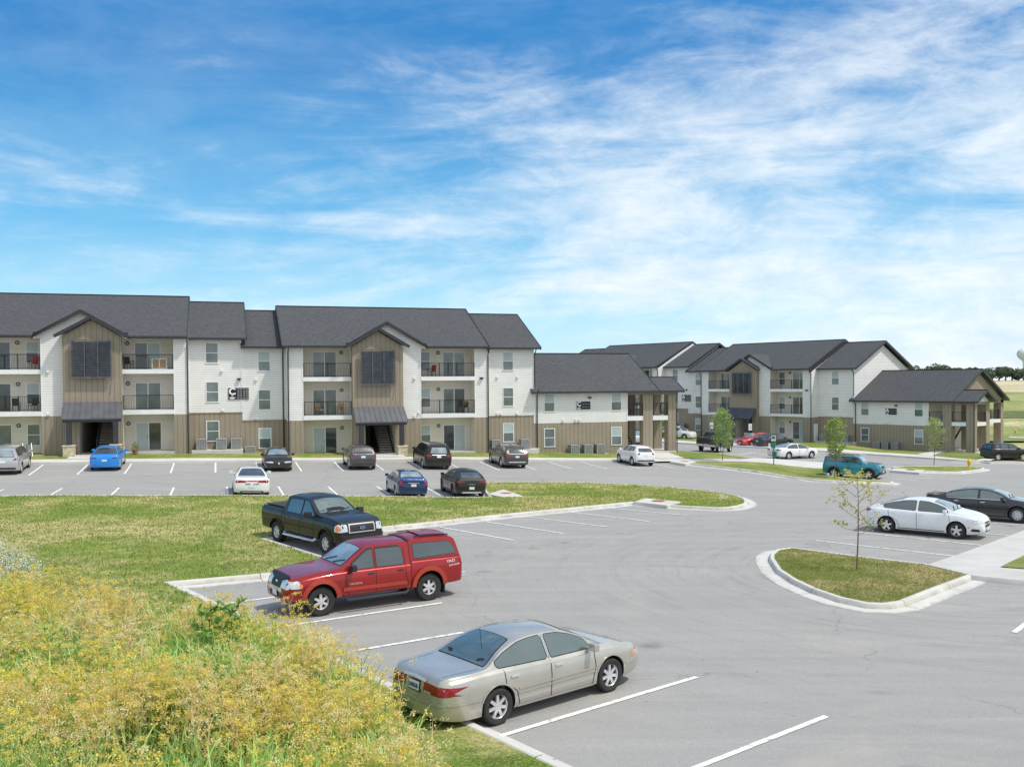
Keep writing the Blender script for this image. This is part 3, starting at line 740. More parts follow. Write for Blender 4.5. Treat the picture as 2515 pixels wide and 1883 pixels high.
def main_wing(root, zb, xs, mirror, kinds):
    """xs: six x values (left to right): end | balcony | box | white strip | balcony | end, mirrored for the left wing"""
    x0, x1, x2, x3, x4, x5, x6 = xs            # strip x0-x1, balcony x1-x2, box x2-x3, strip x3-x4, balcony x4-x5, strip x5-x6  (mirror: box after strip)
    top = zb + 8.5; tn = zb + 2.78
    W = MB(); T = MB(); C = MB(); TR = MB()
    if not mirror: solid = [(x0, x1), (x3, x4), (x5, x6)]; bal = [(x1, x2), (x4, x5)]; box = (x2, x3); big_c = (x2 + x4) / 2
    else: solid = [(x0, x1), (x2, x3), (x5, x6)]; bal = [(x1, x2), (x4, x5)]; box = (x3, x4); big_c = (x2 + x4) / 2
    hwB = (x4 - x2) / 2 + .55; kk = .58
    for i, (a, b) in enumerate(solid):
        Wp = MB(); Tp = MB(); face(Wp, a, b, 0, tn, top); face(Tp, a, b, 0.0, zb - 1.5, tn - .002)
        if i == 1: Wp.poly([(big_c - hwB + .1, .0, top), (big_c + hwB - .1, .0, top), (big_c + hwB - .1, .0, top + .12), (big_c, .0, top + (hwB - .1) * kk + .12), (big_c - hwB + .1, .0, top + .12)])
        Wp.build('wall', M['white_siding'], root); Tp.build('wall', M['tan_siding'], root)
        for xa, xb in ((a, a + .09), (b - .09, b)):
            TR = MB(); TR.box(xa, xb, -.02, .02, tn, top); TR.build('corner_trim', M['white_trim'], root)
    for a, b in bal:
        C = MB()
        C.poly([(a, 1.5, zb - .3), (b, 1.5, zb - .3), (b, 1.5, top), (a, 1.5, top)])
        side(C, a + .001, 0, 1.5, zb - .3, top); side(C, b - .001, 0, 1.5, zb - .3, top, flip=True)
        C.poly([(a, 0, top), (b, 0, top), (b, 1.5, top), (a, 1.5, top)])
        C.build('recess_wall', M['cream_siding'], root)
        sl = MB(); sl.box(a, b, -.05, 1.49, zb - .25, zb + .0); sl.build('patio_slab', M['concrete'], root)
        for k in (1, 2):
            s = MB(); s.box(a - .01, b + .01, -.06, 1.49, zb + k * FL - .23, zb + k * FL + .1); s.build('balcony', M['white_trim'], root)
            railing(root, a + .02, b - .02, zb + k * FL + .1, -.02, posts=1 if b - a < 4.2 else 2)
    # ends and back of the wing
    for x, fl in ((x0, False), (x6, True)):
        side(W, x, 0.005, 14.6, tn, top, flip=fl); side(W, x, 0.005, 14.6, zb - 1.5, tn, 1, flip=fl)
    face(W, x6, x0, 14.6, tn, top); face(W, x6, x0, 14.6, zb - 1.5, tn, 1)
    zr = zb + 8.68 + 8.1 * .47
    for x in (x0 + .0, x6 - .0): W.poly([(x, 0, top), (x, 14.6, top), (x, 7.3, zr - .3)])
    W.build('shell_wall', [M['white_siding'], M['tan_siding']], root)
    # box over the breezeway
    b0, b1 = box; bc = (b0 + b1) / 2; hs = (b1 - b0) / 2 + .42; yb_ = -.6; zc = zb + 3.72
    zt = top + .05
    T.poly([(b0, yb_, zb + 2.6), (b1, yb_, zb + 2.6), (b1, yb_, zt), (bc, yb_, zt + (b1 - b0) / 2 * kk + .12), (b0, yb_, zt)])
    side(T, b0, yb_, 0, zb - 1.2, zt); side(T, b1, yb_, 0, zb - 1.2, zt, flip=True)
    o0 = b0 + 1.0; o1 = b1 - .62
    face(T, b0, o0, yb_, zb - 1.2, zb + 2.6); face(T, o1, b1, yb_, zb - 1.2, zb + 2.6)
    T.build('wall', M['tan_siding'], root)
    # breezeway: walls, ceiling, far end
    I = MB(); side(I, o0, yb_, 13, zb - .3, zb + 2.9); side(I, o1, yb_, 13, zb - .3, zb + 2.9, flip=True)
    I.poly([(o0, yb_, zb + 2.85), (o1, yb_, zb + 2.85), (o1, 1.2, zb + 2.85), (o0, 1.2, zb + 2.85)])
    face(I, o0, o1, 13, zb - .3, zb + 9)
    for z in (zb + 3, zb + 6): I.poly([(o0, 6, z), (o1, 6, z), (o1, 13, z), (o0, 13, z)])
    side(I, o0, 1.2, 13, zb + 2.85, zb + 8.5); side(I, o1, 1.2, 13, zb + 2.85, zb + 8.5, flip=True); face(I, o0, o1, 1.2, zb + 2.85, zb + 8.5)
    I.build('breezeway_wall', M['cream_siding'], root)
    fl = MB(); fl.box(o0 - .3, o1 + .3, -1.9, 13, zb - .35, zb - .06); fl.build('breezeway_floor', M['kerb'], root)
    st = MB(); sx0, sx1 = (o1 - 1.25, o1 - .08)
    n = 16
    for i in range(n):
        y = .3 + i * .27; z = zb + (i + 1) * FL / (n + .5)
        st.box(sx0 + .04, sx1 - .04, y, y + .27, z - .05, z, 0)
    for x in (sx0, sx1): st.bar((x, .2, zb + .05), (x, .3 + n * .27, zb + FL), .05, .28, 1); st.bar((x, .2, zb + 1.0), (x, .3 + n * .27, zb + FL + .95), .04, .04, 1)
    for i in range(0, n, 1):
        y = .35 + i * .27; z = zb + i * FL / n; st.bar((sx0, y, z), (sx0, y, z + .98), .018, None, 1)
    for x in (sx0, sx1): st.bar((x, .2, zb - .05), (x, .2, zb + 1.03), .05, None, 1)
    st.build('staircase', [M['tread'], M['rail']], root)
    # standing-seam canopy on dark posts and stone piers
    cn = MB(); a, b = b0 + .05, b1 - .02; y0, y1 = yb_ - .02, yb_ - 1.35; za, zz = zb + 3.80, zb + 2.66
    up_ = [(a, y0, za), (b, y0, za), (b + .12, y1, zz), (a + .0, y1, zz)]
    cn.poly(up_[::-1]); cn.poly([(p[0], p[1], p[2] - .1) for p in up_])
    cn.poly([(a, y1, zz - .1), (b + .12, y1, zz - .1), (b + .12, y1, zz), (a, y1, zz)]); cn.poly([(a, y0, za - .1), (a, y1, zz - .1), (a, y1, zz), (a, y0, za)]); cn.poly([(b, y0, za), (b + .12, y1, zz), (b + .12, y1, zz - .1), (b, y0, za - .1)])
    for i in range(11):
        t_ = i / 10; xa = a + (b - a) * t_; cn.bar((xa, y0, za + .02), (xa + .12 * t_, y1, zz + .02), .03, .045)
    cn.build('canopy', M['metal_roof'], root)
    bm_ = MB(); bm_.box(a + .05, b + .05, y1 + .1, y1 + .3, zz - .28, zz - .1); bm_.build('canopy_beam', M['dark_trim'], root)
    for px_ in (b0 + .52, b1 - .36):
        p = MB(); p.box(px_ - .17, px_ + .17, y1 + .08, y1 + .42, zb + .7, zz - .12); p.build('post', M['dark_trim'], root)
        s = MB(); s.box(px_ - .38, px_ + .38, y1 - .13, y1 + .63, zb - 1.0, zb + .66); so = s.build('pier', M['stone'], root, bevel=.03)
        c2 = MB(); c2.box(px_ - .42, px_ + .42, y1 - .17, y1 + .67, zb + .66, zb + .74); c2.build('cap', M['stone_cap'], so)
    # louvred shade panel
    lv = MB(); l0, l1 = bc - 1.37, bc + 1.33; z0_, z1_ = zb + 5.62, zb + 8.28; yl = yb_ - .33
    for x in (l0, l0 + (l1 - l0) / 3, l0 + 2 * (l1 - l0) / 3, l1): lv.box(x - .03, x + .03, yl - .03, yl + .04, z0_, z1_)
    lv.box(l0 - .04, l1 + .04, yl - .04, yl + .06, z1_, z1_ + .08); lv.box(l0 - .04, l1 + .04, yl - .04, yl + .06, z0_ - .08, z0_)
    for i in range(18):
        z = z0_ + .08 + i * (z1_ - z0_ - .1) / 18
        lv.poly([(l0, yl - .04, z), (l1, yl - .04, z), (l1, yl + .07, z + .09), (l0, yl + .07, z + .09)]); lv.poly([(l0, yl - .04, z), (l0, yl + .07, z + .075), (l1, yl + .07, z + .075), (l1, yl - .04, z - .015)])
    for x in (l0 + .1, l1 - .1):
        for z in (z0_, z1_): lv.bar((x, yl, z), (x, yb_, z), .05)
    lv.bar((l1 - .15, yb_ - .02, z0_ - 1.3), (l1 - .02, yb_ - .02, z0_ - .08), .02)
    lv.build('louvre_panel', M['louver'], root)
    bk = MB(); bk.box(l0 + .1, l1 - .1, yb_ - .03, yb_ - .005, z0_ + .1, z1_ - .1); bk.build('window', M['pane_dark'], root)
    # roofs
    gable_roof(root, x0 - .4, x6 + .0, -.5, 7.3, 15.1, zb + 8.68, .47, notch=(big_c - hwB + .12, big_c + hwB - .12), ends=(.26, .26 if mirror else .62))
    dormer(root, big_c, hwB, -.32, -.5, zb + 8.66, kk, .47)
    dormer(root, bc, hs, yb_ - .38, -.5, zb + 8.70, kk - .01, .47)
    return box, big_c
def block(root, zb, x0, x1, xr0, xr1, wx, gable=(False, False)):
    top = zb + 8.5; tn = zb + 2.82; W = MB(); T = MB()
    face(W, x0, x1, 1.5, tn, top); face(T, x0, x1, 1.5, zb - 1.6, tn - .002)
    for x, fl, g in ((x0, False, gable[0]), (x1, True, gable[1])):
        if g:
            side(W, x, 1.5, 14.0, tn, top, flip=fl); side(T, x, 1.5, 14, zb - 1.6, tn, flip=fl)
            W.poly([(x, 1.5, top), (x, 14.0, top), (x, 7.75, top + 6.3 * .49)])
    RW_ = MB(); face(RW_, x1, x0, 14, zb - 1.5, top); RW_.build('rear_wall', M['white_siding'], root)
    W.build('wall', M['white_siding'], root); T.build('wall', M['tan_siding'], root)
    for x in (x0 + .02, x1 - .1): 
        t = MB(); t.box(x, x + .08, 1.47, 1.52, tn, top); t.build('corner_trim', M['white_trim'], root)
    tb = MB(); tb.box(x0, x1, 1.46, 1.52, tn - .05, tn + .04); tb.build('band_trim', M['tan_siding'], root)
    gable_roof(root, xr0, xr1, 1.0, 7.75, 14.5, zb + 8.66, .49)
    for i, x in enumerate(wx):
        for k in range(3): window(root, x, zb + k * FL + .64, .86, 1.5, 1.5, [0, 1, 0][k])
def vents(root, L):
    for x, z, y in L:
        v = MB(); v.box(x - .09, x + .09, y - .12, y, z - .09, z + .09); v.bar((x - .08, y - .05, z - .1), (x + .08, y - .05, z - .1), .1, .03)
        v.build('vent_hood', M['white_trim'], root)
def downspout(root, x, y, z0, z1, gut=.5):
    d = MB(); d.tube([(x, y - gut, z1 + .25), (x, y - gut, z1 + .1), (x, y - .08, z1 - .35), (x, y - .08, z0 + .15), (x, y - .25, z0)], .052, 6)
    d.build('downspout', M['dark_trim'], root)
def lamp_ring(root, x, z, y):
    l = MB(); l.lathe([(.075, -.05), (.15, -.05), (.15, .0), (.075, 0)], 20, 'y', (x, y, z)); lo = l.build('wall_lamp', M['dark_trim'], root)
    g = MB(); g.lathe([(0, -.045), (.078, -.045)], 20, 'y', (x, y, z)); g.build('lamp_glass', M['blind'], lo)

def apartment(root):
    RWx = (5.18, 6.41, 10.17, 14.25, 15.84, 20.35, 21.5)
    LWx = (-18.1, -16.75, -12.33, -10.8, -6.8, -3.2, -2.17)
    main_wing(root, .65, LWx, True, None)
    main_wing(root, 0., RWx, False, None)
    block(root, .65, -24, -18.1, -24.4, -18.1, (-21.5,), (True, False))
    block(root, .65, -2.17, 1.8, -2.2, 2.2, (-.86,), (False, True))
    block(root, 0., 1.8, 5.18, 1.75, 5.2, (3.08,), (False, False))
    block(root, 0., 21.5, 26.05, 21.45, 26.55, (23.28,), (False, True))
    kz = [0, 1, 2]
    for k, kd in ((2, 0), (1, 3), (0, 2)): slider(root, 7.32, k * FL + .02, 1.5, (0, 3, 1)[k])
    for k in range(3):
        slider(root, 18.05, k * FL + .02, 1.5, (2, 1, 3)[k]); window(root, 16.1, k * FL + .64, .78, 1.5, 1.5, (0, 0, 2)[k])
        slider(root, -6.0, .65 + k * FL + .02, 1.5, (0, 3, 2)[k], w=1.75); window(root, -13.5, .65 + k * FL + .64, .8, 1.5, 1.5, (0, 0, 1)[k]); slider(root, -16.4, .65 + k * FL + .02, 1.5, (3, 1, 0)[k])
        lamp_ring(root, 9.58, k * FL + 2.1, 1.5); lamp_ring(root, 17.6, k * FL + 2.1, 1.5)
        lamp_ring(root, -6.55, .65 + k * FL + 2.1, 1.5); lamp_ring(root, -14.1, .65 + k * FL + 2.1, 1.5)
    vents(root, [(15.28, 6.08, 0), (15.26, 2.97, 0), (22.75, 6.15, 1.5), (22.72, 3.02, 1.5), (23.05, 3.02, 1.5), (24.55, 6.15, 1.5), (24.5, 3.02, 1.5),
                 (-11.84, 6.73, 0), (-11.87, 3.6, 0), (.3, 6.75, 1.5), (.33, 3.66, 1.5), (2.87, 6.05, 1.5), (2.86, 3.02, 1.5)])
    downspout(root, -2.2, 0, -.1, 9.05, .45); downspout(root, 5.25, 0, -.3, 8.4, .45); downspout(root, 4.95, 1.5, -.3, 8.4); downspout(root, 21.5, 0, -.3, 8.4, .45)
    downspout(root, 26.1, 1.5, 5.3, 8.4); 
    for x, y, z in ((20.95, 0, 6.05), (1.6, 1.5, 6.1), (31.2, 1.5, 4.3)):
        f = MB(); f.box(x - .16, x + .12, y - .2, y, z - .06, z + .07); f.bar((x, y, z), (x, y - .15, z - .1), .06); f.build('flood_lamp', M['dark_trim'], root)
    for x, y, z in ((15.6, 0, 3.25), (25.3, 1.5, 3.65), (-10.95, 0, 4.1)):
        f = MB(); f.box(x - .07, x + .07, y - .1, y, z - .05, z + .07); f.box(x - .03, x + .03, y - .16, y - .1, z - .04, z + .02); f.build('camera_housing', M['white_trim'], root)
    # two-storey end with the corner porch
    zb = -.55; top = zb + 5.35; tn = zb + 2.68; xe = 34.82; xg = 37.3
    W = MB(); T = MB(); C = MB()
    face(W, 26.05, xe, 1.5, tn, top); face(T, 26.05, xe, 1.5, zb - 1.6, tn - .002)
    RW_ = MB(); face(RW_, xe, 26.05, 14, zb - 1.6, top); RW_.build('rear_wall', M['white_siding'], root)
    side(C, xe, 1.5, 14, zb - 1.6, top, flip=True)
    W.build('wall', M['white_siding'], root); T.build('wall', M['tan_siding'], root); T = MB()
    T.poly([(xg - .05, 1.5, top), (xg - .05, 14, top), (xg - .05, 7.75, top + 6.25 * .52)])
    T.build('wall', M['tan_siding'], root); C.build('recess_wall', M['cream_siding'], root)
    t = MB(); t.box(xe - .09, xe + .01, 1.47, 1.52, tn, top); t.box(26.0, 26.09, 1.47, 1.52, tn, top); t.build('corner_trim', M['white_trim'], root)
    for x in (27.0, 33.3):
        for k in range(2): window(root, x, zb + k * FL + .66, .88, 1.5, 1.5, (0, 2 if x < 30 else 0)[k])
    for (a, b, y0, y1) in ((36.35, xg, 1.5, 2.3), (38.81, 39.61, 1.5, 2.3), (38.81, 39.61, 4.4, 5.2), (36.5, xg, 8.6, 9.2), (36.5, xg, 13.3, 14.0), (36.6, xg, 5.2, 5.9)):
        c = MB(); c.box(a, b, y0, y1, zb - 1.6, top); c.build('column', M['tan_siding'], root)
    fz = zb + FL
    sl = MB(); sl.box(xe + .02, 39.6, 1.52, 5.1, fz - .3, fz + .1); sl.box(xe + .02, xg - .02, 5.1, 13.9, fz - .3, fz + .1)
    sl.build('balcony', M['white_trim'], root)
    pt = MB(); pt.box(xe + .02, 39.7, 1.45, 5.3, zb - .5, zb - .04); pt.box(xe + .02, xg + .1, 5.3, 14, zb - .5, zb - .04); pt.build('patio_slab', M['kerb'], root)
    railing(root, xe + .02, 36.35, fz + .1, 1.6, posts=0); railing(root, xg, 38.81, fz + .1, 1.6, posts=0); railing(root, 2.3, 4.4, fz + .1, 39.5, 'y', posts=0)
    railing(root, 9.2, 13.3, fz + .1, 37.1, 'y', posts=1); railing(root, xg, 38.81, fz + .1, 5.0, posts=0)
    bmz = MB(); bmz.box(xe, 39.6, 1.5, 1.75, top - .3, top); bmz.box(39.35, 39.6, 1.5, 5.2, top - .3, top); bmz.box(36.9, xg, 5.2, 14, top - .3, top); bmz.build('porch_beam', M['tan_siding'], root)
    ge = MB(); ge.poly([(39.55, 1.4, top), (39.55, 5.3, top), (39.55, 3.35, top + 1.9 * .52 + .05)]); ge.build('gable_panel', M['white_trim'], root)
    ce = MB(); ce.poly([(xe, 1.5, top - .02), (39.5, 1.5, top - .02), (39.5, 5.2, top - .02), (xe, 5.2, top - .02)]); ce.build('porch_ceiling', M['cream_siding'], root)
    gable_roof(root, 25.75, xg + .45, 1.0, 7.75, 14.5, top + .06, .52)
    gable_roof(root, xg + .452, 40.2, 1.0, 3.35, 5.7, top + .06, .52, ends=(0, .26))
    # stair in the porch
    st = MB()
    for i in range(13):
        st.box(xe + .25, xe + 1.35, 3.2 + i * .28, 3.2 + i * .28 + .28, zb + (i + 1) * .22 - .05, zb + (i + 1) * .22, 0)
    for x in (xe + .22, xe + 1.38): st.bar((x, 3.1, zb + .05), (x, 6.9, zb + FL - .1), .05, .28, 1)
    st.build('staircase', [M['tread'], M['rail']], root)
    downspout(root, 26.3, 1.5, -.85, 4.8); downspout(root, 39.68, 1.55, -1.2, 4.75, .3)
    vents(root, [(29.6 - .9, 2.35, 1.5), (29.6 + .3, 2.35, 1.5), (29.6 + .62, 2.35, 1.5)])
    g = MB(); g.box(26.05, 26.4, 1.2, 4, -2, 0) ; g.build('foundation', M['kerb'], root)

C0 = sw2xy(0, 76.2)
bC = thing('apartment_building', 'long three-storey apartment building in white siding over tan board, nearest, with stepped dark shingle roofs', 'apartment building', (C0[0], C0[1], .6), TH)
apartment(bC)
bA = copy_tree(bC)
bA.location = (AO[0], AO[1], -.75); bA.rotation_euler = (0, 0, AA); bA.scale = (1, 1, .975)
bA['label'] = 'farther apartment building at the right, its white gable end and tan porch facing the fields'
bC['group'] = bA['group'] = 'matching apartment buildings round the car park'
def on(b, x, y, z):
    """world place of a point given in a building's own coordinates"""
    c, s = math.cos(b.rotation_euler[2]), math.sin(b.rotation_euler[2])
    return (b.location[0] + x * c - y * s, b.location[1] + x * s + y * c, b.location[2] + z * b.scale[2])
ud = MB(); ud.box(21.56, 21.6, .35, 1.2, -.1, 2.0); ud.build('utility_door', M['white_trim'], bA)

# ------------------------------------------------------------------ signs on the walls
def text_mesh(s, size, parent, m, loc, rot, name='lettering', th=.004, bold=0., sx=1.):
    c = bpy.data.curves.new('t', 'FONT'); c.body = s; c.size = size; c.align_x = 'CENTER'; c.align_y = 'CENTER'; c.extrude = th; c.offset = bold
    o = bpy.data.objects.new('t', c); COL.objects.link(o)
    dg = bpy.context.evaluated_depsgraph_get(); me = bpy.data.meshes.new_from_object(o.evaluated_get(dg))
    bpy.data.objects.remove(o); me.materials.clear(); me.materials.append(m)
    t = bpy.data.objects.new(name, me); COL.objects.link(t); t.parent = parent; t.location = loc; t.rotation_euler = rot; t.scale = (sx, 1, 1)
    return t
def sign(b, x0, x1, z0, z1, y, letter, rows, cols, label, dim=False):
    w = x1 - x0; hh = z1 - z0; p = on(b, (x0 + x1) / 2, y, (z0 + z1) / 2)
    t = thing('building_sign', label, 'sign', p, b.rotation_euler[2], 'black letter signs on the apartment walls')
    mb = MB(); mb.box(-w / 2, w / 2, -.045, 0, -hh / 2, hh / 2); mb.build('panel', M['sign_black'], t)
    ed = MB()
    for a in (-1, 1): ed.box(-w / 2 - .02, w / 2 + .02, -.03, 0, a * (hh / 2 + .006) - .006, a * (hh / 2 + .006) + .006)
    for a in (-1, 1): ed.box(a * (w / 2 + .012) - .012, a * (w / 2 + .012) + .012, -.03, 0, -hh / 2, hh / 2)
    ed.build('edge', M['white_trim'], t)
    lx = -w / 2 + hh * .33
    text_mesh(letter, hh * .80, t, M['sign_white'], (lx, -.05, hh * .17), (PI / 2, 0, 0), bold=.03 * hh)
    e = MB(); e.poly([(lx - hh * .30, -.052, -hh * .32), (lx + hh * .30, -.052, -hh * .32), (lx + hh * .1, -.052, -hh * .46), (lx - hh * .1, -.052, -hh * .46)][::-1]); e.poly([(lx - hh * .1, -.05, -hh * .27), (lx, -.05, -hh * .12), (lx + hh * .1, -.05, -hh * .27), (lx, -.05, -hh * .22)][::-1])
    e.build('emblem', M['sign_white'], t)
    nb = MB(); x0_ = -w / 2 + hh * .72; pw = (w / 2 - .06 - x0_)
    for r in range(rows):
        for c in range(cols):
            cx = x0_ + pw * (c + .5) / cols + (.03 if c >= cols / 2 and cols == 4 else 0); cz = hh / 2 - hh * (r + .6) / (rows + .2)
            if rows == 2: cz = hh * (.16 - .36 * r)
            for q in range(3): nb.box(cx + (q - 1.3) * pw / cols * .25, cx + (q - .5) * pw / cols * .25, -.05, -.045, cz - hh * .032, cz + hh * .032)
    nb.build('number_row', M['sign_grey'], t)
sign(bC, .76, 2.30, 4.50, 5.40, 1.48, 'C', 6, 4, 'black letter C sign with four columns of numbers on the middle of the near building')
sign(bC, 29.95, 31.25, 3.28, 3.96, 1.48, 'C', 2, 3, 'smaller black letter C sign with two rows of numbers on the two-storey wing')
sign(bA, .76, 2.30, 4.50, 5.40, 1.48, 'A', 6, 4, 'black letter A sign with four columns of numbers on the three-storey far building')
sign(bA, 29.95, 31.25, 3.28, 3.96, 1.48, 'A', 2, 3, 'smaller black letter A sign on the two-storey end of the far building')

# ------------------------------------------------------------------ condenser units
def condenser(p, rz, label, group='grey air-conditioning units along the walls'):
    t = thing('condenser_unit', label, 'air conditioner', p, rz, group)
    b = MB(); b.box(-.36, .36, -.36, .36, 0, .78); b.build('cabinet', M['ac_dark'], t, bevel=.03)
    g = MB()
    for z in [i * .062 + .06 for i in range(11)]:
        for a in (-1, 1): g.box(-.375, .375, a * .372 - .006, a * .372 + .006, z, z + .028); g.box(a * .372 - .006, a * .372 + .006, -.375, .375, z, z + .028)
    for x in (-.37, -.18, 0, .18, .37): g.box(x - .012, x + .012, -.385, -.372, .03, .77)
    for x, y in ((-1, -1), (1, -1), (1, 1), (-1, 1)): g.box(x * .36 - .03, x * .36 + .03, y * .36 - .03, y * .36 + .03, 0, .79)
    g.build('grille', M['ac'], t)
    k = MB(); k.box(-.385, .385, -.385, .385, .77, .82); k.lathe([(.27, .823), (.27, .835), (.10, .85), (0, .85)], 20); k.build('top_cover', M['ac'], t)
    d = MB(); d.box(-.1, .1, -.1, 0, 0, .26); d.bar((0, -.04, -.55), (0, -.04, 0), .035)
    do = d.build('disconnect_box', M['ac'], t); do.location = (-.1, .78, 1.2)
    return t
pads = []
def pad(b, x0, x1, y0, y1, z0, z1, label):
    p = on(b, (x0 + x1) / 2, (y0 + y1) / 2, z0); m_ = MB(); w, d = (x1 - x0) / 2, (y1 - y0) / 2
    m_.box(-w, w, -d, d, 0, z1 - z0); o = m_.build('equipment_pad', M['kerb'], None, bevel=.02); o.location = p; o.rotation_euler = (0, 0, b.rotation_euler[2])
    tag(o, label, 'concrete pad')
pad(bC, -2.0, 1.8, .15, 1.48, -.6, .64, 'raised concrete pad carrying three condensers beside the tall downspout of the near building')
pad(bC, 2.0, 5.0, .45, 1.45, -.6, .0, 'low concrete pad under the condenser behind the black parked sedan')
pad(bC, 22.0, 26.0, .3, 1.45, -1.2, .0, 'concrete pad at the step between the three-storey and two-storey parts of the near building')
pad(bC, 28.2, 32.6, .5, 1.45, -1.2, -.60, 'thin concrete pad under three condensers on the two-storey wing')
pad(bA, 28.2, 32.6, .5, 1.45, -1.2, -.70, 'thin concrete pad under the condensers of the far two-storey wing')
pad(bA, 21.7, 26.0, .3, 1.45, -1.6, -.1, 'concrete pad at the wall corner of the far building behind a young tree')
for b, L in ((bC, [(-1.25, .65, 'condenser left of the ground-floor window by the tall downspout'), (.2, .65, 'condenser right below the ground-floor window, middle of three on the raised pad'), (1.3, .65, 'condenser at the right end of the raised pad, just below the step'),
                   (2.35, 0, 'condenser standing alone on the lower ground behind the black sedan'), (22.4, 0, 'condenser left of the window behind the brown crossover'), (25.0, 0, 'condenser at the corner right of the brown crossover'),
                   (29.5, -.6, 'leftmost of three condensers on the two-storey wing'), (30.75, -.6, 'middle of three condensers on the two-storey wing'), (31.9, -.6, 'rightmost of three condensers on the two-storey wing')]),
             (bA, [(-1.25, .6, 'condenser seen beyond the porch columns, left one'), (.2, .6, 'condenser seen beyond the porch columns, middle one'), (1.3, .6, 'condenser seen beyond the porch columns, right one'),
                   (22.6, -.1, 'condenser left of the leafy tree at the far building'), (24.6, -.1, 'condenser behind the leafy tree at the far building'), (25.4, -.1, 'condenser right of the leafy tree at the far building'),
                   (29.3, -.7, 'left condenser under the far small A sign'), (30.3, -.7, 'middle condenser under the far small A sign'), (31.4, -.7, 'right condenser under the far small A sign')])):
    for x, z, lb in L: condenser(on(b, x, 1.0, z), b.rotation_euler[2], 'grey ' + lb)
# ------------------------------------------------------------------ vehicles
def pchip(pts):
    pts = sorted(pts); xs = [p[0] for p in pts]; ys = [p[1] for p in pts]; n = len(xs)
    hh = [xs[i + 1] - xs[i] for i in range(n - 1)]; dl = [(ys[i + 1] - ys[i]) / hh[i] for i in range(n - 1)]
    d = [dl[0]] + [0] * (n - 2) + [dl[-1]]
    for i in range(1, n - 1):
        if dl[i - 1] * dl[i] > 0:
            w1 = 2 * hh[i] + hh[i - 1]; w2 = hh[i] + 2 * hh[i - 1]
            d[i] = (w1 + w2) / (w1 / dl[i - 1] + w2 / dl[i])
    def f(x):
        if x <= xs[0]: return ys[0]
        if x >= xs[-1]: return ys[-1]
        i = 0
        while x > xs[i + 1]: i += 1
        t = (x - xs[i]) / hh[i]; a = hh[i]
        return (ys[i] * (1 + 2 * t) * (1 - t) ** 2 + d[i] * a * t * (1 - t) ** 2 + ys[i + 1] * t * t * (3 - 2 * t) - d[i + 1] * a * t * t * (1 - t))
    return f

def paint(name, col, metal=.35, rough=.28, coat=1.):
    m = bpy.data.materials.new(name); N, L = nodes(m); b = N['Principled BSDF']
    b.inputs['Metallic'].default_value = metal; b.inputs['Roughness'].default_value = rough
    b.inputs['Coat Weight'].default_value = coat; b.inputs['Specular IOR Level'].default_value = .5 * coat; b.inputs['Coat Roughness'].default_value = .015
    tc = N.new('ShaderNodeTexCoord'); c = Vector(col)
    f1 = noise_node(N, L, tc.outputs['Object'], 1.3, 4, .6); f2 = noise_node(N, L, tc.outputs['Object'], 120, 2)
    cc = mixc(N, L, mrange(N, L, f1, .3, .7), tuple(c * .9), tuple(c * 1.08))
    cc = mixc(N, L, mrange(N, L, f2, .3, .7, 0, .03), cc, tuple(c * 1.3 + Vector((.03, .03, .03))))
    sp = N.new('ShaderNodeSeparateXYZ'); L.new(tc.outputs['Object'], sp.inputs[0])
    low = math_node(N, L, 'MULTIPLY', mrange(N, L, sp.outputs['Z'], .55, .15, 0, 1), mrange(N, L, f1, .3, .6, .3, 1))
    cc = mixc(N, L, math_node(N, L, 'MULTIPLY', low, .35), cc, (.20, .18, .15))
    L.new(cc, b.inputs['Base Color'])
    L.new(mrange(N, L, f1, .3, .7, rough * .85, rough * 1.3), b.inputs['Roughness'])
    return m
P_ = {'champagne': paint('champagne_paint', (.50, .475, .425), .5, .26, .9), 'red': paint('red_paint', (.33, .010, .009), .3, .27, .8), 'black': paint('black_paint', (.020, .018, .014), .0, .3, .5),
      'white': paint('white_paint', (.78, .79, .80), 0, .3), 'ink': paint('midnight_paint', (.012, .012, .016), .2, .22), 'bright_blue': paint('bright_blue_paint', (.012, .25, .74), .1, .28, .7),
      'navy': paint('navy_paint', (.006, .035, .14), .4, .28), 'grey': paint('grey_paint', (.085, .08, .082), .5, .3), 'brown': paint('brown_grey_paint', (.075, .062, .060), .5, .3),
      'teal': paint('teal_paint', (.0, .22, .30), .2, .28), 'bright_red': paint('bright_red_paint', (.60, .02, .02), .1, .28), 'char': paint('charcoal_paint', (.040, .042, .046), .3, .3, .6),
      'silver': paint('silver_paint', (.50, .50, .51), .5, .3), 'flare': paint('flare_paint', (.42, .045, .025), .1, .4, .6)}
M['glass_dark'] = glass_mat('dark_glass', (.42, .46, .48), .78, (.04, .05, .055))
M['glass_green'] = glass_mat('green_glass', (.80, .94, .88), .76, (.15, .205, .19))
M['glass_solid'] = mat('solid_glass', (.085, .10, .105), .05, .35, var=.5, scale=1.2, spec=.9, coat=.8)
M['glass_pale'] = mat('pale_glass', (.30, .37, .38), .05, .35, var=.45, scale=1.5, spec=.9, coat=.8)
M['chrome'] = mat('chrome', (.80, .80, .82), .22, .75, var=.05)
M['alloy'] = mat('alloy', (.66, .66, .67), .38, .35, var=.08)
M['alloy_dark'] = mat('dark_alloy', (.06, .06, .065), .35, .6)
M['tyre'] = mat('tyre', (.028, .027, .026), .85, var=.3, scale=8)
M['trimb'] = mat('black_trim', (.018, .018, .019), .55, var=.2)
M['seam'] = mat('panel_gap', (.01, .01, .01), .8)
M['lamp_clear'] = mat('lamp_clear', (.62, .64, .66), .08, .3, var=.25, scale=14, coat=1)
M['lamp_red'] = mat('lamp_red', (.26, .004, .010), .15, var=.25, scale=10, coat=.5)
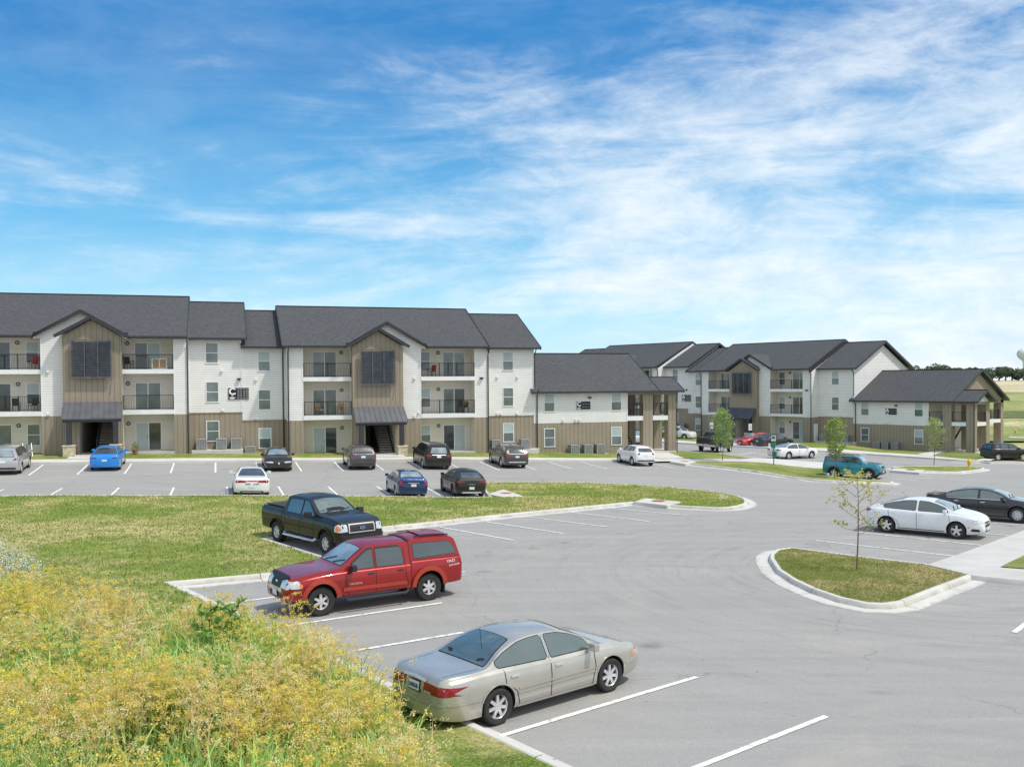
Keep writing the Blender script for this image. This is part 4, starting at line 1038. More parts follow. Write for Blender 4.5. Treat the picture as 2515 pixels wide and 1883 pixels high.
M['lamp_orange'] = mat('lamp_orange', (.75, .22, .03), .15, coat=1)
M['plate'] = mat('plate', (.70, .73, .76), .5, var=.06, scale=20)
M['plate_ink'] = mat('plate_ink', (.03, .05, .12), .6)
M['cabin'] = mat('cabin_trim', (.14, .14, .145), .8)
M['cabin_tan'] = mat('cabin_tan', (.72, .68, .54), .8, var=.1)
M['underbody'] = mat('underbody', (.012, .012, .012), .9)
M['mud'] = mat('plain_black_plastic', (.04, .04, .042), .7, var=.15)

WHEELS = {}
def wheel_meshes(r, w, rim_r, spokes, style, rim_m):
    k = (r, w, rim_r, spokes, style, rim_m)
    if k in WHEELS: return WHEELS[k]
    t = MB(); hw = w / 2
    t.lathe([(rim_r * .97, -hw * .80), (rim_r + .02, -hw * .96), (r * .90, -hw), (r * .975, -hw * .86), (r, -hw * .6), (r, hw * .6), (r * .975, hw * .86), (r * .90, hw), (rim_r + .02, hw * .96), (rim_r * .97, hw * .80)], 36, 'y')
    n = 36
    for i in range(n):      # tread blocks
        a = 2 * PI * i / n
        c, s = math.cos(a), math.sin(a)
        t.bar((r * .995 * c, -hw * .62, r * .995 * s), (r * .995 * c, hw * .62, r * .995 * s), .02 if style != 'truck' else .035, .02, up=(c, 0, s))
    tm = t.build('wheel', M['tyre'], smooth=35); me1 = tm.data; bpy.data.objects.remove(tm)
    q = MB(); f = hw * .80   # outer face at +y
    q.lathe([(rim_r, -hw * .8), (rim_r * .93, -hw * .3), (rim_r * .90, f * .55), (rim_r * .96, f * .9), (rim_r * 1.0, f)], 32, 'y', mi=0)
    q.lathe([(rim_r * .88, f * .1), (.0, f * .1)], 32, 'y', mi=1)
    q.lathe([(rim_r * .26, f * .2), (rim_r * .24, f * .88), (rim_r * .1, f * .94), (0, f * .94)], 20, 'y', mi=0)
    for i in range(spokes):
        a = 2 * PI * i / spokes + PI / 2
        wds = {'five': .42, 'multi': .15, 'six': .28, 'seven': .30, 'truck': .36}[style] * rim_r
        def P(rr, yy, side_):
            return Vector((rr * math.cos(a) - side_ * math.sin(a), yy, rr * math.sin(a) + side_ * math.cos(a)))
        for sg in ((-1, 1) if style == 'six' or style == 'multi' else (0,)):
            off = sg * wds * .75
            a0, a1 = .18 * rim_r, rim_r * .94
            v = [P(a0, f * .88, -wds / 2 + off * .3), P(a0, f * .88, wds / 2 + off * .3), P(a1, f * .80, wds / 2 * .8 + off), P(a1, f * .80, -wds / 2 * .8 + off),
                 P(a0, f * .2, -wds / 2 + off * .3), P(a0, f * .2, wds / 2 + off * .3), P(a1, f * .25, wds / 2 * .8 + off), P(a1, f * .25, -wds / 2 * .8 + off)]
            nn = len(q.v); q.v += [tuple(x) for x in v]
            for fc in ((3, 2, 1, 0), (0, 1, 5, 4), (1, 2, 6, 5), (2, 3, 7, 6), (3, 0, 4, 7)): q.f.append(tuple(nn + z for z in fc)); q.m.append(0)
    rm = q.build('rim', [rim_m, M['underbody']], smooth=30); me2 = rm.data; bpy.data.objects.remove(rm)
    WHEELS[k] = (me1, me2); return WHEELS[k]

def car(label, cat, sp, paintm, loc, heading, group=None, name='parked_car', z=None):
    """sp: dict of the car's own dimensions; x runs forward, the origin lies on the ground midway between the axles"""
    wb = sp['wb']; W2 = sp['w'] / 2; xr, xf = sp['x']; rw = sp['r']
    top = pchip(sp['top']); belt = pchip(sp['belt']); zb0 = sp.get('zb', .2)
    yr = sp.get('roofw', .58); tb = max(p[1] for p in sp['top'])
    gf, gr = sp['cowl'], sp['deck']                    # greenhouse front and rear base x
    nose, tail = sp.get('nose', .80), sp.get('tail', .86)
    def yw(x):
        k = 1.
        d = xf - x; L_ = sp.get('nl', .85)
        if d < L_: k *= 1 - (1 - nose) * (1 - d / L_) ** 2.6
        d = x - xr; L_ = sp.get('tl', .6)
        if d < L_: k *= 1 - (1 - tail) * (1 - d / L_) ** 2.6
        return W2 * k
    def zbot(x):
        z = zb0
        d = min(xf - x, x - xr)
        if d < .6: z += sp.get('lift', .08) * (1 - d / .6) ** 2
        return z
    zroof_b = belt((gf + gr) / 2)
    crown = sp.get('crown', .88)
    def sect(x, inset=0.):
        Y = yw(x); zs = belt(x); zc = max(top(x), zs + .004); zb = zbot(x)
        yb = Y * .935 - .015; tan = (W2 * .92 - yr) / max(tb * .96 - zroof_b, .1)
        z7 = zs + (zc - zs) * crown; y7 = max(yb - max(z7 - zs, 0) * tan, .1)
        P = [(0, zb), (Y * .80, zb), (Y * .945, zb + .035), (Y * .975, zb + .12), (Y * .992, zb + .45 * (zs - zb)), (Y, zb + .62 * (zs - zb)), (Y * .992, zs - .16 * (zs - zb) / .6), (Y * .972, zs - .045), (Y * .945, zs - .008), (yb, zs + .004)]
        for t in (.25, .5, .75): P.append((yb + (y7 - yb) * t, zs + .004 + (z7 - zs - .004) * t + .012 * math.sin(PI * t) * min(1, (z7 - zs) / .3)))
        P.append((y7, z7))
        for t in (.10, .25, .45, .7, 1.): P.append((y7 * (1 - t), z7 + (zc - z7) * (1 - (1 - t) ** 2.3)))
        return P
    xs = set(); x = xr
    while x < xf: xs.add(round(x, 3)); x += .075
    for k in ('top', 'belt'):
        for p in sp[k]: xs.add(round(p[0], 3))
    xs.add(xf); xs = sorted(q for q in xs if xr <= q <= xf)
    xs2 = [xs[0]]
    for q in xs[1:]:
        if q - xs2[-1] > .012: xs2.append(q)
    rings = []
    def ring(x, sc=1., zc_=None):
        S = sect(x); full = [(y, z) for y, z in S] + [(-y, z) for y, z in S[-2:0:-1]]
        if sc != 1.:
            cz = (zbot(x) + max(belt(x), top(x))) / 2
            full = [(y * sc, cz + (z - cz) * sc) for y, z in full]
        return full
    R_ = [(xs2[0] - .0, .93), (xs2[0] + .025, .985)] + [(q, 1.) for q in xs2[1:-1] if q - xs2[0] > .05 and xs2[-1] - q > .05] + [(xs2[-1] - .025, .985), (xs2[-1], .93)]
    mb = MB(); n = None
    for x, sc in R_:
        rg = ring(x, sc); n = len(rg); mb.v += [(x, y, z) for y, z in rg]
    for i in range(len(R_) - 1):
        for j in range(n):
            a = i * n + j; b = i * n + (j + 1) % n
            mb.f.append((a, b, b + n, a + n)); mb.m.append(0)
    mb.f.append(tuple(range(n))[::-1]); mb.m.append(0); mb.f.append(tuple((len(R_) - 1) * n + k for k in range(n))); mb.m.append(0)
    bvh = BVHTree.FromPolygons([Vector(v) for v in mb.v], mb.f)
    root = thing(name, label, cat, loc, heading, group)
    # tilt the car to the slope it stands on
    cx, cy = loc[0], loc[1]; hx, hy = math.cos(heading), math.sin(heading)
    zf = h(cx + hx * wb / 2, cy + hy * wb / 2); zk = h(cx - hx * wb / 2, cy - hy * wb / 2); zl = h(cx - hy * .75, cy + hx * .75); zrt = h(cx + hy * .75, cy - hx * .75)
    root.location = (cx, cy, (zf + zk + zl + zrt) / 4 + .004)
    fwv = Vector((hx * wb, hy * wb, zf - zk)).normalized(); lf = Vector((-hy * 1.5, hx * 1.5, zl - zrt)).normalized(); upv = fwv.cross(lf).normalized(); lf = upv.cross(fwv)
    root.rotation_euler = Matrix((fwv, lf, upv)).transposed().to_euler()
    body = mb.build('body', [paintm, M['underbody'], M[sp.get('cabin', 'cabin')]], root)
    # wheel wells, cabin and window openings are cut out of the body
    detail = sp.get('cut', False)
    cutters = []
    def cutter(q, mi):
        o = q.build('cut', [M['underbody'], M[sp.get('cabin', 'cabin')]][mi]); cutters.append(o); return o
    wr = rw + sp.get('gap', .055)
    for ax in (-wb / 2, wb / 2):
        for s in (-1, 1):
            c = MB(); c.lathe([(0, -.2), (wr, -.2), (wr, .2), (0, .2)], 36, 'y', (ax, s * (W2 - .08), rw + sp.get('wellz', .01)))
            if s < 0: pass
            cutter(c, 0)
    gl = sp.get('glass', 'solid'); G_side = {'solid': M['glass_solid'], 'dark': M['glass_dark'], 'green': M['glass_green'], 'pale': M['glass_pale']}
    sidew = sp['side']; ws = sp['ws']; bl = sp.get('bl')
    if detail:
        # cavity
        c = MB(); cxs = []
        x = gr + .12
        while x < gf - .1:
            if top(x) - belt(x) > .16: cxs.append(x)
            x += .12
        for x in cxs:
            Y = yw(x); zs = belt(x); zc = top(x); z7 = zs + (zc - zs) * crown; tan = (W2 * .92 - yr) / max(tb * .96 - zroof_b, .1); yb = Y * .935 - .015; y7 = yb - (z7 - zs) * tan
            half = [(0, .45), (yb - .1, .45), (yb - .07, zs - .05), (y7 - .06, z7 - .05), (0, zc - .06)]
            c.v += [(x, y, z) for y, z in half] + [(x, -y, z) for y, z in half[-2:0:-1]]
        k = 8
        for i in range(len(cxs) - 1):
            for j in range(k): a = i * k + j; b = i * k + (j + 1) % k; c.f.append((a, b, b + k, a + k)); c.m.append(0)
        c.f.append(tuple(range(k))[::-1]); c.m.append(0); c.f.append(tuple((len(cxs) - 1) * k + j for j in range(k))); c.m.append(0)
        cutter(c, 1)
        for poly in sidew:
            for s in (-1, 1):
                c = MB(); ins = shrink(poly, .018); n2 = len(ins); c.v += [(x, s * .30, z) for x, z in ins] + [(x, s * 1.4, z) for x, z in ins]
                c.f.append(tuple(range(n2))); c.f.append(tuple(range(2 * n2 - 1, n2 - 1, -1))); c.m += [0, 0]
                for j in range(n2): c.f.append((j, n2 + j, n2 + (j + 1) % n2, (j + 1) % n2)); c.m.append(0)
                bmx = bmesh.new(); o = cutter(c, 1); bmx.from_mesh(o.data); bmesh.ops.recalc_face_normals(bmx, faces=bmx.faces); bmx.to_mesh(o.data); bmx.free()
        for poly, za in ((ws, belt(gf) + .02), (bl, belt(gr) + .02)):
            if not poly: continue
            c = MB(); ins = shrink([(p[0], p[1]) for p in poly], .03); n2 = len(ins); c.v += [(x, y, za) for x, y in ins] + [(x, y, 2.6) for x, y in ins]
            c.f.append(tuple(range(n2))); c.f.append(tuple(range(2 * n2 - 1, n2 - 1, -1))); c.m += [0, 0]
            for j in range(n2): c.f.append((j, n2 + j, n2 + (j + 1) % n2, (j + 1) % n2)); c.m.append(0)
            bmx = bmesh.new(); o = cutter(c, 1); bmx.from_mesh(o.data); bmesh.ops.recalc_face_normals(bmx, faces=bmx.faces); bmx.to_mesh(o.data); bmx.free()
    bmx = bmesh.new(); bmx.from_mesh(body.data); bmesh.ops.recalc_face_normals(bmx, faces=bmx.faces); bmx.to_mesh(body.data); bmx.free()
    for o in cutters:
        bmx = bmesh.new(); bmx.from_mesh(o.data); bmesh.ops.recalc_face_normals(bmx, faces=bmx.faces); bmx.to_mesh(o.data); bmx.free()
    saved = body.parent; body.parent = None; body.matrix_world = Matrix()
    for o in cutters:
        md = body.modifiers.new('b', 'BOOLEAN'); md.operation = 'DIFFERENCE'; md.solver = 'EXACT'; md.object = o; md.material_mode = 'TRANSFER'
    dg = bpy.context.evaluated_depsgraph_get(); dg.update()
    me = bpy.data.meshes.new_from_object(body.evaluated_get(dg)); body.modifiers.clear(); body.data = me; body.parent = saved
    me.polygons.foreach_set('use_smooth', [True] * len(me.polygons)); me.set_sharp_from_angle(angle=R(38))
    for o in cutters: bpy.data.objects.remove(o)
    # patches: outlines projected on the body
    def patch(nm, view, poly, m, off=.006, parent=None, rnd=1, step=.09, mirror=False, thick=0.):
        if rnd: poly = fillet(poly, .03)
        if area(poly) < 0: poly = poly[::-1]
        v, f = fill(poly, step)
        for s in ((1, -1) if mirror else (1,)):
            pts = []; ok = []
            for a, b in v:
                if view == 'side': o_, d_ = Vector((a, 3 * s, b)), Vector((0, -s, 0))
                elif view == 'top': o_, d_ = Vector((a, b * s, 4)), Vector((0, 0, -1))
                elif view == 'front': o_, d_ = Vector((6, a * s, b)), Vector((-1, 0, 0))
                else: o_, d_ = Vector((-6, a * s, b)), Vector((1, 0, 0))
                hit, nrm, idx, dist_ = bvh.ray_cast(o_, d_)
                if hit is None: pts.append((0, 0, 0)); ok.append(False)
                else:
                    if nrm.dot(d_) > 0: nrm = -nrm
                    pts.append(tuple(hit + nrm * off)); ok.append(True)
            fs = [q for q in f if all(ok[i] for i in q)]
            if not fs: continue
            me = bpy.data.meshes.new(nm); me.from_pydata(pts, [], fs); me.materials.append(m)
            bmx = bmesh.new(); bmx.from_mesh(me)
            bmesh.ops.delete(bmx, geom=[q for q in bmx.verts if not q.link_faces], context='VERTS')
            cen = Vector((0, 0, .6))
            for q in bmx.faces:
                q.normal_update()
            d_ = {'side': Vector((0, s, 0)), 'top': Vector((0, 0, 1)), 'front': Vector((1, 0, 0)), 'rear': Vector((-1, 0, 0))}[view]
            fl = [q for q in bmx.faces if q.normal.dot(d_) < 0]
            if fl: bmesh.ops.reverse_faces(bmx, faces=fl)
            if thick:
                r = bmesh.ops.extrude_face_region(bmx, geom=list(bmx.faces)); vs = [g_ for g_ in r['geom'] if isinstance(g_, bmesh.types.BMVert)]
                bmesh.ops.translate(bmx, verts=vs, vec=d_ * thick)
            bmx.to_mesh(me); bmx.free()
            me.polygons.foreach_set('use_smooth', [True] * len(me.polygons)); me.set_sharp_from_angle(angle=R(40))
            o = bpy.data.objects.new(nm, me); COL.objects.link(o); o.parent = parent or root
        return o
    def stroke(nm, view, pts, w, m, off=.005, mirror=False, thick=0., parent=None):
        L_, R2 = [], []
        pts = dense(pts, .06, False)
        for i, p in enumerate(pts):
            a = pts[max(i - 1, 0)]; b = pts[min(i + 1, len(pts) - 1)]; dx, dy = b[0] - a[0], b[1] - a[1]; q = math.hypot(dx, dy) or 1
            L_.append((p[0] - dy / q * w / 2, p[1] + dx / q * w / 2)); R2.append((p[0] + dy / q * w / 2, p[1] - dx / q * w / 2))
        return patch(nm, view, L_ + R2[::-1], m, off, parent, 0, .2, mirror, thick)
    gs = G_side[sp.get('gs', gl)]; gw = G_side[sp.get('gw', gl)]
    for poly in sidew:
        stroke('window_seal', 'side', fillet(list(poly), .03) + [fillet(list(poly), .03)[0]], .026, M['seam'], .004, mirror=True)
        patch('side_window', 'side', poly, gs, .007, mirror=True, rnd=1)
    stroke('windscreen_seal', 'top', ws + [ws[0]], .045, M['seam'], .004); patch('windscreen', 'top', ws, gw, .007, rnd=1)
    if bl:
        stroke('window_seal', sp.get('blv', 'top'), bl + [bl[0]], .045, M['seam'], .004); patch('rear_window', sp.get('blv', 'top'), bl, G_side[sp.get('gb', gl)], .007, rnd=1)
    for st in sp.get('seams', []): stroke('door_gap', 'side', st, .014, M['seam'], .006, mirror=True)
    for hx_, hz_ in sp.get('handles', []):
        patch('door_handle', 'side', [(hx_ - .09, hz_ - .017), (hx_ + .09, hz_ - .012), (hx_ + .09, hz_ + .018), (hx_ - .09, hz_ + .012)], sp.get('hm', paintm), .004, mirror=True, rnd=0, thick=.025)
    mats_ = {'red': M['lamp_red'], 'clear': M['lamp_clear'], 'orange': M['lamp_orange'], 'black': M['trimb'], 'chrome': M['chrome'], 'paint': paintm, 'plate': M['plate'], 'plastic': M['mud'], 'seam': M['seam'], 'gold': P_['champagne'], 'flare': P_['flare'], 'glass': M['glass_solid'], 'silver': M['alloy'], 'pale': M['glass_pale'], 'white': P_['white'], 'dkblue': P_['navy']}
    for it in sp.get('patches', []):
        nm, view, poly, mk = it[:4]; off = it[4] if len(it) > 4 else .006; th = it[5] if len(it) > 5 else 0.
        mir = view in ('side',) or (view in ('front', 'rear', 'top') and min(p[{'front': 0, 'rear': 0, 'top': 1}[view]] for p in poly) > 0)
        patch(nm, view, poly, mats_[mk], off, mirror=mir, rnd=it[6] if len(it) > 6 else 1, thick=th)
    for it in sp.get('strokes', []):
        nm, view, pts, w, mk = it[:5]; off = it[5] if len(it) > 5 else .006; th = it[6] if len(it) > 6 else 0.
        stroke(nm, view, pts, w, mats_[mk], off, mirror=(view == 'side'), thick=th)
    # mirrors
    mx_, mz_ = sp['mirror']
    for s in (-1, 1):
        q = MB(); yy = yw(mx_) * .93; big_ = sp.get('mirror_k', 1.)
        q.box(mx_ - .06, mx_ + .07 * big_, yy + .06, yy + .06 + .20 * big_, mz_, mz_ + .15 * big_); q.box(mx_ - .02, mx_ + .05, yy - .06, yy + .08, mz_ + .01, mz_ + .05)
        if s < 0: q.v = [(a, -b, c) for a, b, c in q.v]; q.f = [f_[::-1] for f_ in q.f]
        q.build('side_mirror', sp.get('mirror_m') or paintm, root, bevel=.025)
    # wheels
    tw = sp.get('tw', .215); m1, m2 = wheel_meshes(rw, tw, sp['rim'], sp.get('spokes', 5), sp.get('style', 'five'), sp.get('rim_m') or M['alloy'])
    for ax in (-wb / 2, wb / 2):
        for s in (-1, 1):
            o = bpy.data.objects.new('wheel', m1); COL.objects.link(o); o.parent = root; o.location = (ax, s * (W2 - tw / 2 - .015), rw)
            o.rotation_euler = (0, 0, 0 if s > 0 else PI)
            q = bpy.data.objects.new('rim', m2); COL.objects.link(q); q.parent = o
    if sp.get('cut'):
        cab = M[sp.get('cabin', 'cabin')]
        sb = sp.get('seat', .0)
        for y in (-.38, .38):
            q = MB(); x0 = sb; q.box(x0 - .25, x0 + .28, y - .25, y + .25, .47, .62); q.v += []
            q.bar((x0 - .26, y, .55), (x0 - .42, y, 1.08), .48, .12, up=(0, 1, 0)); q.bar((x0 - .42, y, 1.12), (x0 - .46, y, 1.30), .24, .09, up=(0, 1, 0))
            q.build('seat', cab, root, bevel=.04)
        q = MB(); x0 = sb - .85; q.box(x0 - .25, x0 + .28, -.6, .6, .47, .62); q.bar((x0 - .26, 0, .55), (x0 - .42, 0, 1.02), 1.2, .12, up=(0, 1, 0)); q.build('rear_seat', cab, root, bevel=.04)
        q = MB(); q.lathe([(.17, -.01), (.185, 0), (.17, .01)], 20, 'z'); q.bar((-.17, 0, 0), (.17, 0, 0), .03); o = q.build('steering_wheel', M['trimb'], root); o.location = (sb + .55, .38, .92); o.rotation_euler = (0, R(-65), 0)
        # parcel shelf under the rear glass
        if bl and sp.get('shelf', True):
            q = MB(); q.box(gr + .12, sb - 1.25, -.58, .58, belt(gr) - .06, belt(gr) - .02); q.build('parcel_shelf', cab, root)
        q = MB(); q.box(sb + .72, gf - .1, -.62, .62, belt(gf) - .13, belt(gf) - .05); q.build('dashboard', M['cabin'] if cab != M['cabin_tan'] else cab, root)
        # wipers
        for y in (-.45, .12):
            xw = gf - .05; hit = bvh.ray_cast(Vector((xw, y, 4)), Vector((0, 0, -1)))[0]; hit2 = bvh.ray_cast(Vector((xw - .16, y + .48, 4)), Vector((0, 0, -1)))[0]
            if hit and hit2:
                q = MB(); q.bar(hit + Vector((0, 0, .02)), hit2 + Vector((0, 0, .025)), .018); q.build('wiper', M['trimb'], root)
    return root, bvh, patch, stroke
def shrink(poly, d): return grow(poly, -d)
def grow(poly, d):
    poly = list(poly)
    if area(poly) < 0: poly = poly[::-1]
    n = len(poly); out = []
    for i in range(n):
        a, b, c = poly[i - 1], poly[i], poly[(i + 1) % n]
        e1 = (b[0] - a[0], b[1] - a[1]); e2 = (c[0] - b[0], c[1] - b[1]); l1 = math.hypot(*e1) or 1; l2 = math.hypot(*e2) or 1
        n1 = (e1[1] / l1, -e1[0] / l1); n2 = (e2[1] / l2, -e2[0] / l2); m = (n1[0] + n2[0], n1[1] + n2[1]); k = max(.5, 1 + n1[0] * n2[0] + n1[1] * n2[1])
        out.append((b[0] + m[0] * d / k, b[1] + m[1] * d / k))
    return out
# ------------------------------------------------------------------ vehicle shapes
def sedan(L, wb, w, H, fo=.95, r=.33, hood=.92, deck=1.03, rear_slope=.62, roof_f=.40, roof_r=-.75, cowl=1.15, blx=-1.6, beltz=.93, **kw):
    xf = wb / 2 + fo; xr = xf - L
    d = dict(wb=wb, w=w, x=(xr, xf), r=r, cowl=cowl, deck=blx,
             top=[(xr, deck - .25), (xr + .04, deck - .10), (xr + .14, deck - .02), (blx - .02, deck + .01), ((blx + roof_r) / 2, (deck + H) / 2 + .03), (roof_r, H - .04), (roof_r + .45, H), (roof_f - .2, H - .02), (roof_f, H - .065), ((roof_f + cowl) / 2, (H + hood) / 2 + .06), (cowl, hood + .085), (xf - .55, hood - .02), (xf - .18, hood - .14), (xf - .05, hood - .24), (xf, hood - .36)],
             belt=[(xr, deck - .28), (xr + .14, deck - .10), (blx, beltz + .035), (0, beltz), (cowl, beltz - .01), (xf - .55, hood - .09), (xf - .18, hood - .20), (xf, hood - .38)])
    tf = pchip(d['top']); bf = pchip(d['belt'])
    def z7(x, m=.035): return bf(x) + .88 * (tf(x) - bf(x)) - m
    b0 = -.16
    fr = [(b0 + .05, bf(b0) + .04), (cowl - .18, bf(cowl - .2) + .045)] + [(x, z7(x)) for x in (cowl - .32, roof_f + .12, roof_f - .15, b0 + .05)]
    re_ = [(b0 - .05, bf(b0) + .04)] + [(b0 - .05, z7(b0))] + [(x, z7(x)) for x in (roof_r + .25, roof_r, (blx + roof_r) / 2 + .05)] + [(blx + .22, max(bf(blx) + .045, z7(blx + .25))), (blx + .27, bf(blx) + .045)]
    d['side'] = [fr, re_]
    yb = w / 2 * .935 - .015
    d['ws'] = [(roof_f + .04, -.50), (roof_f + .04, .50), (cowl - .05, yb - .17), (cowl - .05, -yb + .17)]
    d['bl'] = [(roof_r - .10, -.48), (roof_r - .10, .48), (blx + .05, yb - .17), (blx + .05, -yb + .17)]
    d['seams'] = [[(cowl - .16, bf(1) + .0), (cowl - .12, .6), (cowl - .2, .26)], [(b0, bf(0)), (b0, .26)], [(-1.28, bf(-1.2)), (-1.25, .72), (-wb / 2 + .42, .55), (-wb / 2 + .50, .28)]]
    d['handles'] = [(b0 + .18, beltz - .10), (-1.08, beltz - .09)]
    d['mirror'] = (cowl - .28, beltz + .02)
    d['rim'] = r * .66
    d['patches'] = []; d['strokes'] = [('sill_trim', 'side', [(-wb / 2 + .45, .26), (wb / 2 - .45, .26)], .03, 'black')]
    d.update(kw); return d
def front_kit(d, lamp=(.42, .80, .56, .70), grille=(.36, .44, .64), gm='black', plate=True, lower=(.45, .26, .36), lights=True):
    xf = d['x'][1]; y0, y1, z0, z1 = lamp
    p = [('headlight', 'front', [(y0, z0 + .02), (y1, z0 + .05), (y1, z1), (y0 + .02, z1 - .01)], 'clear', .008),
         ('grille', 'front', [(-grille[0], grille[1]), (grille[0], grille[1]), (grille[0] + .04, grille[2]), (-grille[0] - .04, grille[2])], gm, .008),
         ('air_intake', 'front', [(-lower[0], lower[1]), (lower[0], lower[1]), (lower[0], lower[2]), (-lower[0], lower[2])], 'black', .006)]
    if plate: p.append(('number_plate', 'front', [(-.15, .36), (.15, .36), (.15, .50), (-.15, .50)], 'plate', .02, .004, 0))
    d['patches'] = d['patches'] + p; return d
def rear_kit(d, lamps, plate=(.60, .14), band=None, low=None, extra=()):
    p = [('tail_light', 'rear', q, 'red', .008) for q in lamps]
    pz, ph = plate
    p.append(('number_plate', 'rear', [(-.15, pz), (.15, pz), (.15, pz + ph), (-.15, pz + ph)], 'plate', .016, .004, 0))
    if low: p.append(('rear_valance', 'rear', low, 'plastic', .006))
    d['patches'] = d['patches'] + p + list(extra); return d
def suv(L, wb, w, H, fo=.9, r=.36, hood=1.05, beltz=1.05, cowl=1.05, roof_f=.35, hatch=.42, zb=.22, base=.95, roofw=.60, **kw):
    xf = wb / 2 + fo; xr = xf - L; hx_ = xr + hatch
    d = dict(wb=wb, w=w, x=(xr, xf), r=r, cowl=cowl, deck=xr + .10, zb=zb, roofw=roofw, tl=.5, tail=.88,
             top=[(xr, .80), (xr + .035, base), (xr + .10, base + .10), (hx_ - .05, H - .10), (hx_ + .12, H - .04), (hx_ + .7, H), (roof_f - .3, H - .01), (roof_f, H - .06), ((roof_f + cowl) / 2, (H + hood) / 2 + .07), (cowl, hood + .07), (xf - .5, hood), (xf - .14, hood - .10), (xf - .03, hood - .22), (xf, hood - .40)],
             belt=[(xr, .76), (xr + .08, base), (xr + .3, beltz + .05), (0, beltz), (cowl, beltz - .02), (xf - .5, hood - .07), (xf - .14, hood - .17), (xf, hood - .42)])
    tf = pchip(d['top']); bf = pchip(d['belt'])
    def z7(x, m=.04): return bf(x) + .88 * (tf(x) - bf(x)) - m
    b0 = -.12
    fr = [(b0 + .05, bf(b0) + .04), (cowl - .20, bf(cowl - .2) + .045)] + [(x, z7(x)) for x in (cowl - .32, roof_f + .10, roof_f - .15, b0 + .05)]
    re_ = [(b0 - .05, bf(b0) + .04), (b0 - .05, z7(b0)), (-.98, z7(-.98)), (-.98, bf(-.98) + .04)]
    qt = [(-1.06, bf(-1.06) + .05), (-1.06, z7(-1.06)), (hx_ + .15, z7(hx_ + .15)), (hx_ + .02, bf(hx_) + .10), (hx_ + .02, bf(hx_) + .05)]
    d['side'] = [fr, re_] + ([qt] if hx_ < -1.35 else [])
    yb = w / 2 * .935 - .015
    d['ws'] = [(roof_f + .04, -.54), (roof_f + .04, .54), (cowl - .05, yb - .17), (cowl - .05, -yb + .17)]
    d['blv'] = 'rear'; d['bl'] = [(-.60, beltz + .06), (.60, beltz + .06), (.50, H - .20), (-.50, H - .20)]
    d['seams'] = [[(cowl - .16, beltz), (cowl - .12, .6), (cowl - .2, .28)], [(b0, beltz), (b0, .28)], [(-1.02, beltz), (-.98, .8), (-wb / 2 + .42, .58), (-wb / 2 + .50, .3)]]
    d['handles'] = [(b0 + .18, beltz - .12), (-.88, beltz - .11)]; d['mirror'] = (cowl - .28, beltz + .03); d['rim'] = r * .66
    d['patches'] = []; d['strokes'] = [('sill_trim', 'side', [(-wb / 2 + .45, zb + .07), (wb / 2 - .45, zb + .07)], .12, 'plastic')]
    d.update(kw); return d
def arch(ax, r, w, z=None, a0=-8, a1=188, n=12):
    z = r if z is None else z
    return [(ax + (r) * math.cos(R(a0 + (a1 - a0) * i / n)), z + r * math.sin(R(a0 + (a1 - a0) * i / n))) for i in range(n + 1)]

TOW = lambda x, y: math.atan2(y[1] - x[1], y[0] - x[0])
def park(rear, front, side, w, spread=0.):
    """rear and front tyre contact points seen on one flank (side=+1: its left flank) -> centre, heading"""
    a, b = G(*rear), G(*front); hd = TOW(a, b); c = ((a[0] + b[0]) / 2, (a[1] + b[1]) / 2)
    o = w / 2 - .03
    return (c[0] + side * math.sin(hd) * o, c[1] - side * math.cos(hd) * o, 0), hd
def park_axle(px, heading, wb, rear=True):
    """point midway between two visible tyre contacts of one axle -> centre"""
    a = G(*px); k = (wb / 2) * (1 if rear else -1); k += .12 * (1 if rear else -1)
    return (a[0] + math.cos(heading) * k, a[1] + math.sin(heading) * k, 0), heading
HN = TH + PI / 2          # nose to the near building
GC = 'cars parked in the bays'

# --- pale gold sedan, nearest
d = sedan(5.08, 2.85, 1.87, 1.46, fo=1.03, r=.335, cut=True, hood=.93, deck=1.03, blx=-1.66, roof_r=-.78, roof_f=.38, cowl=1.12, glass='green', cabin='cabin_tan', spokes=7, style='seven', seat=-.1, rim_m=M['chrome'], nose=.76, tail=.84, nl=1.0, tl=.75)
xr, xf = d['x']
d['patches'] += [('tail_light', 'rear', [(.28, .72), (.94, .71), (.94, .84), (.80, .87), (.28, .885)], 'red', .010, 0, 1), ('tail_light', 'side', [(xr + .01, .71), (xr + .26, .73), (xr + .24, .81), (xr + .01, .84)], 'red', .012),
                 ('reversing_light', 'rear', [(.19, .71), (.28, .70), (.28, .89), (.19, .89)], 'gold', .012), ('number_plate', 'rear', [(-.16, .70), (.16, .70), (.16, .85), (-.16, .85)], 'plate', .024, .004, 0),
                 ('plate_recess', 'rear', [(-.19, .67), (.19, .67), (.19, .88), (-.19, .88)], 'black', .012, 0, 0),
                 ('headlight', 'side', [(xf - .40, .60), (xf - .10, .62), (xf - .12, .72), (xf - .42, .68)], 'clear', .01), ('turn_signal', 'side', [(xf - .38, .60), (xf - .24, .61), (xf - .26, .68), (xf - .38, .66)], 'orange', .014),
                 ('headlight', 'front', [(.34, .58), (.80, .60), (.78, .72), (.36, .70)], 'clear'), ('grille', 'front', [(-.30, .56), (.30, .56), (.30, .68), (-.30, .68)], 'black')]
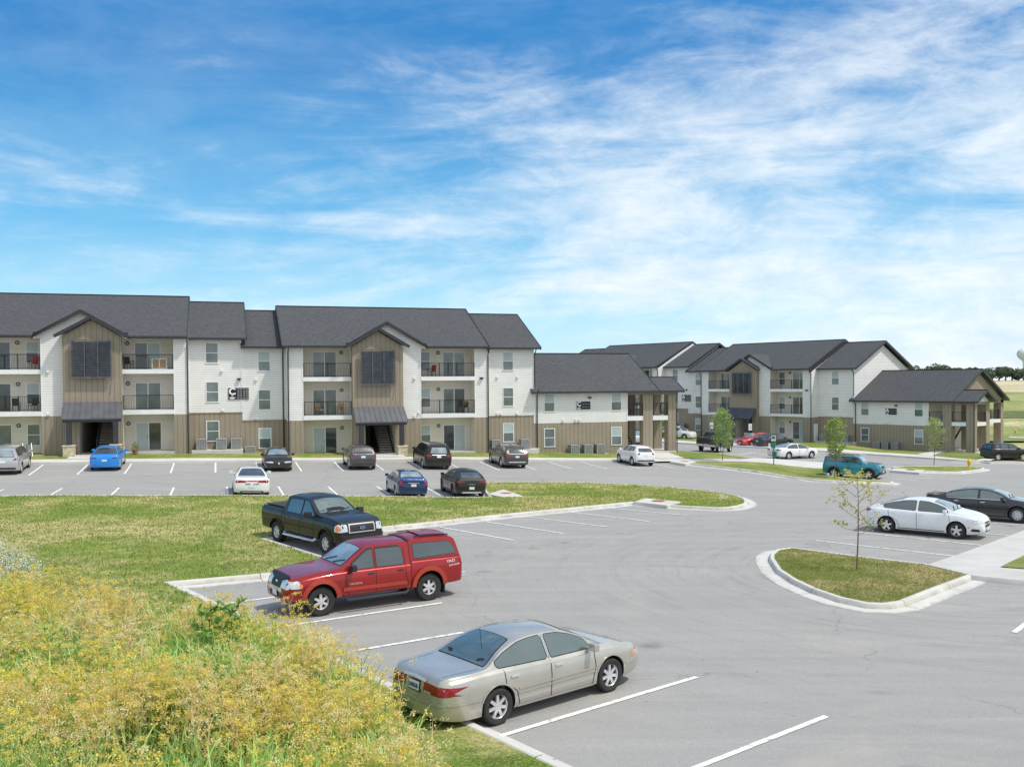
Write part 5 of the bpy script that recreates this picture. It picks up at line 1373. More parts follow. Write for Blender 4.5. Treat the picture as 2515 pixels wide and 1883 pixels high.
d['strokes'] = [('side_moulding', 'side', [(-.96, .585), (.96, .60)], .04, 'gold', .006, .012), ('side_moulding', 'side', [(-.96, .50), (.98, .515)], .02, 'paint', .004, .01),
                ('sill_trim', 'side', [(-.95, .255), (.97, .255)], .045, 'silver', .008), ('bumper_strip', 'rear', [(-.86, .56), (.86, .56)], .03, 'gold', .006, .012), ('bumper_strip', 'rear', [(-.86, .49), (.86, .49)], .02, 'gold', .006, .01),
                ('bumper_strip', 'side', [(xr + .12, .56), (-1.85, .56)], .03, 'gold', .006, .01), ('bumper_strip', 'side', [(1.86, .50), (xf - .15, .49)], .028, 'gold', .006, .01),
                ('boot_trim', 'rear', [(-.34, .905), (0, .925), (.34, .905)], .035, 'chrome', .02, .015), ('boot_gap', 'top', [(-1.72, -.70), (-2.2, -.66), (xr + .10, -.62)], .010, 'seam', .003), ('boot_gap', 'top', [(-1.72, .70), (-2.2, .66), (xr + .10, .62)], .010, 'seam', .003),
                ('arch_trim', 'side', arch(-1.425, .405, 0, .345, 20, 160), .03, 'gold', .004, .008), ('arch_trim', 'side', arch(1.425, .405, 0, .345, 20, 160), .03, 'gold', .004, .008),
                ('pillar_trim', 'side', [(-.16, .99), (-.16, 1.34)], .05, 'chrome', .012), ('door_gap', 'side', [(-.16, .97), (-.16, 1.36)], .01, 'seam', .014)]
d['handles'] = [(.04, .83), (-1.05, .83)]; d['hm'] = M['chrome']; d['gap'] = .05
pos, hd = park((1074, 1567), (1322, 1493), -1, 1.87)
buick, bv, patch_, stroke_ = car('pale gold four-door sedan parked nearest to the camera, its tail beside the dry yellow weeds', 'car', d, P_['champagne'], pos, hd, GC)
text_mesh('LWX4G3K', .11, buick, M['plate_ink'], (xr - .035, 0, .775), (PI / 2, 0, -PI / 2), 'plate_lettering', sx=.55)
text_mesh('LeSABRE', .05, buick, M['chrome'], (xr - .022, -.42, .735), (PI / 2, 0, -PI / 2), 'badge')
a_ = MB(); a_.tube([(-1.30, -.25, 1.24), (-1.34, -.25, 1.62)], .006, 5); a_.build('antenna', M['trimb'], buick)
# --- red pickup with a matching canopy
wb = 3.24; xf = 2.56; xr = -2.72; H = 1.78
def red_truck():
    d = dict(wb=wb, w=1.86, x=(xr, xf), r=.385, zb=.40, cowl=1.02, deck=xr + .06, roofw=.66, crown=.90, cut=True, nose=.82, tail=.95, nl=.7, tl=.25, lift=.04, gap=.075, wellz=.04,
             top=[(xr, 1.02), (xr + .03, 1.17), (xr + .07, 1.24), (xr + .20, 1.72), (xr + .32, 1.79), (-1.6, 1.83), (-1.12, 1.82), (-1.06, 1.79), (-1.03, 1.76), (-.98, 1.78), (-.4, 1.79), (.05, 1.77), (.30, 1.70), (.68, 1.47), (1.02, 1.24), (1.10, 1.22), (1.7, 1.17), (2.25, 1.09), (2.42, 1.03), (2.50, .92), (xf, .76)],
             belt=[(xr, 1.0), (xr + .06, 1.16), (-1.1, 1.17), (-1.02, 1.10), (0, 1.10), (1.02, 1.10), (1.7, 1.06), (2.25, .98), (2.45, .90), (xf, .74)])
    d['side'] = [[(.08, 1.13), (.86, 1.13), (.74, 1.24), (.38, 1.50), (.22, 1.60), (.08, 1.615)], [(-.02, 1.13), (-.02, 1.62), (-.72, 1.615), (-.80, 1.56), (-.84, 1.16), (-.80, 1.13)], [(-1.16, 1.24), (-1.16, 1.60), (-1.2, 1.64), (-2.30, 1.62), (-2.44, 1.50), (-2.53, 1.27)]]
    d['ws'] = [(.36, -.58), (.36, .58), (.98, .68), (.98, -.68)]; d['bl'] = None
    d['seams'] = [[(.92, 1.10), (.92, .62), (.80, .42)], [(.03, 1.62), (.03, .42)], [(-.88, 1.60), (-.88, .78), (-.98, .55)], [(-1.05, 1.70), (-1.05, .45)], [(-1.1, 1.19), (-2.6, 1.19)]]
    d['handles'] = [(.18, .985), (-.72, .985)]; d['hm'] = M['trimb']; d['mirror'] = (.74, 1.12); d['mirror_m'] = M['trimb']; d['mirror_k'] = 1.1; d['rim'] = .215
    d['spokes'] = 6; d['style'] = 'truck'; d['tw'] = .26; d['glass'] = 'dark'; d['gw'] = 'pale'; d['seat'] = .1; d['shelf'] = False
    P = [('headlight', 'front', [(.44, .80), (.80, .78), (.84, .96), (.62, 1.02), (.46, 1.0)], 'clear', .012), ('headlight', 'side', [(2.16, .80), (2.44, .79), (2.42, .97), (2.22, 1.00)], 'clear', .012), ('turn_signal', 'side', [(2.12, .81), (2.20, .80), (2.22, .92), (2.14, .92)], 'orange', .014),
         ('grille_surround', 'front', [(-.50, .68), (.50, .68), (.46, 1.0), (.34, 1.04), (-.34, 1.04), (-.46, 1.0)], 'chrome', .014), ('grille', 'front', [(-.34, .77), (.34, .77), (.36, .93), (.28, .98), (-.28, .98), (-.36, .93)], 'black', .022),
         ('air_intake', 'front', [(-.44, .50), (.44, .50), (.50, .62), (-.50, .62)], 'black', .008), ('fog_light', 'front', [(.62, .50), (.71, .50), (.71, .58), (.62, .58)], 'clear', .012), ('number_plate', 'front', [(-.16, .55), (.16, .55), (.16, .72), (-.16, .72)], 'plate', .03, .006, 0),
         ('tail_light', 'side', [(xr + .01, .92), (xr + .13, .92), (xr + .13, 1.14), (xr + .02, 1.14)], 'red', .01), ('tail_light', 'rear', [(.76, .90), (.90, .90), (.90, 1.14), (.76, 1.14)], 'red', .01),
         ('rear_window', 'rear', [(-.58, 1.28), (.58, 1.28), (.50, 1.62), (-.50, 1.62)], 'glass', .008),
         ('bonnet_guard', 'top', [(2.36, -.64), (2.36, .64), (2.43, .58), (2.47, .35), (2.48, 0), (2.47, -.35), (2.43, -.58)], 'black', .03, .03, 0),
         ('sunroof', 'top', [(-2.35, -.50), (-2.35, .50), (-1.5, .50), (-1.5, -.50)], 'paint', .02, .02)]
    d['patches'] = P
    d['strokes'] = [('fender_flare', 'side', arch(-wb / 2, .50, 0, .44, -4, 184), .13, 'flare', .02, .03), ('fender_flare', 'side', arch(wb / 2, .50, 0, .44, -4, 184), .13, 'flare', .02, .03),
                    ('side_moulding', 'side', [(-.90, .62), (1.0, .64)], .10, 'flare', .012, .015), ('drip_visor', 'side', [(.72, 1.29), (.38, 1.53), (.22, 1.625), (.08, 1.64)], .045, 'black', .02, .01), ('drip_visor', 'side', [(-.02, 1.64), (-.74, 1.635)], .045, 'black', .02, .01),
                    ('cab_gap', 'top', [(-1.045, -.66), (-1.045, .66)], .035, 'seam', .006), ('bonnet_gap', 'top', [(1.05, -.74), (1.6, -.70), (2.3, -.66)], .010, 'seam', .003), ('bonnet_gap', 'top', [(1.05, .74), (1.6, .70), (2.3, .66)], .010, 'seam', .003),
                    ('roof_rail', 'top', [(-2.4, .56), (-1.3, .56)], .03, 'black', .015, .03), ('roof_rail', 'top', [(-2.4, -.56), (-1.3, -.56)], .03, 'black', .015, .03)]
    return d
d = red_truck()
pos, hd = park((925, 1297), (698, 1330), 1, 1.86)
tac, *_ = car('red pickup truck with a matching canopy over its bed and a black bonnet guard', 'pickup truck', d, P_['red'], pos, hd, GC, 'pickup_truck')
text_mesh('TACOMA', .075, tac, M['chrome'], (.64, .93, .76), (PI / 2, 0, PI), 'badge', sx=1.2)
text_mesh('TRD', .11, tac, M['sign_white'], (-2.30, .935, 1.06), (PI / 2, R(-6), PI), 'decal', sx=1.3)
text_mesh('OFF ROAD', .06, tac, M['sign_white'], (-2.42, .935, .95), (PI / 2, R(-6), PI), 'decal', sx=1.2)
text_mesh('5K 7', .12, tac, M['plate_ink'], (xf + .02, 0, .635), (PI / 2, 0, PI / 2), 'plate_lettering', sx=.7)
q = MB(); q.lathe([(.052, 0), (.066, 0), (.066, .012), (.052, .012)], 20, 'y', (0, 0, 0)); q.bar((-.05, .006, .02), (.05, .006, .02), .014); q.bar((0, .006, .05), (0, .006, -.03), .014)
o = q.build('emblem', M['chrome'], tac); o.location = (xf - .02, 0, .88); o.rotation_euler = (0, 0, PI / 2)
for s in (-1, 1):
    q = MB(); q.tube([(.95, s * .93, .40), (.9, s * .97, .34), (-.85, s * .97, .34), (-.95, s * .93, .40)], .045, 8); q.build('side_step', M['trimb'], tac, smooth=True)
q = MB(); q.box(xr - .16, xr + .02, -.78, .78, .52, .70); q.build('rear_bumper', M['chrome'], tac, bevel=.03)
for s in (-1, 1):
    q = MB(); q.box(-2.12, -2.08, s * .78 - .13, s * .78 + .13, .16, .50); q.build('mud_flap', M['trimb'], tac)
# --- black crew-cab pickup
wb = 3.68; xf = 2.79; xr = -3.10
def big_truck(tonneau=True, cutit=True):
    zt = 1.36
    d = dict(wb=wb, w=2.0, x=(xr, xf), r=.415, zb=.48, cowl=1.16, deck=-1.32, roofw=.70, crown=.90, cut=cutit, nose=.88, tail=.96, nl=.5, tl=.2, lift=.03, gap=.08, wellz=.05,
             top=[(xr, 1.15), (xr + .03, 1.33), (xr + .08, zt + .02), (-1.9, zt + .03), (-1.42, zt + .02), (-1.37, zt + .03), (-1.32, 1.50), (-1.24, 1.88), (-1.10, 1.95), (-.4, 1.98), (.1, 1.96), (.34, 1.90), (.75, 1.66), (1.16, 1.42), (1.25, 1.40), (1.9, 1.37), (2.55, 1.28), (2.68, 1.22), (2.76, 1.10), (xf, .95)],
             belt=[(xr, 1.12), (xr + .06, 1.31), (-1.40, 1.31), (-1.3, 1.27), (0, 1.26), (1.16, 1.26), (1.9, 1.24), (2.5, 1.17), (2.7, 1.10), (xf, .93)])
    d['side'] = [[(.06, 1.30), (1.0, 1.30), (.90, 1.40), (.48, 1.70), (.34, 1.79), (.06, 1.80)], [(-.04, 1.30), (-.04, 1.80), (-.95, 1.79), (-1.05, 1.72), (-1.09, 1.34), (-1.05, 1.30)]]
    d['ws'] = [(.40, -.62), (.40, .62), (1.12, .74), (1.12, -.74)]; d['bl'] = None
    d['seams'] = [[(1.05, 1.26), (1.05, .75), (.95, .50)], [(.01, 1.80), (.01, .50)], [(-1.12, 1.78), (-1.12, .9), (-1.22, .55)], [(-1.385, 1.32), (-1.385, .52)]]
    d['handles'] = [(.18, 1.12), (-.90, 1.12)]; d['mirror'] = (.86, 1.28); d['mirror_k'] = 1.35; d['mirror_m'] = M['trimb']; d['rim'] = .245
    d['spokes'] = 6; d['style'] = 'truck'; d['tw'] = .28; d['glass'] = 'dark'; d['gw'] = 'green'; d['seat'] = .2; d['shelf'] = False
    P = [('headlight', 'front', [(.60, .92), (.92, .90), (.92, 1.17), (.62, 1.17)], 'clear', .012), ('headlight', 'side', [(2.50, .92), (2.74, .90), (2.70, 1.14), (2.52, 1.14)], 'clear', .012), ('turn_signal', 'front', [(.87, .95), (.93, .94), (.93, 1.12), (.89, 1.13)], 'orange', .016), ('turn_signal', 'side', [(2.56, .93), (2.68, .92), (2.66, 1.13), (2.58, 1.13)], 'orange', .016),
         ('grille_surround', 'front', [(-.56, .86), (.56, .86), (.54, 1.18), (-.54, 1.18)], 'silver', .012, 0, 0), ('grille', 'front', [(-.51, .90), (.51, .90), (.50, 1.14), (-.50, 1.14)], 'black', .02, 0, 0),
         ('tail_light', 'side', [(xr + .01, 1.0), (xr + .12, 1.0), (xr + .12, 1.28), (xr + .02, 1.28)], 'red', .01), ('tail_light', 'rear', [(.78, .95), (.95, .95), (.95, 1.29), (.78, 1.29)], 'red', .01),
         ('front_bumper', 'front', [(-.92, .56), (.92, .56), (.92, .80), (-.92, .80)], 'black', .015, .05), ('rear_window', 'rear', [(-.6, 1.45), (.6, 1.45), (.55, 1.80), (-.55, 1.80)], 'glass', .008)]
    d['patches'] = P
    d['strokes'] = [('grille_bar', 'front', [(-.5, .98), (.5, .98)], .03, 'plastic', .026, .01), ('grille_bar', 'front', [(-.5, 1.07), (.5, 1.07)], .03, 'plastic', .026, .01),
                    ('wheel_lip', 'side', arch(-wb / 2, .52, 0, .47, 0, 180), .06, 'paint', .01, .02), ('wheel_lip', 'side', arch(wb / 2, .52, 0, .47, 0, 180), .06, 'paint', .01, .02), ('crease', 'side', [(-3.0, .86), (2.3, .86)], .02, 'seam', .002)]
    if tonneau: d['patches'].append(('bed_cover', 'top', [(-3.0, -.80), (-3.0, .80), (-1.45, .80), (-1.45, -.80)], 'plastic', .02, .03, 0))
    return d
d = big_truck()
hd = TOW(G(950, 1138), G(1110, 1167)) + .02; a = G(597, 1171)
pos = (a[0] + math.cos(hd) * 1.84 - math.sin(hd) * .97, a[1] + math.sin(hd) * 1.84 + math.cos(hd) * .97, 0)
fdt, *_ = car('black crew-cab pickup truck with a covered bed, parked just beyond the red one', 'pickup truck', d, P_['black'], pos, hd, GC, 'pickup_truck')
for s in (-1, 1):
    q = MB(); q.tube([(1.15, s * .95, .50), (1.1, s * 1.03, .44), (-1.15, s * 1.03, .44), (-1.2, s * .95, .50)], .05, 8); q.build('side_step', M['chrome'], fdt, smooth=True)
q = MB(); q.lathe([(.0, .0), (.10, .0), (.105, .012), (0, .014)], 24, 'y'); o = q.build('emblem', M['sign_blue'], fdt); o.location = (xf + .03, 0, 1.025); o.rotation_euler = (0, 0, -PI / 2); o.scale = (1, 1, .45)
q = MB(); q.lathe([(.095, 0), (.11, 0), (.11, .016), (.095, .016)], 24, 'y'); o = q.build('emblem_ring', M['chrome'], fdt); o.location = (xf + .03, 0, 1.025); o.rotation_euler = (0, 0, -PI / 2); o.scale = (1, 1, .5)
# --- white sedan facing right, and the dark one behind it
d = sedan(4.52, 2.69, 1.80, 1.48, fo=.93, r=.325, cut=True, hood=.98, deck=1.10, beltz=.96, blx=-1.72, roof_r=-.70, roof_f=.42, cowl=1.22, glass='dark', gw='pale', seat=-.02, spokes=5, style='five', nose=.70, nl=.95, zb=.17)
xr, xf = d['x']
d['patches'] += [('headlight', 'side', [(xf - .62, .76), (xf - .30, .63), (xf - .16, .66), (xf - .18, .76), (xf - .40, .80)], 'clear', .010), ('headlight', 'front', [(.40, .64), (.74, .66), (.74, .80), (.50, .74)], 'clear', .01),
                 ('grille', 'front', [(-.32, .48), (.32, .48), (.38, .58), (-.38, .58)], 'black', .010), ('grille', 'front', [(-.36, .62), (.36, .62), (.38, .68), (-.38, .68)], 'black', .010), ('air_intake', 'front', [(-.4, .25), (.4, .25), (.36, .33), (-.36, .33)], 'black'),
                 ('fog_recess', 'side', [(xf - .42, .33), (xf - .10, .32), (xf - .12, .42), (xf - .38, .44)], 'black', .006), ('side_marker', 'side', [(xf - .52, .46), (xf - .44, .46), (xf - .44, .50), (xf - .52, .50)], 'orange'),
                 ('number_plate', 'front', [(-.15, .34), (.15, .34), (.15, .47), (-.15, .47)], 'plate', .03, .005, 0), ('tail_light', 'side', [(xr + .02, .84), (xr + .24, .88), (xr + .28, .97), (xr + .02, 1.0)], 'red', .008), ('tail_light', 'rear', [(.45, .84), (.82, .84), (.82, .98), (.50, .98)], 'red')]
pos, hd = park((1917, 1150.5), (2063, 1163.7), -1, 1.80)
cru, *_ = car('white compact sedan facing right in the bay by the pavement', 'car', d, P_['white'], pos, hd, GC)
q = MB(); q.box(-.09, .09, -.006, .006, -.025, .025); q.box(-.03, .03, -.006, .006, -.045, .045); o = q.build('emblem', mat('gold_emblem', (.6, .42, .08), .3, .8), cru); o.location = (xf + .005, 0, .60); o.rotation_euler = (0, 0, PI / 2)
a_ = MB(); a_.tube([(-.78, 0, 1.44), (-1.0, .0, 1.66)], .006, 5); a_.build('antenna', M['trimb'], cru)
d = sedan(4.80, 2.85, 1.82, 1.45, fo=.88, r=.345, cut=True, hood=.96, deck=1.08, beltz=.93, blx=-1.80, roof_r=-.75, roof_f=.32, cowl=1.12, glass='green', gw='pale', gs='green', seat=-.1, spokes=10, style='multi', nose=.72, nl=.9, zb=.16, cabin='cabin_tan')
d['hm'] = M['chrome']; xr, xf = d['x']
d['patches'] += [('headlight', 'side', [(xf - .5, .68), (xf - .16, .62), (xf - .18, .72), (xf - .5, .76)], 'clear', .01), ('grille', 'front', [(-.4, .42), (.4, .42), (.42, .66), (-.42, .66)], 'black'), ('tail_light', 'side', [(xr + .02, .84), (xr + .3, .88), (xr + .28, .95), (xr + .02, .97)], 'red', .008)]
d['strokes'].append(('window_trim', 'side', [(-1.5, .965), (.95, .955)], .018, 'chrome', .01))
d['patches'].append(('boot_spoiler', 'top', [(xr + .05, -.62), (xr + .05, .62), (xr + .20, .62), (xr + .20, -.62)], 'paint', .04, .03, 0))
nx, ny = -math.sin(hd), math.cos(hd)
kq = G(2197.6, 1129.7); m_ = (kq[0] - math.cos(hd) * d['wb'] / 2 + nx * .88, kq[1] - math.sin(hd) * d['wb'] / 2 + ny * .88, 0)
car('glossy black sedan with a tan cabin, parked beyond the white compact sedan', 'car', d, P_['ink'], m_, hd, GC)
# --- row along the grass, tails toward the camera
d = sedan(5.04, 3.05, 1.90, 1.48, fo=.88, r=.36, hood=.98, deck=1.08, beltz=.96, blx=-1.85, roof_r=-.95, roof_f=.30, cowl=1.12, glass='solid', tail=.92, spokes=5, rim_m=M['alloy_dark'])
d = rear_kit(d, [[(.28, .80), (.84, .78), (.86, .88), (.80, .93), (.30, .90)], [(-.28, .845), (.28, .845), (.28, .90), (-.28, .90)]], plate=(.52, .13), low=[(-.66, .18), (.66, .18), (.55, .36), (-.55, .36)])
wc, *_ = car('white police-style sedan with a full-width red tail-light bar and small dark lettering on its boot', 'car', d, P_['white'], *park_axle((542.5, 1070), HN, d['wb']), GC)
text_mesh('SHERIFF', .075, wc, M['plate_ink'], (d['x'][0] - .02, .20, .73), (PI / 2, 0, -PI / 2), 'lettering', bold=.002); text_mesh("K-9 UNIT", .07, wc, M['plate_ink'], (d['x'][0] - .02, -.22, .73), (PI / 2, 0, -PI / 2), 'lettering', bold=.002)
for y in (-.55, .55):
    q = MB(); q.lathe([(.0, .0), (.045, .0), (.045, .12)], 12, 'z'); o = q.build('exhaust', M['underbody'], wc); o.location = (d['x'][0] - .02, y, .30); o.rotation_euler = (0, PI / 2, 0)
d = sedan(4.58, 2.62, 1.72, 1.45, fo=.95, r=.31, hood=.95, deck=1.10, beltz=.94, blx=-1.66, roof_r=-.85, glass='pale', tail=.90)
d = rear_kit(d, [[(.60, .74), (.83, .72), (.84, 1.0), (.62, 1.0)]], plate=(.68, .15), low=[(-.6, .16), (.6, .16), (.6, .24), (-.6, .24)], extra=[('reversing_bar', 'rear', [(-.33, .86), (.33, .86), (.33, .90), (-.33, .90)], 'silver', .012), ('boot_spoiler', 'top', [(-2.30, -.60), (-2.30, .60), (-2.14, .60), (-2.14, -.60)], 'dkblue', .09, .03, 0)])
car('navy blue sedan with a boot spoiler, tail to the grass beside the black crossover', 'car', d, P_['navy'], *park_axle((885.6, 1073.4), HN, d['wb']), GC)
d = suv(4.54, 2.70, 1.83, 1.56, fo=.9, r=.365, hood=1.03, beltz=1.02, roof_f=.25, hatch=.95, base=1.0, roofw=.56, glass='solid', spokes=5, rim_m=M['alloy_dark'])
d['bl'] = [(-.60, 1.14), (.60, 1.14), (.50, 1.40), (-.50, 1.40)]
d = rear_kit(d, [[(.42, .92), (.84, .90), (.86, 1.0), (.40, .98)], [(.78, .48), (.86, .48), (.86, .66), (.78, .66)]], plate=(.52, .15), low=[(-.72, .26), (.72, .26), (.80, .46), (-.80, .46)], extra=[('bumper_trim', 'rear', [(-.60, .32), (.60, .32), (.52, .38), (-.52, .38)], 'white', .014)])
mz, *_ = car('black coupe-backed crossover at the right end of the row along the grass', 'car', d, P_['black'], *park_axle((1010.8, 1073), HN, d['wb']), GC)
text_mesh('MAZDA', .08, mz, M['chrome'], (d['x'][0] - .03, 0, .80), (PI / 2, 0, -PI / 2), 'badge', sx=1.4)
# --- row along the building
d = suv(4.63, 2.70, 1.84, 1.72, fo=.9, r=.36, hood=1.10, beltz=1.08, hatch=.35, glass='solid')
d = rear_kit(d, [[(.55, .95), (.88, .92), (.88, 1.08), (.70, 1.10)]], plate=(.78, .14), low=[(-.7, .26), (.7, .26), (.75, .50), (-.75, .50)])
d['gb'] = 'pale'
car('silver-white crossover cut by the left edge of the view', 'car', d, P_['silver'], *park_axle(px1(45, 1462), HN, d['wb']), GC)
d = sedan(4.90, 3.05, 1.88, 1.47, fo=.85, r=.35, hood=.97, deck=1.10, beltz=.95, blx=-1.95, roof_r=-.85, roof_f=.3, glass='solid', tail=.9)
d = rear_kit(d, [[(.45, .84), (.86, .82), (.86, .92), (.48, .93)]], plate=(.66, .13), low=[(-.6, .17), (.6, .17), (.6, .28), (-.6, .28)])
car('bright blue sedan parked nose in before the left breezeway', 'car', d, P_['bright_blue'], *park_axle((228.5, 1014.5), HN, d['wb']), GC)
d = sedan(5.0, 2.81, 1.87, 1.42, fo=1.05, r=.33, hood=.92, deck=1.05, blx=-1.7, glass='pale', nose=.80)
d = front_kit(d, (.36, .84, .58, .70), (.30, .50, .60), lower=(.5, .24, .34), plate=False)
d['patches'].append(('grille', 'front', [(-.05, .50), (.05, .50), (.05, .64), (-.05, .64)], 'silver', .02))
car('black sedan parked with its nose toward the camera, behind the white one', 'car', d, P_['black'], *park_axle((600.6, 1015.5), HN - PI, d['wb'], False), GC)
d = suv(4.36, 2.66, 1.90, 1.62, fo=.88, r=.375, hood=1.10, beltz=1.10, hatch=.45, base=1.02, glass='solid', roofw=.58, spokes=5)
d = rear_kit(d, [[(.62, .98), (.90, .96), (.90, 1.06), (.66, 1.08)], [(.70, .58), (.90, .58), (.90, .62), (.70, .62)]], plate=(.86, .13), low=[(-.7, .26), (.7, .26), (.82, .50), (-.82, .50)], extra=[('tailgate_band', 'rear', [(-.62, 1.08), (.62, 1.08), (.62, 1.16), (-.62, 1.16)], 'pale', .01), ('roof_spoiler', 'top', [(-2.02, -.56), (-2.02, .56), (-1.75, .58), (-1.75, -.58)], 'paint', .03, .03, 0)])
car('dark grey low-roofed sport-utility car before the right breezeway', 'car', d, P_['grey'], *park_axle((781.5, 1013), HN, d['wb']), GC)
d = suv(5.15, 3.0, 1.98, 1.74, fo=1.0, r=.34, hood=1.08, beltz=1.08, hatch=.35, cowl=1.35, roof_f=.55, glass='solid', roofw=.68, zb=.18)
d = rear_kit(d, [[(.52, .92), (.94, .90), (.94, 1.02), (.56, 1.04)]], plate=(.84, .13), low=[(-.7, .20), (.7, .20), (.8, .34), (-.8, .34)], extra=[('tailgate_band', 'rear', [(-.5, 1.01), (.5, 1.01), (.5, 1.05), (-.5, 1.05)], 'chrome', .01)])
d['gb'] = 'pale'; d['strokes'] += [('roof_rail', 'top', [(-1.9, y), (.3, y)], .04, 'silver', .03, .04) for y in (-.62, .62)]; d['strokes'].append(('door_track', 'side', [(-2.1, .98), (-1.0, .98)], .015, 'seam', .003))
car('black minivan with roof rails parked nose in, in front of the stone pier', 'minivan', d, P_['black'], *park_axle((941.1, 1010.5), HN, d['wb']), GC)
d = suv(4.89, 2.82, 1.91, 1.69, fo=.95, r=.375, hood=1.08, beltz=1.08, hatch=.6, base=1.0, glass='solid', roofw=.58, spokes=5)
d = rear_kit(d, [[(.48, .98), (.90, .96), (.88, 1.10), (.70, 1.12)]], plate=(.82, .13), low=[(-.7, .24), (.7, .24), (.80, .44), (-.80, .44)], extra=[('bumper_trim', 'rear', [(-.72, .46), (.72, .46), (.60, .54), (-.60, .54)], 'silver', .014)])
car('brown-grey crossover parked nose in by the corner of the three-storey wing', 'car', d, P_['brown'], *park_axle((1108.4, 1009), HN, d['wb']), GC)
d = suv(4.13, 2.53, 1.77, 1.57, fo=.82, r=.35, hood=1.06, beltz=1.06, hatch=.6, base=1.0, glass='solid', roofw=.50, zb=.24, cowl=.95, roof_f=.25)
d = rear_kit(d, [[(.50, .92), (.74, .90), (.62, 1.06), (.52, 1.08)]], plate=(.80, .13), low=[(-.8, .26), (.8, .26), (.84, .50), (-.84, .50)])
car('small white crossover with bulging wheel arches, parked before the two-storey wing', 'car', d, P_['white'], *park_axle((1387.5, 1005.5), HN, d['wb']), GC)
# --- farther vehicles
d = suv(4.23, 2.57, 1.81, 1.69, fo=.78, r=.355, hood=1.12, beltz=1.12, hatch=.22, base=1.05, glass='solid', gw='pale', roofw=.70, zb=.28, cowl=.90, roof_f=.42, nose=.90, nl=.4, tail=.92, spokes=5, crown=.92)
d['top'][-4:] = [(d['x'][1] - .45, 1.12), (d['x'][1] - .10, 1.07), (d['x'][1] - .02, .98), (d['x'][1], .85)]; d['belt'][-2:] = [(d['x'][1] - .10, 1.0), (d['x'][1], .83)]
d['strokes'] += [('wheel_arch', 'side', arch(-1.285, .45, 0, .38, -6, 186), .09, 'plastic', .015, .02), ('wheel_arch', 'side', arch(1.285, .45, 0, .38, -6, 186), .09, 'plastic', .015, .02)] + [('roof_rail', 'top', [(-1.7, y), (.2, y)], .04, 'black', .03, .04) for y in (-.64, .64)]
d['patches'] += [('headlight', 'front', [(.46, .80), (.64, .80), (.66, .96), (.46, .96)], 'clear', .012), ('grille', 'front', [(-.42, .82), (.42, .82), (.42, .95), (-.42, .95)], 'black'), ('front_bumper', 'front', [(-.84, .34), (.84, .34), (.84, .54), (-.84, .54)], 'plastic', .02, .03), ('number_plate', 'front', [(-.15, .46), (.15, .46), (.15, .58), (-.15, .58)], 'plate', .06, .005, 0), ('turn_signal', 'side', [(d['x'][1] - .2, .84), (d['x'][1] - .1, .84), (d['x'][1] - .1, .93), (d['x'][1] - .2, .93)], 'orange'), ('tail_light', 'side', [(d['x'][0] + .02, .86), (d['x'][0] + .12, .86), (d['x'][0] + .12, 1.05), (d['x'][0] + .02, 1.05)], 'red')]
pos, hd = park(px4(735, 1176), px4(1006, 1191), -1, 1.81)
car('teal boxy small off-road car parked behind the grass island', 'car', d, P_['teal'], pos, hd, GC)
wb = 3.56; xf = 2.72; xr = -3.05
d = big_truck(False, False); d['glass'] = 'solid'; d['gw'] = 'pale'; d['mirror_m'] = M['chrome']; d['patches'] += [('number_plate', 'rear', [(-.15, .62), (.15, .62), (.15, .76), (-.15, .76)], 'plate', .02, .004, 0)]
pos, hd = park(pxJ(1210, 320), pxJ(1440, 305), -1, 2.0)
ram, *_ = car('dark pickup truck with chrome rear bumper, behind the leafy young tree', 'pickup truck', d, P_['char'], pos, hd, GC, 'pickup_truck')
q = MB(); q.box(xr - .18, xr + .02, -.92, .92, .56, .74); q.build('rear_bumper', M['chrome'], ram, bevel=.03)
d = sedan(4.90, 2.82, 1.85, 1.44, fo=.95, r=.34, hood=.95, deck=1.08, blx=-1.75, roof_r=-.8, glass='solid', gb='pale', tail=.88)
d = rear_kit(d, [[(.40, .82), (.86, .80), (.86, .92), (.55, .92)]], plate=(.60, .13), low=[(-.7, .17), (.7, .17), (.7, .32), (-.7, .32)]); d['patches'].append(('tail_light', 'side', [(d['x'][0] + .02, .82), (d['x'][0] + .3, .86), (d['x'][0] + .02, .93)], 'red'))
pos, hd = park(px4(408, 1034), px4(545, 1028), -1, 1.85)
hA = hd
car('white sedan seen from behind, right of the green pet-waste post', 'car', d, P_['white'], pos, hd, GC)
d = sedan(4.60, 2.67, 1.80, 1.47, r=.33, glass='solid', tail=.88); d = rear_kit(d, [[(.42, .84), (.84, .82), (.84, .96), (.5, .97)]], plate=(.66, .13))
a = G(*px4(236, 945)); car('dark grey sedan between the red car and the white sedan', 'car', d, P_['char'], (a[0] + math.cos(hA) * 1.33 - math.sin(hA) * .87, a[1] + math.sin(hA) * 1.33 + math.cos(hA) * .87, 0), hA, GC)
d = sedan(4.50, 2.67, 1.80, 1.50, r=.33, glass='solid', gw='pale', deck=1.12, roof_r=-1.1, blx=-1.85); d = front_kit(d, (.40, .80, .60, .74))
a = G(*px4(100, 938)); hr = hA + PI; car('bright red compact car facing left before the far entrance', 'car', d, P_['bright_red'], (a[0] - math.cos(hr) * 1.33 + math.sin(hr) * .87, a[1] - math.sin(hr) * 1.33 - math.cos(hr) * .87, 0), hr, GC)
d = suv(4.55, 2.72, 1.85, 1.66, r=.36, hatch=.55, hood=1.04, beltz=1.04, glass='solid')
a = G(*px3(1518, 884)); hw_ = AA + .22; car('white crossover half hidden behind the porch columns of the near building', 'car', d, P_['white'], (a[0] - math.cos(hw_) * 1.36 - math.sin(hw_) * .9, a[1] - math.sin(hw_) * 1.36 + math.cos(hw_) * .9, 0), hw_, GC)
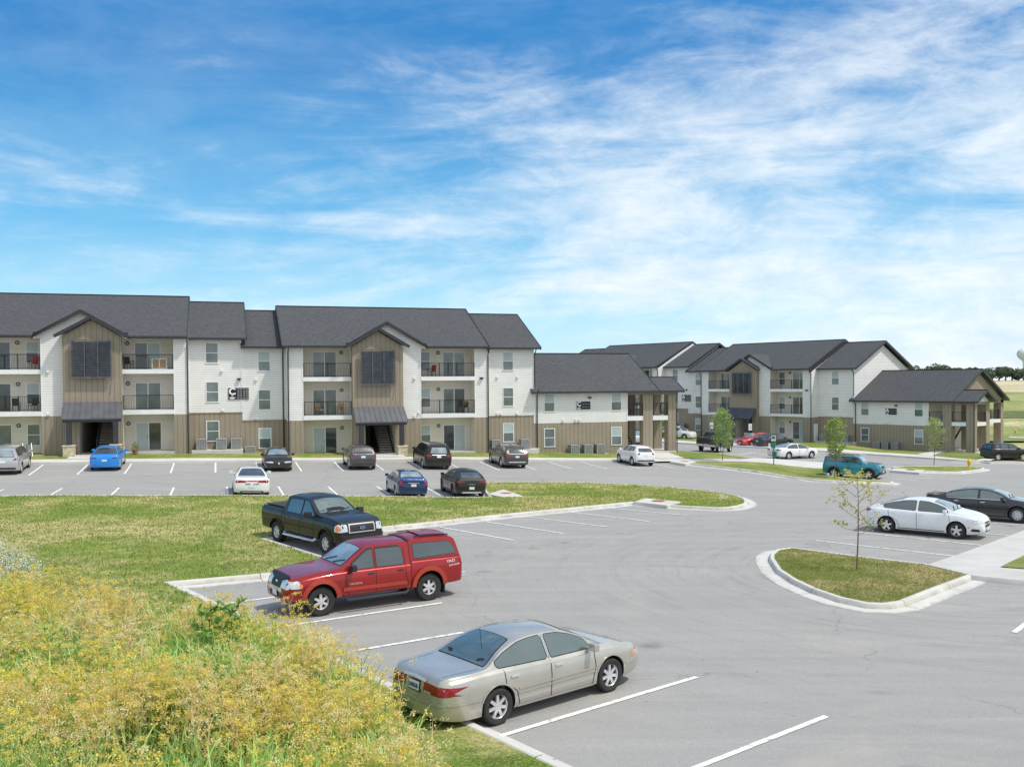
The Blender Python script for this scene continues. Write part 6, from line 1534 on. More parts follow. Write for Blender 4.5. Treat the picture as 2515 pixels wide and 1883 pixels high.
d = sedan(4.75, 2.8, 1.84, 1.46, r=.34, glass='solid', gb='pale'); d = rear_kit(d, [[(.42, .84), (.84, .82), (.84, .96), (.5, .97)]])
a = G(*px3(1132, 922)); car('white sedan glimpsed through the porch opening, lower of two', 'car', d, P_['white'], (a[0] + 1.0, a[1] + 2.2, 0), R(80), GC)
d = suv(4.6, 2.72, 1.85, 1.70, r=.36, glass='solid', gb='pale'); d = rear_kit(d, [[(.55, .95), (.88, .92), (.88, 1.08), (.70, 1.10)]])
car('white sport-utility car glimpsed through the porch opening, behind the white sedan', 'car', d, P_['white'], (a[0] + 3.2, a[1] + 10.5, 0), R(80), GC)
d = suv(4.27, 2.57, 1.80, 1.65, r=.36, hatch=.5, hood=1.06, beltz=1.06, glass='solid', gw='pale'); d['strokes'].append(('window_trim', 'side', [(-1.6, 1.09), (.75, 1.07)], .02, 'chrome', .01))
pos, hd = park(px4(2008, 1046), px4(2208, 1046), -1, 1.80)
car('black small crossover at the right edge, beside the far porch', 'car', d, P_['black'], pos, hd, GC)
# ------------------------------------------------------------------ vegetation
rng = np.random.default_rng(11)
def leaf_mesh(name, V, F, C, m, parent=None, kind=None):
    """V (n,3), F (k,4), C (n,3)"""
    me = bpy.data.meshes.new(name); n = len(V); k = len(F)
    me.vertices.add(n); me.vertices.foreach_set('co', np.asarray(V, np.float32).ravel())
    me.loops.add(k * 4); me.loops.foreach_set('vertex_index', np.asarray(F, np.int32).ravel())
    me.polygons.add(k); me.polygons.foreach_set('loop_start', np.arange(0, k * 4, 4, dtype=np.int32)); me.polygons.foreach_set('loop_total', np.full(k, 4, np.int32))
    me.update(calc_edges=True)
    a = me.attributes.new('col', 'FLOAT_COLOR', 'POINT'); c4 = np.ones((n, 4), np.float32); c4[:, :3] = C; a.data.foreach_set('color', c4.ravel())
    me.materials.append(m)
    o = bpy.data.objects.new(name, me); COL.objects.link(o)
    if parent: o.parent = parent
    if kind: o['kind'] = kind
    return o
def rnd_dirs(n, up=0.):
    v = rng.normal(size=(n, 3)); v[:, 2] += up; return v / np.linalg.norm(v, axis=1)[:, None]
def quads(c, L, W, d, col):
    """leaf quads at centres c, length along d"""
    n = len(c); L = np.broadcast_to(L, (n,))[:, None]; W = np.broadcast_to(W, (n,))[:, None]
    s = np.cross(d, rnd_dirs(n)); s /= np.linalg.norm(s, axis=1)[:, None] + 1e-9
    V = np.stack([c - d * L / 2, c + s * W / 2, c + d * L / 2, c - s * W / 2], 1).reshape(-1, 3)
    F = np.arange(4 * n).reshape(n, 4); C = np.repeat(col, 4, 0)
    return V, F, C
def strips(base, tip, sag, w, col, seg=4):
    """arching blades from base to tip (n,3)"""
    n = len(base); d = tip - base; side_ = np.cross(d, np.array([0, 0, 1.]) + rng.normal(size=(n, 3)) * .2); side_ /= np.linalg.norm(side_, axis=1)[:, None] + 1e-9
    rows = []
    for i in range(seg + 1):
        t = i / seg; p = base + d * t; p[:, 2] += sag * (4 * t * (1 - t)) * .5
        ww = (w * (1 - t ** 2) + .002)[:, None]
        rows.append(p - side_ * ww / 2); rows.append(p + side_ * ww / 2)
    V = np.stack(rows, 1)                       # n, 2(seg+1), 3
    k = 2 * (seg + 1); F = []
    for i in range(seg):
        F.append(np.stack([np.arange(n) * k + 2 * i, np.arange(n) * k + 2 * i + 1, np.arange(n) * k + 2 * i + 3, np.arange(n) * k + 2 * i + 2], 1))
    return V.reshape(-1, 3), np.concatenate(F), np.repeat(col, k, 0)
def join(parts):
    V, F, C, o = [], [], [], 0
    for v, f, c in parts: V.append(v); F.append(f + o); C.append(c); o += len(v)
    return np.concatenate(V), np.concatenate(F), np.concatenate(C)
def pal(n, a, b, j=.12):
    t = rng.random((n, 1)); c = np.array(a) * (1 - t) + np.array(b) * t
    return np.clip(c * (1 + rng.normal(size=(n, 1)) * j), 0.005, 1)
def scatter(poly, n, dens=None):
    xs = [p[0] for p in poly]; ys = [p[1] for p in poly]; out = []
    while len(out) < n:
        x = rng.uniform(min(xs), max(xs)); y = rng.uniform(min(ys), max(ys))
        if inside(x, y, poly) and (dens is None or rng.random() < dens(x, y)): out.append((x, y, h(x, y) + .13))
    return np.array(out)
WP = [G(*p, .13) for p in [(-420, 1285), (40, 1300), (120, 1338), (210, 1362), (330, 1385), (450, 1392), (560, 1402), (650, 1432), (705, 1475), (762, 1512), (800, 1560), (832, 1612), (878, 1690), (925, 1780), (980, 1920), (-560, 1920)]]
def patchy(f, o, lo=.4, hi=.6):
    def d(x, y):
        v = noise.noise(Vector((x * f + o, y * f, o))) * .5 + .5
        return min(1, max(0.04, (v - lo) / (hi - lo)))
    return d
# flowering dry weeds: stems, rays and florets
def umbel_plants(base, H, c1, c2, stemc, nb=9, nf=22, spread=.34, fl=.021, sw=1.):
    parts = []; n = len(base)
    lean = rng.normal(size=(n, 2)) * .10
    top = base + np.column_stack([lean * H[:, None], H])
    parts.append(strips(base, top, np.zeros(n), np.full(n, .011 * sw), pal(n, stemc, stemc), 2))
    t = rng.uniform(.35, 1., (n, nb)); a = rng.uniform(0, 2 * PI, (n, nb)); L_ = rng.uniform(.5, 1., (n, nb)) * spread * (1.25 - t * .7)
    st = base[:, None] + (top - base)[:, None] * t[..., None]
    en = st + np.stack([np.cos(a) * L_, np.sin(a) * L_, L_ * rng.uniform(.7, 1.2, (n, nb))], -1)
    st = st.reshape(-1, 3); en = en.reshape(-1, 3)
    parts.append(strips(st, en, np.full(len(st), -.04), np.full(len(st), .007 * sw), pal(len(st), stemc, stemc), 1))
    k = rng.integers(0, len(en), len(en) * nf); r = rng.uniform(.0, 1., len(k)) ** .5; a2 = rng.uniform(0, 2 * PI, len(k)); rad = rng.uniform(.045, .10, len(en))[k]
    c = en[k] + np.column_stack([np.cos(a2) * r * rad, np.sin(a2) * r * rad, rng.normal(size=len(k)) * .016 - r * rad * .25 + .01])
    cc = pal(len(en), c1, c2, .10)[k] * (1 + rng.normal(size=(len(k), 1)) * .12)
    dd = rnd_dirs(len(k)); dd[:, 2] *= .25; dd /= np.linalg.norm(dd, axis=1)[:, None]
    parts.append(quads(c, rng.uniform(.8, 1.4, len(k)) * fl, rng.uniform(.7, 1.2, len(k)) * fl, dd, np.clip(cc, .01, 1)))
    return parts
b1 = scatter(WP, 1150, patchy(.28, 3.1, .30, .55)); H1 = rng.uniform(.75, 1.2, len(b1)) * np.array([1.02 + .75 * noise.noise(Vector((x * .55, y * .55, 2.))) for x, y, z in b1])
leaf_mesh('dry_weeds', *join(umbel_plants(b1, H1, (.82, .70, .13), (.90, .68, .24), (.62, .52, .20), fl=.027)), M['weed'], kind='stuff')
b2 = scatter(WP, 300, patchy(.35, 9.7, .46, .6)); H2 = rng.uniform(.85, 1.3, len(b2)) * np.array([1.05 + .7 * noise.noise(Vector((x * .55, y * .55, 7.))) for x, y, z in b2])
leaf_mesh('tan_weeds', *join(umbel_plants(b2, H2, (.95, .74, .38), (1.0, .84, .48), (.84, .62, .34), 12, 18, .42, .022, 1.7)), M['weed'], kind='stuff')
# long grass, leafy undergrowth
gc = scatter(WP, 2100, patchy(.3, 21.4, .34, .52)); k = np.repeat(np.arange(len(gc)), 15)
bs = gc[k] + np.column_stack([rng.normal(size=len(k)) * .09, rng.normal(size=len(k)) * .09, np.zeros(len(k))])
a = rng.uniform(0, 2 * PI, len(k)); Lh = rng.uniform(.15, .55, len(k)); Hh = rng.uniform(.40, 1.15, len(k))
tips = bs + np.column_stack([np.cos(a) * Lh, np.sin(a) * Lh, Hh * rng.uniform(.45, 1., len(k))])
leaf_mesh('long_grass', *strips(bs, tips, Hh * .45, rng.uniform(.014, .036, len(k)), pal(len(k), (.26, .50, .08), (.68, .88, .36), .15), 5), M['weed'], kind='stuff')
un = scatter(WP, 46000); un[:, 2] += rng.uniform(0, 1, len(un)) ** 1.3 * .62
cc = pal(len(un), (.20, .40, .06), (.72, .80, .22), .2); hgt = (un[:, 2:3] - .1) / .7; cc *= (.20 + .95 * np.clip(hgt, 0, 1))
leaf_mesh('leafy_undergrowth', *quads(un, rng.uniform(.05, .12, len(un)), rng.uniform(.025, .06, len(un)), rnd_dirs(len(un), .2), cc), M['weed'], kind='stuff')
drape('weed_bed', shrink(WP, .45), .16, grass_mat('weed_bed_soil', (.06, .10, .025), (.10, .14, .04), (.22, .18, .07), .5, 1.), .8)
# broad pale leaves at the far left
BL = [G(*p, .13) for p in [(-300, 1400), (150, 1420), (260, 1500), (200, 1620), (-300, 1700)]]
bp = scatter(BL, 5200, patchy(.6, 5.5, .4, .55)); bp[:, 2] += rng.uniform(.35, .85, len(bp))
leaf_mesh('broadleaf_weeds', *quads(bp, rng.uniform(.08, .16, len(bp)), rng.uniform(.07, .12, len(bp)), rnd_dirs(len(bp), .1), pal(len(bp), (.30, .48, .10), (.52, .62, .22), .12)), M['weed'], kind='stuff')
# white daisy-like flowers at the left edge
FP = [G(*p, .13) for p in [(-160, 1195), (20, 1210), (95, 1262), (80, 1310), (-220, 1320)]]
fb = scatter(FP, 800); fh = rng.uniform(.35, .8, len(fb)); tp = fb + np.column_stack([rng.normal(size=(len(fb), 2)) * .08, fh])
k = np.repeat(np.arange(len(tp)), 9); fc = tp[k] + rng.normal(size=(len(k), 3)) * np.array([.10, .10, .06])
gb = scatter(FP, 5000); gt = gb + np.column_stack([rng.normal(size=(len(gb), 2)) * .12, rng.uniform(.25, .6, len(gb))])
leaf_mesh('white_wildflowers', *join([strips(fb, tp, np.zeros(len(fb)), np.full(len(fb), .008), pal(len(fb), (.22, .30, .10), (.30, .36, .14)), 2), quads(fc, .040, .040, rnd_dirs(len(fc), .5), pal(len(fc), (.95, .95, .85), (1, 1, .95), .03)),
           strips(gb, gt, np.full(len(gb), .05), np.full(len(gb), .012), pal(len(gb), (.20, .28, .08), (.42, .44, .18)), 3)]), M['weed'], kind='stuff')
# short lawn blades on the nearer grass
def tufts(name, poly, n, hh=(.03, .075), c1=(.20, .25, .05), c2=(.46, .42, .17), ymax=99):
    far_ = name == 'lawn_tufts'
    b = scatter(poly, n, (lambda x, y: (1. if 24 < y < ymax and x > -28 else 0)) if far_ else (lambda x, y: min(1., (17. / max(y, 1)) ** 1.6) if y < ymax else 0))
    cc = pal(n, c1, c2, .18)
    for i in range(n):
        v = noise.noise(Vector((b[i, 0] * .35, b[i, 1] * .35, 4.))); cc[i] = cc[i] * (1 - max(0, v) * .3) + np.array([.18, .13, .03]) * max(0, v)
    t = b + np.column_stack([rng.normal(size=(n, 2)) * .03, rng.uniform(*hh, n)])
    leaf_mesh(name, *strips(b, t, np.zeros(n), rng.uniform(.008, .016, n) * (3 if far_ else 1), cc, 1), M['weed'], kind='stuff')
tufts('lawn_blades', big, 110000, c1=(.24, .30, .05), c2=(.60, .52, .20), ymax=60)
tufts('lawn_tufts', big, 70000, (.04, .09), (.18, .29, .04), (.48, .48, .17), 62)
tufts('island_blades', isl, 15000, (.03, .06), (.15, .22, .05), (.40, .36, .14))

def tall_weed(px, H, label):
    x, y = G(*px, .13); t = thing('tall_leafy_weed', label, 'weed', (x, y, h(x, y) + .13)); mb = MB(); tips = []
    main = [(0, 0, 0), (.03, .02, H * .35), (.0, .05, H * .7), (.04, .03, H)]; mb.tube(main, [.018, .015, .010, .004], 6)
    for i in range(9):
        z = H * (.35 + .07 * i); a = i * 2.4; L_ = .42 * (1 - .05 * i); e = (math.cos(a) * L_, math.sin(a) * L_, z + L_ * .75); mb.tube([(0, .03, z), (e[0] * .5, e[1] * .5, z + L_ * .3), e], [.009, .007, .003], 5)
        for q in np.linspace(.35, 1.05, 8): tips.append((e[0] * q, e[1] * q, z + L_ * .75 * q))
    for q in np.linspace(.6, 1., 8): tips.append((0.03, .03, H * q))
    mb.build('stem', M['bark_red'], t, smooth=True)
    tips = np.array(tips); k = np.repeat(np.arange(len(tips)), 2); d = rnd_dirs(len(k), -.1); c = tips[k] + d * .07
    # folded lance-shaped leaves
    leaf_mesh('leaf', *quads(c, rng.uniform(.14, .22, len(k)), rng.uniform(.05, .075, len(k)), d, pal(len(k), (.13, .30, .06), (.34, .50, .14), .12)), M['leaf'], t)
tall_weed((452, 1462), 1.5, 'tall green weed with a reddish stem, left of two standing out of the yellow weeds')
tall_weed((500, 1448), 1.42, 'tall green weed by the kerb, right of two standing out of the yellow weeds')

def tree(base, H, crown0, cw_, n, leaf, label, c1, c2, sparse=False, lean=0., bark='bark', group='young trees planted on the islands', name='young_tree', r0=.035, blobs=None, cat='tree'):
    x, y = base; t = thing(name, label, cat, (x, y, h(x, y) + .12), 0, group); mb = MB(); pts = []; rad = []
    for i in range(9):
        q = i / 8; pts.append((math.sin(q * 3) * .05 * H * .3 + lean * q, math.cos(q * 4) * .02 * H * .3, H * .97 * q)); rad.append(r0 * (1 - q * .82))
    mb.tube(pts, rad, 8); ends = []
    nb = 26 if not sparse else 14
    for i in range(nb):
        q = crown0 + (1 - crown0) * (i + .5) / nb * .95; a = i * 2.399 + rng.random() * .6
        prof = math.sin(PI * min(1, max(.12, ((q - crown0) / (1 - crown0)) * .85 + .18))) ** .7
        L_ = cw_ / 2 * prof * rng.uniform(.7, 1.12); up_ = rng.uniform(.55, .95) if not sparse else rng.uniform(.35, .9)
        p0 = Vector(pts[0]).lerp(Vector(pts[8]), q); e = p0 + Vector((math.cos(a) * L_, math.sin(a) * L_, L_ * up_)); m_ = p0.lerp(e, .5) + Vector((0, 0, -L_ * .08))
        mb.tube([p0, m_, e], [r0 * .32, r0 * .2, r0 * .08], 5); ends.append((p0, m_, e))
        for j in range(3):
            s_ = p0.lerp(e, .45 + .2 * j); e2 = s_ + Vector((rng.normal() * .12, rng.normal() * .12, rng.uniform(.02, .16))) * (cw_ / 2); mb.tube([s_, e2], [r0 * .12, r0 * .05], 4); ends.append((s_, s_.lerp(e2, .5), e2))
    mb.build('trunk', M[bark], t, smooth=True)
    C = []; E = [ends[i] for i in rng.integers(0, len(ends), n)]
    if sparse:
        cl = []                     # leaf clusters along the twigs
        for p0, m_, e in ends:
            for q in (.45, .62, .8, 1.0): cl.append(p0.lerp(e, q) + Vector(rng.normal(size=3) * .03))
        cl = np.array([tuple(v) for v in cl]); c = cl[rng.integers(0, len(cl), n)] + rng.normal(size=(n, 3)) * .045
    else:
        tt = rng.uniform(.25, 1.05, n); c = np.array([tuple(Vector(p0).lerp(e, float(q))) for (p0, m_, e), q in zip(E, tt)]) + rng.normal(size=(n, 3)) * cw_ * .055
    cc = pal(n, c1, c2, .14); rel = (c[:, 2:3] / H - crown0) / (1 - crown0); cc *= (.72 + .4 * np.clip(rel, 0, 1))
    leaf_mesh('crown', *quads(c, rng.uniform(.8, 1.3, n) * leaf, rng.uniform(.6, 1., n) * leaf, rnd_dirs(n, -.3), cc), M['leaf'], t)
    return t
tree(G(*px8(915, 786), .13), 3.15, .34, 2.0, 520, .075, 'sparse young tree with thin reddish trunk alone on the near kerbed island', (.42, .48, .08), (.62, .54, .14), True, bark='bark_red', r0=.03)
tree(G(*px4(742, 1178), .13), 4.45, .30, 1.9, 1900, .12, 'leafy young tree rising in front of the teal car', (.22, .34, .07), (.42, .48, .14))
tree(G(*px3(1816, 1046), .13), 4.35, .22, 2.2, 2400, .12, 'bushy young tree in front of the dark pickup with chrome bumper', (.22, .36, .09), (.44, .54, .20))
tree(G(*px4(1514, 1082), .13), 4.2, .28, 2.0, 1300, .12, 'slender young tree before the far two-storey wing', (.28, .38, .10), (.50, .54, .20))
tree(G(*px3(1306, 952), .13), 4.3, .28, 2.3, 2600, .12, 'young tree seen through the porch opening beside the parked white cars', (.14, .34, .05), (.34, .52, .12))
# trees along the far field edge
def far_tree(x, y, H, W, label):
    t = thing('broadleaf_tree', label, 'tree', (x, y, h(x, y)), 0, 'trees along the far edge of the fields'); mb = MB()
    mb.tube([(0, 0, -.3), (.2, 0, H * .35), (0, .3, H * .75)], [.35, .28, .08], 7); mb.bar((0, 0, H * .3), (W * .25, 0, H * .6), .2); mb.bar((0, 0, H * .35), (-W * .22, .3, H * .65), .2); mb.build('trunk', M['bark'], t)
    n = 900; nb_ = 9; bc = np.column_stack([rng.uniform(-.36, .36, nb_) * W, rng.uniform(-.3, .3, nb_) * W, rng.uniform(.30, .78, nb_) * H]); br = rng.uniform(.16, .27, nb_) * W
    k = rng.integers(0, nb_, n); d = rnd_dirs(n, .2); c = bc[k] + d * br[k][:, None] * rng.uniform(.75, 1.05, (n, 1)) * np.array([1, 1, .75])
    cc = pal(n, (.13, .175, .12), (.20, .25, .16), .18) * (.55 + .6 * np.clip(d[:, 2:3] * .5 + .5, 0, 1))  # distance haze put into the greyed leaf colours
    leaf_mesh('crown', *quads(c, rng.uniform(.5, 1.1, n), rng.uniform(.4, .8, n), rnd_dirs(n), cc), M['leaf'], t)
def xat(px_, Y): return (px_ - CX) / FPX * Y
FT = [(1995, 405, 8.6, 8), (2010, 402, 9.4, 9), (2028, 408, 9.6, 9), (2044, 400, 8.8, 8), (2060, 404, 7.2, 8), (2078, 400, 7, 7), (2095, 406, 8.4, 6.5), (2112, 400, 6.5, 7), (2127, 402, 6.2, 7), (2143, 398, 6.4, 8), (2158, 400, 8.2, 8), (2172, 398, 7.4, 8), (2186, 402, 6.2, 7), (2200, 398, 6.0, 8), (2216, 400, 6.6, 8), (2236, 402, 7.4, 9), (2262, 400, 8, 9), (2292, 404, 7, 9), (2330, 400, 8, 10), (2370, 402, 7.5, 9)]
for i, (p, Y, H_, W_) in enumerate(FT): far_tree(xat(p, Y), Y, H_ * .84, W_, 'dark green tree in the row along the far edge of the fields')

# ------------------------------------------------------------------ small things outdoors
t = thing('water_tower', 'pale round water tower on a slim stem, far off at the right edge', 'water tower', (xat(2211.5, 900), 900, 0)); q = MB()
q.lathe([(.9, 0), (.9, 22.5), (1.4, 24.5), (3.6, 26.3), (5.4, 28.2), (6.2, 30.6), (5.7, 33), (4.0, 35.0), (1.6, 36.1), (0, 36.3)], 32); q.build('tank', M['tower'], t, smooth=60); q = MB(); q.lathe([(2.6, -1), (.95, 6)], 24); q.build('base', M['tower'], t, smooth=60)
def hydrant(p, label, k=1.):
    t = thing('fire_hydrant', label, 'fire hydrant', (p[0], p[1], h(*p) + .10), .4); q = MB()
    q.lathe([(.17, 0), (.17, .05), (.10, .06), (.10, .50), (.145, .51), (.145, .56), (.125, .57), (.115, .66), (.07, .73), (.035, .75), (.035, .80), (0, .80)], 18); q.build('barrel', M['yellow'], t, smooth=40)
    for a, r_, l_ in ((0, .055, .19), (PI, .055, .19), (-PI / 2, .075, .20)):
        q = MB(); q.tube([(math.cos(a) * .08, math.sin(a) * .08, .42), (math.cos(a) * l_, math.sin(a) * l_, .42)], r_, 10); q.build('outlet', M['yellow'], t, smooth=40)
hydrant(G(*px4(1785, 1100), .1), 'yellow fire hydrant on the far kerbed island'); hydrant(G(*px4(2145, 850)), 'tiny distant yellow hydrant in the rough meadow right of the porch')
p = G(*px4(270, 1082), .1); t = thing('pet_waste_station', 'green pet-waste station post with bin and bag box', 'waste station', (p[0], p[1], h(*p) + .1), -.5)
q = MB(); q.bar((0, 0, 0), (0, 0, 2.35), .06); q.build('post', M['dark_plastic'], t); q = MB(); q.box(-.17, .17, -.08, -.05, 1.95, 2.4); q.build('sign_panel', M['sign_white'], t); q = MB(); q.box(-.12, .12, -.09, -.082, 2.12, 2.34); q.build('symbol', M['green_plastic'], t)
q = MB(); q.box(-.16, .16, -.22, -.03, 1.40, 1.85); q.build('bag_dispenser', M['green_plastic'], t, bevel=.02); q = MB(); q.lathe([(.16, 0), (.19, .42), (.20, .44), (.06, .50), (0, .50)], 18, c=(.12, -.26, .68)); q.build('bin', M['green_plastic'], t, smooth=40)
for i, (p_, lb) in enumerate(((px3(1732, 905), 'white accessible-parking sign left of the far entrance canopy'), (px3(2031, 920), 'white accessible-parking sign under the far entrance canopy'), (px4(88, 925), 'white accessible-parking sign above the red car'))):
    p = G(*p_, .1); t = thing('parking_sign', lb, 'sign', (p[0], p[1], h(*p) + .1), AA + .9, 'accessible-parking signs at the far entrance'); q = MB(); q.bar((0, .03, 0), (0, .03, 2.3), .05); q.build('post', M['dark_plastic'], t)
    q = MB(); q.box(-.19, .19, -.01, .01, 1.65, 2.35); q.build('panel', M['sign_white'], t); q = MB(); q.lathe([(0, -.014), (.03, -.014)], 12, 'y', (0, 0, 2.14)); q.bar((0, -.013, 2.1), (.0, -.013, 1.98), .025, .004); q.bar((0, -.013, 1.98), (.07, -.013, 1.96), .025, .004); q.bar((.07, -.013, 1.96), (.10, -.013, 1.88), .025, .004); q.lathe([(.065, -.012), (.085, -.012)], 16, 'y', (-.01, 0, 1.93)); q.build('symbol', M['sign_blue'], t)
def chair(b, x, y, z, rz, m, label, group='seats on the balconies'):
    t = thing('patio_chair', label, 'chair', on(b, x, y, z), b.rotation_euler[2] + rz, group); q = MB()
    for sx in (-1, 1):
        for sy in (-1, 1): q.bar((sx * .24, sy * .22, 0), (sx * .23, sy * .2, .42), .03)
        q.bar((sx * .24, -.24, .62), (sx * .24, .22, .62), .035); q.bar((sx * .24, -.22, .4), (sx * .24, -.24, .63), .03)
    q.build('frame', M['dark_plastic'], t); q = MB(); q.box(-.23, .23, -.22, .2, .40, .45); q.build('seat', m, t, bevel=.015); q = MB(); q.bar((0, .22, .43), (0, .36, .95), .46, .04, up=(0, 1, 0)); q.build('backrest', m, t, bevel=.015)
chair(bC, 7.75, .75, 3.17, .5, M['wood'], 'tan patio chair at the left of the middle balcony beside the right breezeway'); chair(bC, 9.3, .75, 3.17, -.5, M['wood'], 'tan patio chair at the right of the middle balcony beside the right breezeway')
chair(bC, 16.9, .8, 6.22, -.9, M['red'], 'red chair on the top right balcony'); chair(bC, -14.1, .7, 3.82, .3, M['dark_plastic'], 'black chair on the middle balcony at the far left'); chair(bC, -13.0, .8, 3.82, -.4, M['dark_plastic'], 'second black chair on the middle balcony at the far left, nearer the white wall')
chair(bC, -12.9, .7, 6.87, -.3, M['red'], 'reddish rocking chair on the top balcony at the far left'); chair(bC, -6.4, .8, 6.87, .6, M['dark_plastic'], 'dark chair at the left of the top balcony right of the left breezeway'); chair(bC, 35.6, 3.3, 2.6, .1, M['dark_plastic'], 'dark seat on the upper porch of the near building'); chair(bA, 35.6, 3.3, 2.6, .2, M['dark_plastic'], 'dark seat on the upper porch of the far building')
t = thing('folding_chair', 'blue and white folding camp chair on the grass by the left ground-floor window', 'chair', on(bC, -13.1, -1.0, .6), TH + .3); q = MB()
for s_ in (-1, 1): q.bar((s_ * .28, -.25, 0), (s_ * .28, .3, .95), .025); q.bar((s_ * .28, .25, 0), (s_ * .28, -.2, .55), .025)
q.build('frame', M['alloy'], t); q = MB(); q.bar((0, .14, .45), (0, .34, .84), .44, .02, up=(1, 0, 0)); q.build('backrest', M['blue_cloth'], t); q = MB(); q.box(-.22, .22, -.2, .16, .36, .39); q.build('seat', M['concrete'], t)
def planter(b, x, y, z, label, hh, w, c1, c2, pot=M['terracotta']):
    t = thing('potted_plant', label, 'plant', on(b, x, y, z), 0); q = MB(); q.lathe([(.0, 0), (.14, 0), (.20, .32), (.17, .32), (.15, .28), (0, .28)], 18); q.build('pot', pot, t, smooth=40)
    n = 260; d = rnd_dirs(n, .8); c = d * rng.uniform(.3, 1, (n, 1)) * np.array([w, w, hh * .8]) + np.array([0, 0, .30]); c[:, 2] = np.abs(c[:, 2])
    leaf_mesh('foliage', *quads(c, .10, .05, rnd_dirs(n, .4), np.concatenate([pal(n - 60, (.12, .22, .05), (.30, .38, .10)), pal(60, c1, c2)])), M['leaf'], t)
planter(bC, -5.95, -.6, .55, 'terracotta pot with a leafy red-tipped plant left of the ground-floor sliding door', .85, .36, (.45, .06, .04), (.5, .3, .08)); planter(bC, 19.75, .5, 3.65, 'red flowers in a stand on the middle right balcony', .35, .26, (.50, .02, .08), (.6, .05, .12), M['dark_plastic'])
t = thing('plant_stand', 'black stand under the red flowers on the middle right balcony', 'stand', on(bC, 19.75, .5, 3.15), TH); q = MB()
for sx in (-1, 1):
    for sy in (-1, 1): q.bar((sx * .2, sy * .15, 0), (sx * .15, sy * .12, .5), .03)
q.box(-.2, .2, -.16, .16, .47, .5); q.build('frame', M['dark_plastic'], t)
t = thing('wooden_crate', 'white-edged tan lattice crate standing at the balcony rail', 'crate', on(bC, -4.2, .15, 6.88), TH); q = MB()
for i in range(4): q.box(-.5, .5, -.03, 0, .08 + i * .17, .20 + i * .17)
q.build('slat', M['wood'], t); q = MB()
for x in (-.52, -.01, .5): q.box(x - .03, x + .03, -.05, -.032, 0, .78)
for z in (0, .74): q.box(-.55, .55, -.052, -.034, z, z + .05)
q.build('frame', M['sign_white'], t)
# grass clumps and soil patch
sp_ = [G(*px9(*p), .14) for p in [(1780, 262), (1840, 258), (1880, 285), (1830, 300), (1790, 290)]]
drape('bare_patch', roundp(sp_, 2), .139, M['soil'], .5)
# ------------------------------------------------------------------ light and sky
SUN_EL = R(60); SUN_H = (.93, -.37)
sun = bpy.data.lights.new('sun', 'SUN'); so = bpy.data.objects.new('sun', sun); COL.objects.link(so)
sun.energy = 3.25; sun.angle = R(3); sun.color = (1., .95, .87)
hn = math.hypot(*SUN_H); sd = Vector((SUN_H[0] / hn * math.cos(SUN_EL), SUN_H[1] / hn * math.cos(SUN_EL), math.sin(SUN_EL)))
so.rotation_euler = sd.to_track_quat('Z', 'Y').to_euler()
W = bpy.data.worlds.new('World'); SC.world = W; W.use_nodes = True
N, L = W.node_tree.nodes, W.node_tree.links
bg = N['Background']; bg.inputs['Strength'].default_value = .170
sk = N.new('ShaderNodeTexSky'); sk.sky_type = 'NISHITA'; sk.sun_disc = False; sk.sun_elevation = SUN_EL; sk.sun_rotation = math.atan2(sd.x, sd.y)
sk.air_density = 1.0; sk.dust_density = .6; sk.ozone_density = 2.5
tc = N.new('ShaderNodeTexCoord'); D = tc.outputs['Generated']
sp = N.new('ShaderNodeSeparateXYZ'); L.new(D, sp.inputs[0])
# clouds laid out by azimuth and elevation
az = math_node(N, L, 'ARCTAN2', sp.outputs['X'], sp.outputs['Y']); el = math_node(N, L, 'ARCSINE', sp.outputs['Z'])
cb = N.new('ShaderNodeCombineXYZ'); L.new(az, cb.inputs[0]); L.new(math_node(N, L, 'MULTIPLY', el, 1.25), cb.inputs[1])
P = cb.outputs[0]
def mapped(rot, sc, loc=(0, 0, 0)):
    m = N.new('ShaderNodeMapping'); m.inputs['Rotation'].default_value = (0, 0, R(rot)); m.inputs['Scale'].default_value = sc; m.inputs['Location'].default_value = loc
    L.new(P, m.inputs['Vector']); return m.outputs[0]
big = noise_node(N, L, mapped(-20, (1, 1.5, 1), (3.4, 1.7, 0)), 2.6, 3, .5, .4)
wsp = noise_node(N, L, mapped(-30, (.62, 2.3, 1), (2.3, 5.1, 0)), 4.4, 10, .62, .6)
fine = noise_node(N, L, mapped(-14, (1, 1.9, 1), (7, 2, 0)), 13, 9, .66, .4)
dens = math_node(N, L, 'ADD', math_node(N, L, 'MULTIPLY', big, .58), math_node(N, L, 'ADD', math_node(N, L, 'MULTIPLY', wsp, .95), math_node(N, L, 'MULTIPLY', fine, .26)))
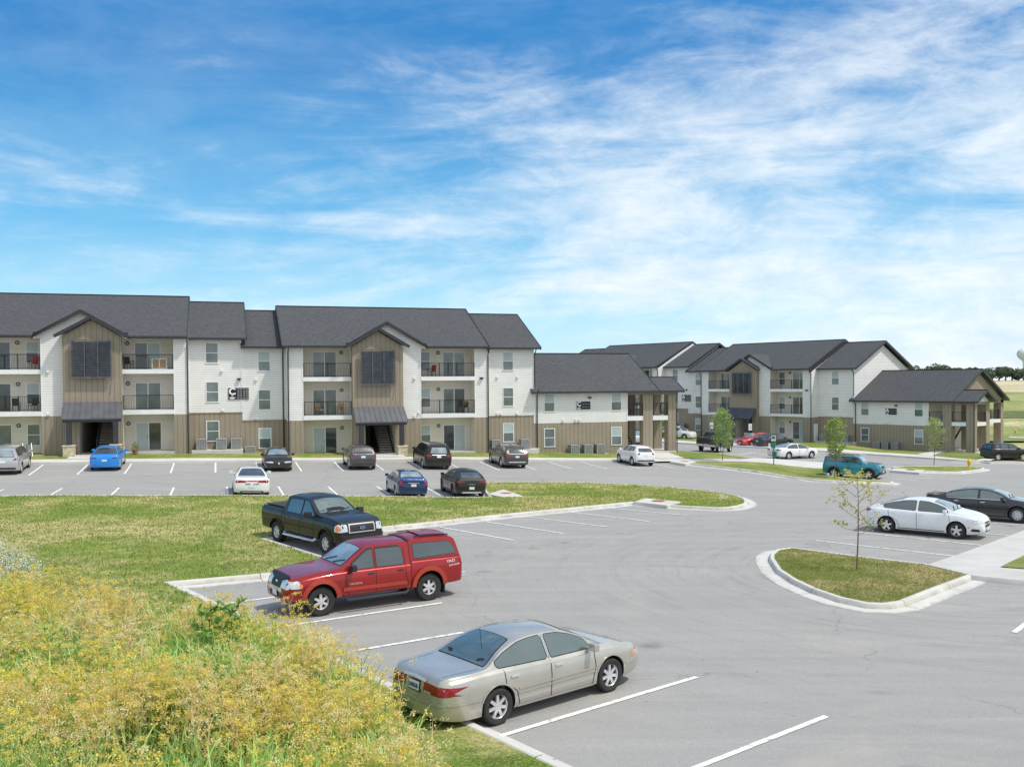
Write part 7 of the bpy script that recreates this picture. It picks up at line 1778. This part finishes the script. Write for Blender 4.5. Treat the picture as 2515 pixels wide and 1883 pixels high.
# fewer clouds to the upper left, more to the right and toward the horizon
bias = math_node(N, L, 'ADD', math_node(N, L, 'MAXIMUM', math_node(N, L, 'MULTIPLY', az, .34), math_node(N, L, 'MULTIPLY', sp.outputs['Y'], -.9)), math_node(N, L, 'MULTIPLY', math_node(N, L, 'SUBTRACT', .20, el), .55))  # also adds clouds behind the camera, out of view, to whiten the fill light
bias = math_node(N, L, 'ADD', bias, math_node(N, L, 'MULTIPLY', math_node(N, L, 'MAXIMUM', math_node(N, L, 'SUBTRACT', el, .42), 0), .9))  # unseen clouds added overhead for neutral fill light and car reflections
dens = math_node(N, L, 'ADD', dens, bias)
cl = N.new('ShaderNodeMapRange'); cl.interpolation_type = 'SMOOTHSTEP'; L.new(dens, cl.inputs['Value']); cl.inputs['From Min'].default_value = .76; cl.inputs['From Max'].default_value = 1.26
cl.inputs['To Max'].default_value = .92
ramp = N.new('ShaderNodeValToRGB'); L.new(mrange(N, L, el, 0, 1.0), ramp.inputs[0]); cr = ramp.color_ramp
K_ = 1 / 6.5
stops = [(0, (.62, .82, .90)), (.07, (.40, .73, .90)), (.16, (.13, .47, .79)), (.32, (.020, .22, .56)), (.6, (.02, .20, .52)), (1, (.02, .14, .42))]
cr.elements[0].position = 0; cr.elements[0].color = (*stops[0][1], 1); cr.elements[1].position = 1; cr.elements[1].color = (*stops[-1][1], 1)
for p_, c_ in stops[1:-1]:
    e = cr.elements.new(p_); e.color = (*c_, 1)
blue = mixc(N, L, 1., ramp.outputs[0], (6.7, 6.7, 6.7), 'MULTIPLY')
base = mixc(N, L, .86, sk.outputs[0], blue)
veil = mrange(N, L, math_node(N, L, 'ADD', math_node(N, L, 'MULTIPLY', wsp, .6), math_node(N, L, 'MULTIPLY', fine, .25)), .36, .72, 0, .26)
base = mixc(N, L, veil, base, (5.2, 6.0, 6.5))
shade = mixc(N, L, mrange(N, L, fine, .35, .65), (4.6, 5.3, 5.9), (6.3, 6.5, 6.6))
shade = mixc(N, L, mrange(N, L, dens, 1.0, 1.4, 0, .5), shade, (4.3, 4.9, 5.6))
c = mixc(N, L, cl.outputs[0], base, shade)
gnd = mrange(N, L, sp.outputs['Z'], -.02, 0, 1, 0)
c = mixc(N, L, gnd, c, (1.6, 1.7, 1.4))
L.new(c, bg.inputs['Color'])
SC.view_settings.view_transform = 'Standard'; SC.view_settings.look = 'None'; SC.view_settings.exposure = 0
SC.cycles.max_bounces = 6; SC.cycles.transparent_max_bounces = 12
